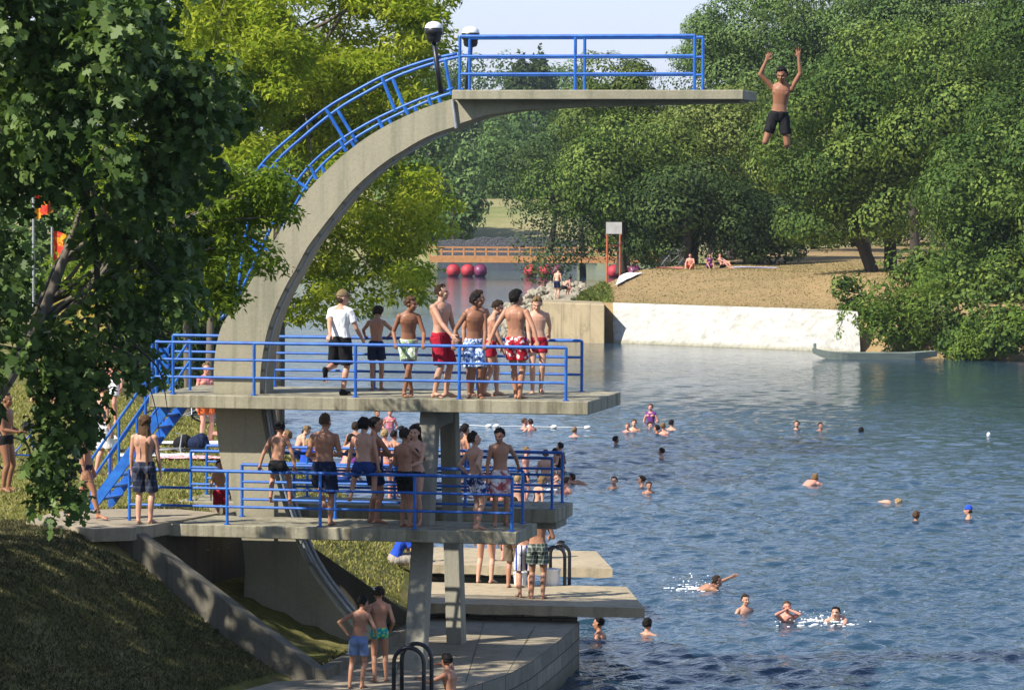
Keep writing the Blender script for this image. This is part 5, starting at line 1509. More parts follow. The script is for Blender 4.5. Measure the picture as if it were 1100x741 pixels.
    rg_ = np.random.RandomState(seed*7+1)
    style, hc = hair
    if style in ('short','mop','crop','long','dread','wet'):
        Hh = Blob(); rad = {'short': .020, 'mop': .028, 'crop': .013, 'long': .026, 'dread': .026, 'wet': .016}[style]*kh
        cnt = 120
        for q in range(cnt):
            t = (q+.5)/cnt; zz = 1-1.62*t; a = q*2.39996; r_ = math.sqrt(max(0, 1-zz*zz)); dx, dy, dz = r_*math.cos(a), r_*math.sin(a), zz
            if dy > 0.15 and dz < 0.50 + 0.25*dy: continue
            if abs(dx) > 0.55 and dy > -0.05 and dz < 0.05: continue
            if dz < -0.45 and style in ('crop','short','wet'): continue
            j = 1 + 0.06*rg_.normal()
            c = HC + hu*.018*kh - hf*.008*kh + hr*(dx*.075*kh*j) + hf*(dy*.093*kh*j) + hu*(dz*.094*kh*j)
            Hh.ell(c, (rad*(.8+.5*rg_.rand()), rad*(.8+.5*rg_.rand()), rad*(.8+.4*rg_.rand())), hr, hf, hu, 8)
        if style in ('long','dread'):
            ln = .34 if style == 'long' else .34
            for q in range(26):
                a = R(95 + 170*q/25); st = HC + hr*(math.sin(a)*.070*kh*(1 if q < 99 else 1)) + hf*(math.cos(a)*.085*kh) - hu*.02*kh
                sx = (q-12.5)/12.5; st = HC + hr*(sx*.072*kh) - hf*(.075*kh*math.sqrt(1-0.8*sx*sx)) - hu*.03*kh
                en = st + Vector((sx*.05*k, -.03*k, -ln*k*(.75+.35*rg_.rand())))
                Hh.cone(st, .022*kh, st.lerp(en, .5)-Vector((0,.018*k,0)), .020*kh, 7); Hh.cone(st.lerp(en, .5)-Vector((0,.018*k,0)), .020*kh, en, .010*kh, 7)
        if style == 'dread':
            for sx, ln in ((.06,.86),(.075,.80),(.045,.70),(-.05,.55)):
                st = HC + hr*sx*k - hf*.07*kh - hu*.10*k; p1 = st + Vector((.015*k,-.055*k,-.25*k)); p2 = st + Vector((.02*k,-.05*k,-ln*k))
                Hh.cone(st, .014, p1, .013, 7); Hh.cone(p1, .013, p2, .010, 7)
        child("hair", Hh, HA[hc], max(vox*1.0, .009) if style != 'dread' else .009, 1)
    elif style in ('cap', 'swimcap'):
        Hh = Blob(); c0 = HC + hu*.022*kh - hf*.008*kh
        secs = []
        for zz in (.0,.03,.06,.085,.104,.112):
            r_ = math.sqrt(max(0.02, 1-(zz/.114)**2)); secs.append((c0+hu*zz*kh, hr, .084*kh*r_, hf, .103*kh*r_))
        Hh.loft(secs)
        if style == 'cap':
            Hh.loft([(c0+hf*.06*kh+hu*.004*kh, hr, .072*kh, hu, .006), (c0+hf*.13*kh-hu*.004*kh, hr, .066*kh, hu, .005), (c0+hf*.175*kh-hu*.012*kh, hr, .036*kh, hu, .005)], 14)
        child("cap", Hh, CL[hc] if hc in CL else HA[hc], .007, 1)
        Hb = Blob()
        for q in range(40):
            a = R(100 + 160*q/39); zz = -.01 - .045*rg_.rand()
            Hb.ell(HC + hr*(math.sin(a)*.0*kh) + hr*(.072*kh*math.sin(R(-75+150*q/39))) - hf*(.088*kh*math.cos(R(-75+150*q/39))) + hu*zz*kh, (.016,.016,.022), hr, hf, hu, 7)
        child("hair", Hb, HA['dark'], .009, 1)
    # clothes
    for item, mat in wear:
        C_ = Blob()
        if item in ('shorts', 'longshorts', 'trunks', 'speedo', 'bikini'):
            frac = {'shorts': .62, 'longshorts': .90, 'trunks': .42, 'speedo': .10, 'bikini': .06}[item]
            fl = {'shorts': .030, 'longshorts': .034, 'trunks': .020, 'speedo': .006, 'bikini': .005}[item]*k
            topf = .14 if item != 'bikini' else .02
            inf = .010 if item in ('shorts','longshorts','trunks') else .005
            secs = [(spine(-.17), right(0), .112*k*bw+inf, front(0), .085*k+inf)]
            for f, w, d in ((-.05,.162,.108),(.05,.168,.115),(topf,.152 if not female else .150,.105)):
                secs.append((spine(f), right(f), w*k*bw+inf, front(f), d*k*(.6+.4*bw)+inf))
            C_.loft(secs)
            for s in (-1, 1): C_.ell(P+right(0)*(s*.078*k)-front(0)*(.050*k)-Vector((0,0,.045*k)), (.085*k+inf,.075*k+inf,.09*k+inf))
            for i in (0, 1):
                e_ = HIP[i].lerp(KN[i], frac)
                if frac > .3: C_.tube([HIP[i]+ (HIP[i]-KN[i]).normalized()*.02*k, HIP[i].lerp(KN[i], frac*.5), e_], [.098*k*bw+inf, .088*k*bw+fl*.6, .076*k*bw+fl], 16)
                else: C_.cone(HIP[i], .092*k*bw+inf*.5, e_, .088*k*bw+inf*.5)
            child("shorts" if item in ('shorts','longshorts') else ("swim_trunks" if item != 'bikini' else "bikini_bottom"), C_, CL[mat], max(.009, vox), 2, wrinkle(.020 if item in ('shorts','longshorts') else .007, seed))
        elif item in ('tshirt', 'vest'):
            C_.loft(tors(.016, .0, .97))
            for i, s in ((0,-1),(1,1)):
                S_ = SH[i]; C_.cone(N+rr*(s*.06*k), .040*k, S_, .066*k)
                if item == 'tshirt': C_.tube([S_-(EL[i]-S_).normalized()*.02, S_.lerp(EL[i], .35), S_.lerp(EL[i], .62)], [.068*k, .066*k, .066*k], 14)
            child("tshirt" if item == 'tshirt' else "vest", C_, CL[mat], max(.009, vox), 2, wrinkle(.020, seed))
        elif item == 'bikinitop':
            C_.loft([(spine(.64), rr, .150*k*bw, fr, .108*k), (spine(.70), rr, .154*k*bw, fr, .112*k)])
            for s in (-1, 1): C_.ell(spine(.72)+rr*(s*.072*k)+fr*(.085*k), (.062*k,.062*k,.056*k), rr, fr, d2)
            child("bikini_top", C_, CL[mat], max(.008, vox), 1)
        elif item == 'shoes':
            for i in (0, 1):
                C2 = Blob(); fd = Vector(footdir[i] if footdir and footdir[i] else ((-1,1)[i]*.22, 1, 0)).normalized(); fs_ = Vector((0,0,1)).cross(fd)
                fs_ = fs_.normalized() if fs_.length > .1 else Vector((1,0,0))
                fu = fd.cross(fs_); o_ = AN[i]-fu*foot_h
                C2.ell(o_+fu*.042*k-fd*.025*k, (.045*k,.058*k,.050*k), fs_, fd, fu); C2.cone(o_+fu*.045*k, .046*k, o_+fu*.034*k+fd*.15*k, .036*k); C2.cone(o_+fu*.08*k, .045*k, o_+fu*.04*k, .045*k)
                child("shoe", C2, CL[mat], .009, 2)
        elif item == 'goggles':
            secs = [HC + hu*.075*kh + hr*(.082*kh*math.cos(a)) + hf*(.098*kh*math.sin(a)) + hu*.03*kh*math.sin(a) for a in [2*math.pi*q/20 for q in range(20)]]
            m_ = MB(); m_.tube([rot @ p + pos for p in secs], .008, 6, closed=True)
            m_.build("goggles_strap", CL[mat], o)
    return o
# ------------------------------------------------------------------ the people in the photograph
def on_plane(u, v, z): return PZ(u, v, z)
def at_t(u, t, z):
    s_ = s_of([u], t, z)[0]; return T(s_, t, z)
def local(o_pos, yaw, world_pt):
    """world point -> figure frame"""
    d = Vector(world_pt) - Vector(o_pos); return Matrix.Rotation(R(yaw), 3, 'Z') @ d
def rail_pt(u, t, z):                                # point just above a railing top at pixel column u
    s_ = s_of([u], t, z)[0]; return T(s_, t, z)
RZ = 5.0 + HS[0]; RL = 3.0 + HS[0]
GM = "boys on the middle platform"; GL = "bathers on the lower platform"
def stand(label, u, t, z, yaw, handpx=(None, None), rail=None, **kw):
    p = at_t(u, t, z); hands = [None, None]
    for i in (0, 1):
        if handpx[i] is not None:
            hx = handpx[i]
            if isinstance(hx, (int, float)):
                tt, zz = rail; w = rail_pt(hx, tt, zz) + Vector((0, 0, .035)); l = local(p, yaw, w)
                l = l - Vector((0, .07 if kw.get('handpose', ('grip','grip'))[i] == 'grip' else -.07, 0)); hands[i] = l
            else: hands[i] = Vector(hx)
    return person(label, p, yaw=yaw, hands=hands, **kw)
NR, FR = (0.12, RZ), (2.72, RZ)
# 1 man in white T-shirt and cap
stand("man in a white T-shirt, brown cap and black shorts on the middle platform", 365, 0.62, 5.0, 28, (352, (.27,.26,.93)), NR, H=1.72, skin='fair', build=1.06, head=(45, 4),
      feet=((-.08,-.10,.0),(.07,.02,0)) if False else ((-.10,-.28,.34),(.06,.0,0)), footdir=((0,.2,-1),None), knee=((-.2,1,0),None), handpose=('gripback','relax'), hair=('cap','tancap'),
      wear=(('tshirt','white'),('longshorts','black'),('shoes','black')), group=GM, lean=3)
stand("small boy in navy shorts leaning over the far railing with his head down", 404, 2.28, 5.0, 4, (392.5, 418), FR, H=1.42, skin='tan', build=.9, lean=10, head=(8, 28), handpose=('grip','grip'),
      hair=('mop','dark'), wear=(('shorts','navy'),), group=GM, elbow=((-1,-.4,0),(1,-.4,0)), feet=((-.05,-.1,0),(.09,-.05,0)))
stand("tanned boy in white and green patterned shorts leaning on the near railing", 438.5, .42, 5.0, 176, (455, 425), NR, H=1.66, skin='brown', build=.92, lean=14, head=(-62, 2), handpose=('grip','grip'),
      hair=('short','brown'), wear=(('shorts','whitegreen'),), group=GM, feet=((.07,.02,0),(-.06,-.12,0)), knee=((0,1,0),(0,1,0)), elbow=((-.4,-1,0),(.4,-1,0)))
stand("tall pale young man in plain red shorts, tallest of the row", 473, .5, 5.0, 118, ((-.24,.22,.93), 487), NR, H=1.84, skin='fair', build=1.06, head=(-28, -4), handpose=('relax','relax'),
      hair=('crop','dark'), wear=(('longshorts','red'),), group=GM, twist=10, feet=((-.12,.04,0),(.12,-.04,0)))
stand("tanned boy in blue and white patterned shorts holding the near railing", 509, .40, 5.0, 168, (521, 487.5), NR, H=1.70, skin='brown', build=.94, lean=7, head=(-70, -2), handpose=('grip','grip'),
      hair=('short','black'), wear=(('longshorts','bluefloral'),), group=GM, feet=((-.08,.03,0),(.07,-.03,0)))
stand("boy almost hidden behind the boy in blue patterned shorts", 512, 1.35, 5.0, 150, ((-.32,.12,.88), None), None, H=1.72, skin='tan', head=(-50, 0), hair=('short','dark'), wear=(('shorts','navy'),), group=GM)
stand("boy in short red trunks seen side-on, looking down to the right", 526, 1.1, 5.0, 88, ((-.10,.20,.80), (.14,.26,.72)), None, H=1.58, skin='fair', build=.95, lean=8, head=(8, 18), hair=('short','dark'),
      wear=(('trunks','red'),), group=GM, feet=((-.08,.12,0),(.08,-.10,0)))
stand("muscular boy with black hair and red floral shorts, back turned, in front of the row", 554, .42, 5.0, 14, (523.5, 577), NR, H=1.76, skin='tan', build=1.02, lean=-3, head=(48, -3), handpose=('gripback','gripback'),
      hair=('mop','black'), wear=(('shorts','redfloral'),), group=GM, feet=((-.02,.10,0),(.06,.03,0)), elbow=((-.8,-.5,0),(.8,-.5,0)))
stand("fair haired boy in red trunks with one elbow out, head bowed, last in the row", 577, 2.15, 5.0, 176, (590, (.13,.16,.78)), FR, H=1.62, skin='pale', build=.98, head=(10, 26), handpose=('gripback','relax'),
      hair=('short','light'), wear=(('trunks','red'),), group=GM, elbow=((-1,-.2,.1),None), feet=((-.06,.0,0),(.08,.06,0)))
# the boy in the air
jp = PY(838.5, 119, 59.2)
person("boy in black shorts leaping off the top platform with both arms raised", jp - Vector((.03,0,.97)), H=1.66, yaw=184, skin='brown', build=.90, lean=5, side=-6, twist=8, head=(4, 16),
       hands=((-.31,.10,1.80),(.20,.10,1.76)), handpose=('open','open'), palm=((0,1,0),(0,1,0)), elbow=((-1,.05,-.5),(1,.05,-.5)),
       feet=((-.13,-.38,.36),(.19,-.34,.46)), knee=((-.06,1,-.3),(.1,1,-.3)), footdir=((0,-1,.25),(0,-1,.25)), hair=('short','black'), wear=(('shorts','black'),), vox=.0085)

# ---- lower near platform
NRl, FRl = (LN_T+.08, RL), (LN_T+LNW-.12, RL)
def sit_rail(label, u, t, yaw, hpx, H, feet, **kw):
    p = at_t(u, t, RL + .02); k = H/1.75
    hands = []
    for hx in hpx:
        if hx is None: hands.append(None)
        elif isinstance(hx, tuple): hands.append(Vector(hx))
        else: hands.append(local(p, yaw, rail_pt(hx, t, RL) + Vector((0,0,.03))) + Vector((0,-.03,0)))
    return person(label, p, H=H, yaw=yaw, hands=hands, hips=(0, .02, .10*k), feet=feet, **kw)
sit_rail("boy in black trunks sitting on the near railing in front of the arch, back turned", 298, LN_T+.08, 6, (277.5, 318), 1.46, ((-.14,.17,-.50),(.17,.20,-.52)), skin='tan', build=.92, lean=12, head=(10, 10), side=1,
      handpose=('grip','grip'), hair=('short','black'), wear=(('trunks','black'),), group=GL, elbow=((-1,-.5,0),(1,-.5,0)), footdir=((0,1,-.3),(0,1,-.3)))
stand("tall young man in navy shorts leaning back on the near railing, one foot raised", 348, LN_T+.36, 3.0, 6, ((-.16,.22,1.12),(.16,.24,1.12)), NRl, H=1.78, skin='tan', build=1.06, lean=3, head=(28, 0),
      hair=('short','brown'), wear=(('longshorts','navy'),), group=GL, feet=((.0,.05,.26),(.10,.02,0)), knee=((-.3,1,0),None), handpose=('fist','fist'), footdir=((.6,.7,-.3),None))
sit_rail("dark haired boy in blue shorts sitting on the near railing with feet hooked inside", 390, LN_T+.08, 4, ((-.26,.10,.02),(.24,.10,.03)), 1.60, ((-.22,.18,-.46),(.16,.20,-.44)), skin='fair', build=.95, lean=2, head=(20, 2),
      handpose=('grip','grip'), hair=('mop','black'), wear=(('shorts','blue'),), group=GL, footdir=((-.3,1,-.2),(.2,1,-.2)))
stand("young man with folded arms hidden behind the boy in blue shorts", 401, LN_T+.95, 3.0, 60, ((.04,.24,1.10),(-.02,.26,1.14)), None, H=1.70, skin='tan', build=1.0, head=(20, 0), handpose=('fist','fist'),
      hair=('short','black'), wear=(('shorts','navy'),), group=GL, elbow=((-1,.1,-.6),(1,.1,-.6)))
stand("boy in black shorts with an outstretched arm on the railing beside the pillar", 435, LN_T+.42, 3.0, 32, ((-.12,.22,1.0), 468), FRl, H=1.56, skin='tan', build=.93, lean=-4, head=(22, 4), handpose=('relax','grip'),
      hair=('short','dark'), wear=(('shorts','black'),), group=GL, feet=((-.08,.04,0),(.10,-.02,0)))
stand("pale girl hugging the boy in black shorts, mostly hidden by him", 446, LN_T+.82, 3.0, 205, ((-.05,.30,.97),(.26,.32,1.0)), None, H=1.60, skin='pale', female=True, head=(-8, 8), handpose=('flat','flat'),
      hair=('long','dark'), wear=(('bikinitop','navy'),('bikini','navy')), group=GL)
stand("boy in navy and white shorts looking up to the right, hand on the railing", 511, LN_T+.30, 3.0, 48, ((-.14,-.02,.86), 514), NRl, H=1.54, skin='fair', build=.92, lean=-3, head=(28, -14), handpose=('relax','relax'),
      hair=('short','dark'), wear=(('shorts','bluewhite'),), group=GL, elbow=((-.8,-1,0),None), feet=((-.07,.06,0),(.09,-.04,0)))
stand("boy in long off-white shorts facing the camera, elbow out on the end of the railing", 537, LN_T+1.02, 3.0, 170, (557, (.22,.05,.76)), FRl, H=1.57, skin='tan', build=.93, lean=2, head=(28, 16), handpose=('gripback','relax'),
      hair=('short','black'), wear=(('longshorts','offwhite'),), group=GL, elbow=((-1,-.3,.2),(1,-.4,0)), feet=((-.09,.02,0),(.09,.06,0)))

# ---- left bank
p = PZ(155, 562, 3.03)
person("long haired man with dreadlocks in navy plaid shorts standing above the shaded slope", p, H=1.72, yaw=8, skin='fair', build=1.0, head=(10, 12), hands=((-.24,.12,.80),(.25,.08,.80)), hair=('dread','brown'), wear=(('longshorts','plaid'),))
p = PZ(92, 558, 3.03)
person("walking woman in a purple bikini half hidden by the maple leaves", p, H=1.64, yaw=100, skin='tan', female=True, head=(0, 4), feet=((-.06,-.26,0),(.06,.24,0)), hair=('long','dark'), wear=(('bikinitop','purple'),('bikini','navy')))
p = PZ(110, 508, 3.0); p.z = lz(p.x, p.y)
person("man wrapped in a white towel beyond the blue staircase", p, H=1.74, yaw=60, skin='fair', head=(10, 5), feet=((-.08,-.1,0),(.08,.14,0)), hair=('short','dark'), wear=(('longshorts','white'),), vox=.012)
p = PZ(6, 526, 3.0); p.z = lz(p.x, p.y)
person("tanned man in black trunks at the left edge of the lawn", p, H=1.76, yaw=110, skin='brown', build=1.08, hands=((-.2,.2,1.05),(.12,.3,1.08)), hair=('crop','dark'), wear=(('speedo','black'),), vox=.012)

# ---- quay
p = PZ(385, 739, QZ)
person("boy in pale blue shorts with one hand on his hip on the quay", p, H=1.40, yaw=12, skin='tan', build=.90, head=(35, 8), hands=((-.20,.06,.84),(.24,.10,.84)), handpose=('fist','relax'), elbow=((-1,-.2,0),None),
       feet=((-.13,-.04,0),(.05,.02,0)), hair=('short','black'), wear=(('shorts','denim'),), group="two boys on the quay", lean=5, side=4, vox=.0085)
p = PZ(407.5, 732, QZ)
person("boy in teal spotted trunks with goggles on his head on the quay", p, H=1.46, yaw=-4, skin='tan', build=.93, head=(-22, 6), hands=((-.22,.12,.84),(.18,.14,.80)), feet=((-.07,-.04,0),(.10,.05,0)),
       hair=('short','dark'), wear=(('speedo','teal'),('goggles','white')), group="two boys on the quay", vox=.0085)
LY = 55.3
ladder(423, 694, 757, .46, LY, "black hooped bathing ladder at the near edge of the quay", .5, -0.9)
lp = PY(485, 741, 56.4)
person("black haired boy climbing out of the water up the near ladder", Vector((lp.x, lp.y, -.18)), H=1.50, yaw=-62, skin='tan', build=.95, lean=8, head=(20, 4), hips=(0,0,.80), hands=((-.20,.42,1.16),(.16,.34,1.34)),
       handpose=('grip','grip'), hair=('short','black'), wear=(('trunks','navy'),), feet=((-.09,.1,0.05),(.09,.12,.3)))
# ---- jetty
def onj(label, u, v, z, **kw):
    return person(label, PZ(u, v, z), vox=.010, **kw)
GJ = "bathers on the wide jetty"
onj("man in dark green plaid shorts standing on the jetty, back turned", 577, 643, JZ, H=1.72, yaw=8, skin='tan', build=1.06, head=(10, 6), hair=('short','black'), wear=(('shorts','greenplaid'),), group=GJ, hands=((-.14,.28,1.0),(.20,.26,1.08)), feet=((-.10,.02,0),(.10,.0,0)))
onj("child in red, white and blue shorts beside the man in plaid shorts", 564, 641, JZ, H=1.62, yaw=-10, skin='fair', build=.95, hair=('short','dark'), wear=(('longshorts','flag'),), group=GJ, hands=((-.18,.2,.9),(.05,.25,.95)))
onj("man in khaki shorts on the jetty under the end of the lower platform", 551, 631, JZ, H=1.64, yaw=20, skin='tan', build=1.0, hair=('short','dark'), wear=(('longshorts','khaki'),), group=GJ)
onj("woman in a gold bikini bottom on the jetty beside the pillar", 521, 626, JZ, H=1.66, yaw=20, skin='pale', female=True, hair=('long','brown'), wear=(('bikini','gold'),('bikinitop','gold')), group=GJ, feet=((-.14,0,0),(.12,0,0)))
onj("pale bather standing on the farther jetty behind the gold bikini", 535, 602, JZ, H=1.62, yaw=10, skin='pink', hair=('short','light'), wear=(('trunks','pink'),), group=GJ)
p = PY(424, 606, 68.5); 
for _ in range(8):
    d = ray(424, 606); kk = (lz(p.x, p.y)-CAMZ)/d.z; p = CAMPOS + d*kk
person("person in a blue top sitting hunched on the grass bank behind the pillar", Vector((p.x, p.y, lz(p.x, p.y))), H=1.66, yaw=75, skin='fair', lean=32, head=(5, 28), hips=(0,0,.10), hands=((-.12,.50,.36),(.14,.50,.34)),
       feet=((-.10,.62,-.28),(.10,.66,-.30)), hair=('short','blond'), wear=(('tshirt','royal'),('longshorts','greyshorts')), vox=.010)

for (u, v, r_, lab) in ((384, 626, .13, "pale stone on the grass bank just above the far retaining wall"), (421, 650, .16, "pale stone on the grass bank left of the tall pillar"), (404, 640, .09, "small pale stone between the two bigger stones on the grass bank")):
    p = PY(u, v, 65.0); m_ = MB(); bm = bmesh.new(); bmesh.ops.create_icosphere(bm, subdivisions=2, radius=1)
    m_.add([(p.x+q.co.x*r_*1.4*(.8+.4*rnd.random()), p.y+q.co.y*r_, lz(p.x, p.y)+.04+q.co.z*r_*.7*(.8+.4*rnd.random())) for q in bm.verts], [tuple(w.index for w in f.verts) for f in bm.faces]); bm.free()
    m_.build("stone", M['jetty'], None, origin=(p.x, p.y, lz(p.x, p.y)), label=lab, cat="stone", group="pale stones on the grass bank")
# ------------------------------------------------------------------ crowd on the shore behind the tower
def shore(label, u, vhead, Y, H=1.65, yaw=0, sit=False, z=None, **kw):
    """figure whose head top is at pixel (u, vhead); sits or stands"""
    p = PY(u, vhead, Y); kw.setdefault('vox', .013)
    if sit:
        k = H/1.75; p.z -= .88*k
        kw.setdefault('hands', ((-.16,.42,.34),(.16,.42,.34)))
        return person(label, p, H=H, yaw=yaw, hips=(0,0,.09*k), feet=((-.12,.58*k,-.02),(.12,.60*k,-.02)), lean=kw.pop('lean', 22), group=GS, **kw)
    p.z -= H
    return person(label, p, H=H, yaw=yaw, group=GS, **kw)
GS = "bathers on the shore behind the tower"
shore("pale boy bending forward on the shore between the arch and the tall young man", 318, 455, 88, 1.46, 70, skin='pale', lean=26, head=(0,20), hair=('short','light'), wear=(('trunks','navy'),))
shore("fair haired child in a blue top seated on the shore behind the railing", 326, 473, 86, 1.30, 40, True, skin='pink', hair=('mop','blond'), wear=(('tshirt','royal'),('shorts','navy')))
shore("dark haired child seated close beside the fair haired child in blue", 335, 476, 87, 1.25, 20, True, skin='tan', hair=('short','dark'), wear=(('shorts','red'),))
shore("bather with black hair seated between the two tall backs on the lower platform", 372, 468, 86, 1.55, 30, True, skin='fair', hair=('mop','black'), wear=(('shorts','purple'),))
shore("seated dark haired bather whose head shows left of the dark haired boy in blue shorts", 380, 455, 90, 1.65, 10, True, skin='tan', hair=('mop','dark'), wear=(('shorts','black'),))
shore("seated bather with wet black hair lowest in the group behind the lower railing", 366, 484, 84, 1.50, 60, True, skin='fair', hair=('wet','black'), wear=(('shorts','blue'),))
shore("light haired tanned woman in an orange bikini standing behind the folded arms", 413, 462, 88, 1.70, 10, skin='pink', female=True, hair=('short','blond'), wear=(('bikini','orange'),('bikinitop','orange')), feet=((-.13,0,0),(.13,0,0)))
shore("black haired boy on the shore just right of the woman in the orange bikini", 423, 463, 89, 1.60, 40, skin='tan', hair=('short','black'), wear=(('shorts','navy'),))
shore("dark haired bather whose head shows beside the lit pillar", 448, 455, 89, 1.72, 160, skin='pink', hair=('short','black'), wear=(('shorts','red'),))
shore("pale dark haired man standing right of the dark pillar", 492, 461, 88, 1.78, 80, skin='pale', hair=('short','black'), wear=(('shorts','black'),), hands=((-.1,.28,1.15),(.1,.3,1.2)))
shore("second dark haired bather close behind the pale man by the dark pillar", 499, 456, 90, 1.80, 60, skin='tan', hair=('mop','black'), wear=(('shorts','blue'),))
shore("child in red shorts crouching in the shallow water behind the boy in navy and white", 524, 497, 84, 1.20, 120, skin='pale', hair=('short','light'), wear=(('shorts','red'),))
shore("fair haired bather waist deep behind the boy in off-white shorts", 556, 511, 92, 1.45, 20, skin='pale', hair=('short','blond'), wear=(('trunks','navy'),))
shore("woman with long light brown hair leaning forward by the end of the far lower railing", 576, 511, 91, 1.62, 60, skin='fair', female=True, lean=12, head=(0,20), hair=('long','light'), wear=(('bikini','navy'),('bikinitop','navy')))
shore("bald looking fair bather just above the top rail right of the off-white shorts", 565, 480, 100, 1.60, 90, skin='pink', hair=('crop','light'), wear=(('trunks','black'),))

# ---- sunbathers and others on the lawn
def lawnp(u, v):
    p = PZ(u, v, 2.97); p.z = lz(p.x, p.y); return p
p = lawnp(226, 474)
person("sunbather in orange red trunks lying on a towel left of the arch", p + Vector((0,0,.17)), H=1.74, yaw=95, roll=('X', -90), skin='pink', hair=('short','light'), wear=(('trunks','orange'),), vox=.013)
p = lawnp(221, 476)
person("person with a pink vest standing on the lawn beside the arch", p, H=1.70, yaw=150, skin='pink', female=True, hair=('crop','light'), wear=(('vest','pink'),('shorts','orange')), vox=.013)
p = lawnp(236, 545)
person("child in red shorts behind the foot of the arch", p, H=1.15, yaw=150, skin='fair', hair=('short','dark'), wear=(('shorts','red'),), vox=.012)
for (u, v, H, yaw, sk, hr_, wr, lab) in [(36, 432, 1.7, 60, 'fair', ('short','dark'), (('shorts','black'),), "bather in black shorts far back on the lawn seen below the maple branches"),
      (55, 446, 1.62, 120, 'tan', ('long','brown'), (('bikini','red'),('bikinitop','red')), "woman in a red bikini far back on the lawn seen through the maple"),
      (120, 455, 1.74, 200, 'pink', ('short','light'), (('shorts','white'),), "bather in white shorts on the lawn behind the top of the staircase")]:
    p = lawnp(u, v); person(lab, p, H=H, yaw=yaw, skin=sk, hair=hr_, wear=wr, female=wr[0][0] == 'bikini', vox=.014)
def towel(u, v, w, d, yaw, mat, label):
    c = lawnp(u, v); a = R(yaw); X = Vector((math.cos(a), math.sin(a), 0)); Y = Vector((-math.sin(a), math.cos(a), 0)); vs = []
    for i in range(7):
        for j in range(5):
            q = c + X*(w*(i/6-.5)) + Y*(d*(j/4-.5)); vs.append(Vector((q.x, q.y, lz(q.x, q.y)+.035+.035*rnd.random())))
    m_ = MB(); n_ = len(vs); m_.add(vs + [q-Vector((0,0,.03)) for q in vs], [(i*5+j, i*5+5+j, i*5+6+j, i*5+1+j) for i in range(6) for j in range(4)] + [(n_+i*5+j, n_+i*5+1+j, n_+i*5+6+j, n_+i*5+5+j) for i in range(6) for j in range(4)])
    m_.build("towel", mat, None, origin=c, label=label, cat="towel", group="towels on the lawn")
towel(196, 477, 2.1, 1.0, 4, CL['white'], "white towel under the sunbather in orange red trunks")
towel(205, 494, 1.3, .8, -6, CL['redcheck'], "red and white towel spread on the lawn left of the arch")
towel(168, 491, 1.5, .7, 3, CL['white'], "narrow white towel on the lawn right of the long haired man")
towel(95, 472, 1.2, .8, 10, CL['white'], "white towel on the lawn seen left of the staircase")
def bag(u, v, s, mat, label):
    c = lawnp(u, v); B = Blob(); B.ell(c+Vector((0,0,.16*s)), (.28*s,.17*s,.20*s)); B.ell(c+Vector((.05,0,.27*s)), (.18*s,.14*s,.14*s)); B.cone(c+Vector((-.16*s,-.02,.3*s)), .03*s, c+Vector((.12*s,-.05,.40*s)), .03*s)
    B.v = [tuple(Vector(q)-c) for q in B.v]
    me = bpy.data.meshes.new("bag"); me.materials.append(mat); o = bpy.data.objects.new("bag", me); o.location = c
    link(o, None, label, "bag", "bags on the lawn"); pend(B, .02, 2, o, wrinkle(.03, 5))
bag(196, 483, .75, CL['black'], "flat black bag on the lawn left of the arch"); bag(213, 484, .85, CL['navy'], "upright dark blue rucksack on the lawn next to the arch")
# bicycles
M['tyre'] = plain("black_rubber", (0.012,0.012,0.012), 0.8, 0, 0.2); M['bikeblue'] = plain("blue_bicycle_paint", (0.02,0.10,0.42), 0.35); M['bikegrey'] = plain("grey_bicycle_paint", (0.25,0.25,0.26), 0.4, 0.4)
M['saddle'] = plain("black_saddle", (0.015,0.015,0.015), 0.5)
def bicycle(pos, yaw, lay, mat, label):
    """frame along local x; lay = degrees tipped over"""
    e = empty("bicycle", pos, label, "bicycle", "bicycles"); 
    Mx = Matrix.Rotation(R(yaw), 3, 'Z') @ Matrix.Rotation(R(lay), 3, 'X'); off = Vector(pos)
    def W(p): return Mx @ Vector(p) + off
    r_ = .33; a, b = (-.52,0,r_), (.53,0,r_)
    for c in (a, b):
        m_ = MB(); m_.tube([W((c[0]+r_*math.cos(t), 0, c[2]+r_*math.sin(t))) for t in [2*math.pi*q/28 for q in range(28)]], .022, 6, closed=True)
        wh = m_.build("wheel", M['tyre'], e)
        m_ = MB()
        for q in range(14):
            t = 2*math.pi*q/14; m_.tube([W(c), W((c[0]+.31*math.cos(t), 0, c[2]+.31*math.sin(t)))], .004, 4)
        m_.build("spokes", M['greymetal'], wh, origin=wloc(e))
    m_ = MB(); bb, st_, hd_ = (-.08,0,.30), (-.22,0,.80), (.36,0,.78)
    for p, q in ((bb,st_),(st_,hd_),(bb,(.38,0,.68)),(a,bb),(a,(-.19,0,.72)),(b,(.34,0,.86))): m_.tube([W(p), W(q)], .018, 6)
    m_.build("frame", mat, e)
    m_ = MB(); m_.tube([W((.34,0,.86)), W((.32,0,.98)), W((.36,-.26,1.0)), W((.24,-.29,1.0))], .014, 6); m_.tube([W((.32,0,.98)), W((.36,.26,1.0)), W((.24,.29,1.0))], .014, 6); m_.build("handlebar", M['greymetal'], e)
    m_ = MB(); m_.lathe(W((-.25,0,.88)), [(.02,-.10),(.09,-.09),(.10,0),(.05,.08),(.02,.18)], 8, tuple(Mx @ Vector((1,0,0)))); m_.build("saddle", M['saddle'], e)
bicycle(tuple(lawnp(42, 505)), 20, 8, M['bikeblue'], "blue bicycle standing by the tanned man at the left edge")
bicycle(tuple(lawnp(172, 487)+Vector((0,0,.05))), 10, 82, M['bikegrey'], "grey bicycle lying on the lawn right of the long haired man")
bicycle(tuple(lawnp(200, 456)+Vector((0,0,.05))), -8, 62, M['bikegrey'], "grey bicycle tipped over behind the sunbather near the slim trunks")
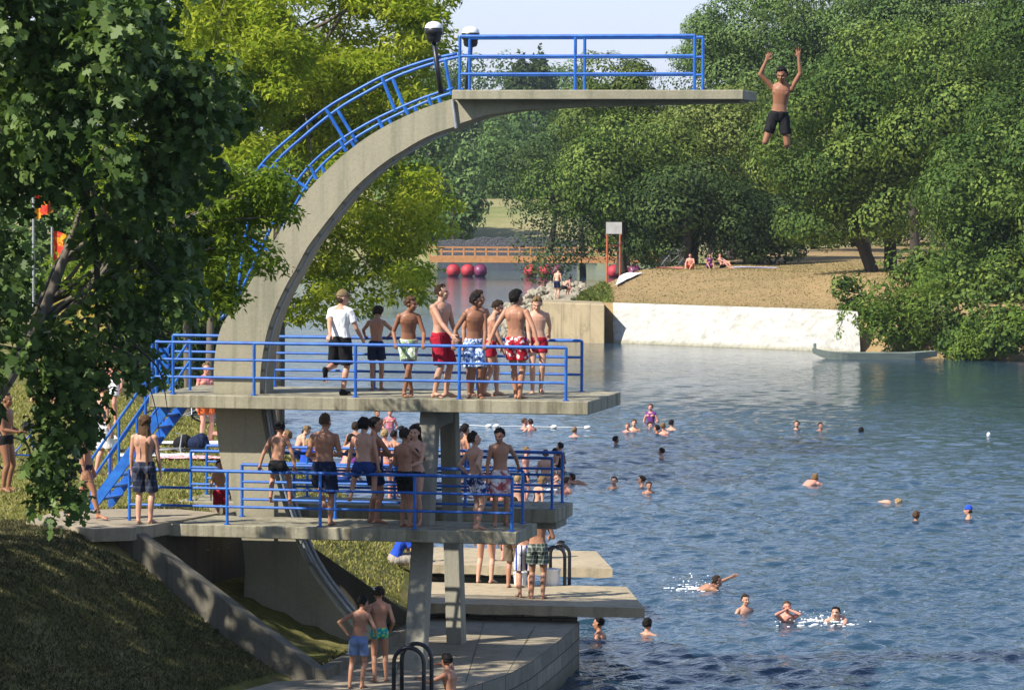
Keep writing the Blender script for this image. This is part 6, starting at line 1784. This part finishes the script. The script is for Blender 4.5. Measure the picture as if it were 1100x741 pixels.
bp = PY(722, 292, 224); bicycle((bp.x, bp.y, rz(bp.x, bp.y)), 15, 6, M['bikegrey'], "bicycle parked under the dark trees on the far bank")
# yellow hut and red pennants behind the maple
M['yellow'] = cloth_mat("yellow_striped_canvas", (0.34,0.25,0.04), (0.45,0.36,0.10), 'stripe', 1.6); M['redflag'] = cloth_mat("red_orange_flag", (0.62,0.05,0.03), (0.75,0.35,0.02), 'blot', 2.0)
hp = PY(86, 430, 112); hz = lz(hp.x, hp.y)
ht = empty("tent", (hp.x, hp.y, hz), "yellow striped canvas tent on the lawn seen through the maple leaves", "tent")
m_ = MB(); m_.box((hp.x, hp.y, hz+1.15), 1.7, 1.6, 2.3); m_.build("canvas_wall", M['yellow'], ht)
m_ = MB(); b4_ = [Vector((hp.x+sx*1.0, hp.y+sy*.95, hz+2.32)) for sx, sy in ((-1,-1),(1,-1),(1,1),(-1,1))]; t_ = Vector((hp.x, hp.y, hz+3.1)); m_.add(b4_+[t_], [(3,2,1,0),(0,1,4),(1,2,4),(2,3,4),(3,0,4)]); m_.build("canvas_roof", M['yellow'], ht)
for u, v, lab in ((36, 222, "higher red and yellow pennant hanging on a pole behind the maple"), (56, 266, "lower red pennant hanging on a pole behind the maple")):
    q = PY(u, v, 108); gz = lz(q.x, q.y); e = empty("flag", (q.x, q.y, gz), lab, "flag", "pennants behind the maple")
    m_ = MB(); m_.tube([(q.x, q.y, gz), (q.x, q.y, q.z+.6)], .04, 6); m_.build("pole", M['greymetal'], e)
    m_ = MB(); vs = []
    for i in range(7):
        for j in (0,1): vs.append(Vector((q.x+.05+.09*i, q.y+.05*math.sin(i*1.3), q.z+.5-.9*j*(1-.08*i)-.03*i)))
    m_.add(vs+[p_+Vector((0,.015,0)) for p_ in vs], [(2*i,2*i+1,2*i+3,2*i+2) for i in range(6)]+[(14+2*i,14+2*i+2,14+2*i+3,14+2*i+1) for i in range(6)]); m_.build("cloth", M['redflag'], e)

# ---- far bank people
GF = "people on the far bank"
def farp(label, u, v, H, Y, yaw, sit, **kw):
    p = PY(u, v, Y); p.z = max(rz(p.x, p.y), p.z if not sit else -9); k = H/1.75
    if sit: return person(label, p, H=H, yaw=yaw, hips=(0,0,.10*k), feet=((-.12,.60*k,-.02),(.12,.62*k,-.02)), lean=kw.pop('lean', 10), hands=((-.16,.40,.36),(.16,.40,.36)), group=GF, vox=.02, **kw)
    return person(label, p, H=H, yaw=yaw, group=GF, vox=.018, **kw)
farp("sunburnt person sitting on the far mound left of the other two", 742, 293, 1.75, 219, 200, True, skin='pink', build=1.15, hair=('short','dark'), wear=(('shorts','orange'),))
farp("person in purple sitting in the middle of the three on the far mound", 762, 293, 1.65, 219.5, 170, True, skin='tan', hair=('long','dark'), wear=(('vest','purple'),('shorts','purple')))
farp("person in dark shorts reclining rightmost of the three on the far mound", 776, 293, 1.70, 220, 130, True, skin='pink', lean=-25, hair=('short','dark'), wear=(('shorts','black'),))
q = PY(598, 321, 206.5)
person("pale man in navy shorts standing on the rubble heap across the water", Vector(q), H=1.72, yaw=30, skin='pale', lean=14, head=(0,26), hair=('short','dark'), wear=(('shorts','navy'),), group=GF, vox=.018)
q = PY(607, 317, 207.5)
person("pale bather crouching beside the man in navy shorts on the rubble heap", Vector((q.x, q.y, q.z)), H=1.6, yaw=60, skin='pink', lean=50, hips=(0,-.1,.42), feet=((-.1,.1,0),(.1,.12,0)), hair=('short','black'), wear=(('trunks','black'),), group=GF, vox=.018)
q = PY(575, 340, 200)
person("tanned bather seated low on the rubble heap left of the pale man", Vector((q.x, q.y-.3, q.z)), H=1.7, yaw=20, skin='tan', lean=18, hips=(0,0,.1), feet=((-.1,.55,-.1),(.1,.56,-.1)), hair=('short','dark'), wear=(('trunks','navy'),), group=GF, vox=.018)

# ---- swimmers: a handful of bodies, then copies
GW = "swimmers in the river"
def swim_pos(u, v, H, out): 
    p = PZ(u, v, 0.0); return Vector((p.x, p.y, out - H))
first = {}
def proto(key, label, u, v, out, yaw, **kw):
    H = kw.get('H', 1.7); o = person(label, swim_pos(u, v, H, out), yaw=yaw, group=GW, vox=.0105, half=True, **kw); first[key] = (o, yaw, H); return o
proto('A', "black haired swimmer in the lower water nearest the quay wall, looking left", 644, 684, .37, -70, H=1.72, skin='tan', hair=('wet','black'), hands=((-.3,.2,1.0),(.3,.2,1.0)))
proto('B', "dark haired swimmer shown from behind right of the swimmer by the quay wall", 695, 681, .29, 20, H=1.68, skin='fair', hair=('short','black'), hands=((-.4,.25,1.1),(.4,.25,1.1)))
proto('C', "boy swimming in the foam group with brown hair, looking towards the camera", 800, 656, .32, 150, H=1.5, skin='fair', hair=('wet','dark'), hands=((-.3,.2,.9),(.3,.2,.9)))
proto('D', "boy wiping his face with both hands beside the white foam", 845, 668, .40, 175, H=1.5, skin='pink', hair=('wet','brown'), hands=((-.03,.16,1.36),(.05,.16,1.36)), handpose=('flat','flat'), elbow=((-1,.4,-.4),(1,.4,-.4)))
proto('E', "bather standing chest deep by the end of the far lower railing, back turned", 586, 514, .82, 10, H=1.76, skin='pale', hair=('short','brown'), hands=((-.24,.2,.95),(.24,.2,.95)))
proto('F', "woman in a dark top standing chest deep right of the far lower railing", 602, 507, .85, -60, H=1.66, skin='fair', female=True, hair=('short','black'), wear=(('vest','black'),), hands=((-.2,.2,1.0),(.2,.2,1.0)))
# crawling swimmers: body tipped forward at the surface
def crawl(label, u, v, yaw, arm, **kw):
    p = PZ(u, v, 0); H = kw.get('H', 1.65)
    return person(label, Vector((p.x, p.y, -.30)), yaw=yaw, hips=(0,-.35,.12), lean=72, head=(0,-34), hands=arm, half=True, group=GW, vox=.0105, **kw)
crawl("swimmer throwing up white splashes in a front crawl, leftmost of the foam group", 762, 633, 80, ((-.34,.75,.62),(.35,.5,.05)), skin='tan', hair=('wet','dark'))
crawl("dark haired swimmer at the right end of the foam group with one arm forward", 900, 667, 200, ((-.30,.9,.25),(.30,.35,.2)), skin='fair', hair=('wet','black'))
crawl("swimmer stretching one arm out to the left right of the far lower railing", 620, 520, -80, ((-.25,.85,.62),(.3,.2,.0)), skin='tan', hair=('short','dark'))
crawl("light haired swimmer with a broad pale back in the middle of the river", 872, 520, 45, ((-.4,.5,.1),(.4,.5,.1)), skin='pink', hair=('short','light'), build=1.2)
pf = PZ(957, 540, 0); person("pale back of a bather floating face down right of the middle of the river", Vector((pf.x-.2, pf.y, -.34)), H=1.7, yaw=90, hips=(0,-.25,.20), lean=88, head=(0,20), hands=((-.4,.6,-.2),(.4,.6,-.2)), half=True, skin='pale', hair=('wet','blond'), group=GW, vox=.0105)
o_ = proto('G', "swimmer in a bright blue cap at the right of the river", 1041, 557, .33, -80, H=1.72, skin='fair', hair=('swimcap','royal'), hands=((-.3,.2,1.0),(.3,.2,1.0)))
flush()
def again(key, label, u, v, out, yaw, skin=None, hair=None, top=None):
    src, y0, H = first[key]; out = out-.05 if out < .5 else out
    c = src.copy(); COL.objects.link(c); c['label'] = label; c.location = swim_pos(u, v, H, out); c.rotation_euler = (0, 0, -R(yaw-y0))
    if skin: c.material_slots[0].link = 'OBJECT'; c.material_slots[0].material = SK[skin]
    for ch in src.children:
        d = ch.copy(); COL.objects.link(d); d.parent = c
        if top and ch.name.startswith("vest"): d.material_slots[0].link = 'OBJECT'; d.material_slots[0].material = CL[top]
        if hair and ch.name.startswith("hair"): d.material_slots[0].link = 'OBJECT'; d.material_slots[0].material = HA[hair]
    return c
more = [
 ('B', "dark haired swimmer alone left of the middle of the river", 661, 477, .30, 60, 'brown', 'black'),
 ('A', "fair haired swimmer below the right end of the middle platform", 617, 469, .36, 30, 'pink', 'light'),
 ('A', "left one of two swimmers close together under the middle platform", 563, 461, .42, 80, 'pink', 'brown'),
 ('B', "right one of two swimmers close together under the middle platform", 570, 462, .42, -30, 'pink', 'dark'),
 ('E', "pale adult chest deep in the family group in the middle water", 681, 463, .44, 180, 'pale', 'brown'),
 ('C', "child held in front of the pale adult in the family group", 674, 464, .34, 190, 'pink', 'light'),
 ('F', "woman in a purple top rising high out of the water above the family group", 699, 453, .62, 200, 'pink', 'brown', 'purple'),
 ('B', "dark haired swimmer just under the woman in the purple top", 698, 461, .30, 150, 'fair', 'dark'),
 ('B', "dark haired swimmer at the left of the pair below the purple top", 706, 466, .34, -60, 'tan', 'black'),
 ('E', "swimmer with a sunburnt back in the pair below the woman in the purple top", 712, 466, .42, 20, 'pink', 'light'),
 ('B', "black haired swimmer right of the woman in the purple top", 721, 461, .36, 40, 'fair', 'black'),
 ('A', "dark haired swimmer with a pale shoulder right of the lone swimmer", 711, 492, .36, -50, 'pale', 'dark'),
 ('A', "swimmer looking left alone below the end of the middle platform", 660, 524, .36, 200, 'fair', 'black'),
 ('A', "upper one of the two swimmers left of the middle of the river", 690, 523, .36, -70, 'fair', 'dark'),
 ('C', "lower one of the two swimmers left of the middle of the river", 697, 530, .36, 170, 'tan', 'dark'),
 ('B', "dark haired swimmer behind the woman in the dark top", 596, 494, .40, 30, 'tan', 'black'),
 ('D', "child splashing between the two railing end posts", 597, 525, .46, 150, 'pale', 'brown'),
 ('B', "dark haired swimmer right beside the far lower railing end post", 608, 528, .44, 60, 'pink', 'dark'),
 ('A', "left one of the three far swimmers before the tree reflections", 856, 461, .34, 190, 'fair', 'dark'),
 ('C', "middle one of the three far swimmers before the tree reflections", 881, 462, .30, 150, 'tan', 'black'),
 ('B', "right one of the three far swimmers before the tree reflections", 925, 464, .20, 10, 'fair', 'black'),
 ('B', "brown haired swimmer left of the swimmer in the blue cap", 984, 559, .28, 20, 'tan', 'brown'),
 ('F', "fair haired woman in a pink top in the far water left of the lit pillar", 419, 459, .62, 180, 'pink', 'blond', 'pink'),
 ('E', "bather chest deep left of the woman in the far water", 405, 459, .60, 150, 'tan', 'light'),
 ('B', "dark haired swimmer below the woman in the far water", 431, 467, .34, 60, 'fair', 'black'),
 ('B', "small dark head in the water right of the arch", 327, 467, .22, 20, 'tan', 'black'),
 ('B', "dark head low in the water at the corner of the far lower platform", 557, 550, .26, 30, 'tan', 'black'),
 ('A', "second dark head low in the water at the corner of the far lower platform", 569, 552, .28, -20, 'fair', 'dark'),
 ('B', "dark wet head between the ladder hoop and the farther jetty", 602, 588, .20, 60, 'fair', 'black'),
]
for a in more: again(*a)
# splashes
M['foam'] = plain("white_foam", (0.85,0.88,0.9), 0.6, 0, 0.05)
def splash(u, v, wx, wy, n, hmax, label):
    c = PZ(u, v, .02); rg_ = np.random.RandomState(int(u)); e = empty("splash", c, label, "splash", "white splashes among the swimmers")
    fo = Blob()
    for k in range(110):
        x, y = rg_.normal()*wx*.5, rg_.normal()*wy*.5; s_ = .008+.026*rg_.rand()**2.5
        zz = float(water_h(np.array([c.x+x]), np.array([c.y+y]))[0]) - c.z
        fo.ell(c+Vector((x, y, zz+.004)), (s_*2.2, s_*1.6, .010+.25*s_*rg_.rand()), seg=7)
    me = bpy.data.meshes.new("foam"); me.materials.append(M['foam']); o = bpy.data.objects.new("foam", me); o.parent = e; COL.objects.link(o); fo.v = [tuple(Vector(q)-c) for q in fo.v]; o['kind'] = 'stuff'
    me.from_pydata(fo.v, [], fo.f)
    m_ = MB()
    for k in range(n):
        x, y, z = rg_.normal()*wx*.5, rg_.normal()*wy*.4, .04+hmax*rg_.rand()**2; s_ = .006+.016*rg_.rand()**3
        q = c+Vector((x, y, z)); m_.add([q+Vector(d)*s_ for d in ((1,0,0),(-1,0,0),(0,1,0),(0,-1,0),(0,0,1),(0,0,-1))], [(0,2,4),(2,1,4),(1,3,4),(3,0,4),(2,0,5),(1,2,5),(3,1,5),(0,3,5)])
    d_ = m_.build("spray", M['foam'], e); d_['kind'] = 'stuff'
splash(747, 631, .55, .5, 55, .24, "white splash thrown up by the front crawl swimmer")
splash(875, 667, .75, .5, 55, .16, "wide white splash between the boy wiping his face and the swimmer on the right")
splash(590, 524, .35, .4, 30, .15, "small splash beside the child between the railing end posts")
# float line
pts = [(470, 455), (525, 457.5), (533, 457.5), (570, 458), (595, 458.5), (631, 459)]
for (u, v), lab in zip(pts[1:], ("white float of the rope line right of the dark pillar", "white float next to the one right of the dark pillar", "white float of the rope line behind the two close swimmers", "white float in the middle of the rope line below the middle platform", "last white float at the right end of the rope line")):
    c = PZ(u, v, .05); m_ = MB(); m_.lathe(c, [(.03,-.11),(.06,-.08),(.07,0),(.06,.08),(.03,.11)], 10, (1,0,.1)); m_.build("buoy", M['white'], None, origin=c, smooth=True, label=lab, cat="buoy", group="white floats of the rope line")
rp = [PZ(u, v, .03) for u, v in pts]; m_ = MB(); m_.tube([Vector(q) for q in spline([tuple(q) for q in rp], 5)], .010, 6); m_.build("rope", M['white'], None, origin=rp[0], label="thin white float line stretched across the water below the middle platform", cat="rope")
c = PZ(1062, 467, .05); m_ = MB(); m_.lathe(c, [(.02,-.09),(.06,-.05),(.07,.02),(.05,.07),(.02,.09)], 10); m_.build("buoy", M['white'], None, origin=c, smooth=True, label="lone white float far right before the tree reflections", cat="buoy")
# tubs and the jetty ladder
def tub(u, v, h, r_, label):
    c = PZ(u, v, JZ); e = empty("bucket", c, label, "bucket", "white tubs on the jetty"); m_ = MB(); m_.lathe(c, [(r_*.85,.0),(r_,h*.9),(r_*1.06,h*.9),(r_*1.06,h)], 16); b_ = m_.build("tub", M['white'], e, smooth=False)
    m_ = MB(); m_.tube([c+Vector((r_*math.cos(a), -r_*.6, h*.75+.12*math.sin(a)-.02)) for a in [math.pi*q/10 for q in range(11)]], .008, 6); m_.build("handle", M['greymetal'], e)
tub(592, 628, .30, .17, "white tub on the jetty right of the man in plaid shorts"); tub(559, 628, .24, .13, "white tub on the jetty behind the child in red, white and blue shorts")
jl = PZ(586, 628, JZ); ladder(586, 586.5, 628, .36, jl.y, "black hooped bathing ladder on the jetty behind the man in plaid shorts", .45, -0.9)
# grass blades and tufts
def blades(name, n, region, zf, hgt, mats, seed, wid=.010, keep=None, clump=0):
    rg_ = np.random.RandomState(seed); x0, x1, y0, y1 = region
    X = x0+(x1-x0)*rg_.rand(n*3); Y = y0+(y1-y0)*rg_.rand(n*3); Z = zf(X, Y)
    k = keep(X, Y, Z) & (fbm(X*1.3, Y*1.3, seed) > .36 - .25*rg_.rand(n*3)); X, Y, Z = X[k][:n], Y[k][:n], Z[k][:n]; N = len(X)
    P = np.stack([X, Y, Z-.01], -1); a = rg_.rand(N)*6.28; l = hgt*(.4+.9*rg_.rand(N)); ln = rg_.normal(size=(N,2))*.55*l[:,None]
    w = wid*(.6+.8*rg_.rand(N)); side_ = np.stack([np.cos(a)*w, np.sin(a)*w, 0*a], -1)
    tip = P + np.concatenate([ln, l[:,None]], 1); mid = P*.5+tip*.5 + np.concatenate([-ln*.12, l[:,None]*.12], 1)
    V = np.stack([P-side_, P+side_, mid+side_*.7, tip, mid-side_*.7], 1).reshape(-1,3)
    me = fastmesh(name, V, 5, np.arange(N*5), mats, np.repeat(np.clip(rg_.rand(N)*.7+.3*fbm(X*.8, Y*.8, seed+2), 0, 1), 5))
    return link(bpy.data.objects.new(name, me), None, kind='stuff')
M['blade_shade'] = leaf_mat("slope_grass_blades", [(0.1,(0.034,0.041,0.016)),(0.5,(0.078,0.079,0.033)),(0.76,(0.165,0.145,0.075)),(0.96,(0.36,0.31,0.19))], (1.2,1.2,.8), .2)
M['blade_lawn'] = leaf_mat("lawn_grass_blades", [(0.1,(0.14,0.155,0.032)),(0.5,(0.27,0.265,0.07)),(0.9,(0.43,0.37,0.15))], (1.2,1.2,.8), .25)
M['blade_dry'] = leaf_mat("dry_grass_blades", [(0.1,(0.18,0.17,0.05)),(0.5,(0.30,0.235,0.095)),(0.9,(0.42,0.33,0.16))], (1.1,1.1,.9), .2)
M['blade_green'] = leaf_mat("green_tuft_blades", [(0.1,(0.06,0.10,0.02)),(0.5,(0.13,0.17,0.035)),(0.9,(0.28,0.27,0.08))], (1.2,1.2,.8), .25)
out_pit = lambda X, Y: ~in_poly(X, Y, pit_poly)
path_poly = [(q.x, q.y) for q in [PZ(u, v, 3.03) for u, v in path_px]]
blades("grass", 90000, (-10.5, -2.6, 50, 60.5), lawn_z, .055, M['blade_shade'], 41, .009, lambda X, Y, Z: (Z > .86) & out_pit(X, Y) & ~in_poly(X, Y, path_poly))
blades("grass", 110000, (-16, -1.5, 60.5, 100), lawn_z, .07, M['blade_lawn'], 42, .014, lambda X, Y, Z: (Z > .95-.9*(Y > 80)) & out_pit(X, Y) & ~in_poly(X, Y, path_poly))
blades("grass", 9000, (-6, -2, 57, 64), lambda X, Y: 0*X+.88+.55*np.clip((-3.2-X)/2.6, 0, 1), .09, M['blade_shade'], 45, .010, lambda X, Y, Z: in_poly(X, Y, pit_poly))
blades("grass", 22000, (3.5, 26, 188, 232), rb_z, .055, M['blade_dry'], 43, .035, lambda X, Y, Z: (Z > 1.8) & (Y > rb_front(X)+1.6))
blades("grass", 5000, (3.2, 6.6, 197, 214), rb_z, .28, M['blade_green'], 44, .06, lambda X, Y, Z: (Z > 1.0) & (Y > rb_front(X)+2.5) & (X < 5.3) & (Y < 209))
flush()
# ------------------------------------------------------------------ summer haze
mh = bpy.data.materials.new("haze"); mh.use_nodes = True; nt = mh.node_tree
nt.nodes.remove(nt.nodes["Principled BSDF"])
pv = nt.nodes.new("ShaderNodeVolumePrincipled"); pv.inputs['Color'].default_value = (0.80, 0.88, 1.0, 1); pv.inputs['Density'].default_value = 0.00011
pv.inputs['Anisotropy'].default_value = 0.3
nt.links.new(pv.outputs[0], nt.nodes["Material Output"].inputs['Volume'])
hb = MB(); hb.box((0, 600, 19.5), 1400, 1500, 49); hb.build("haze", mh, None, origin=(0,600,19.5), kind='stuff')
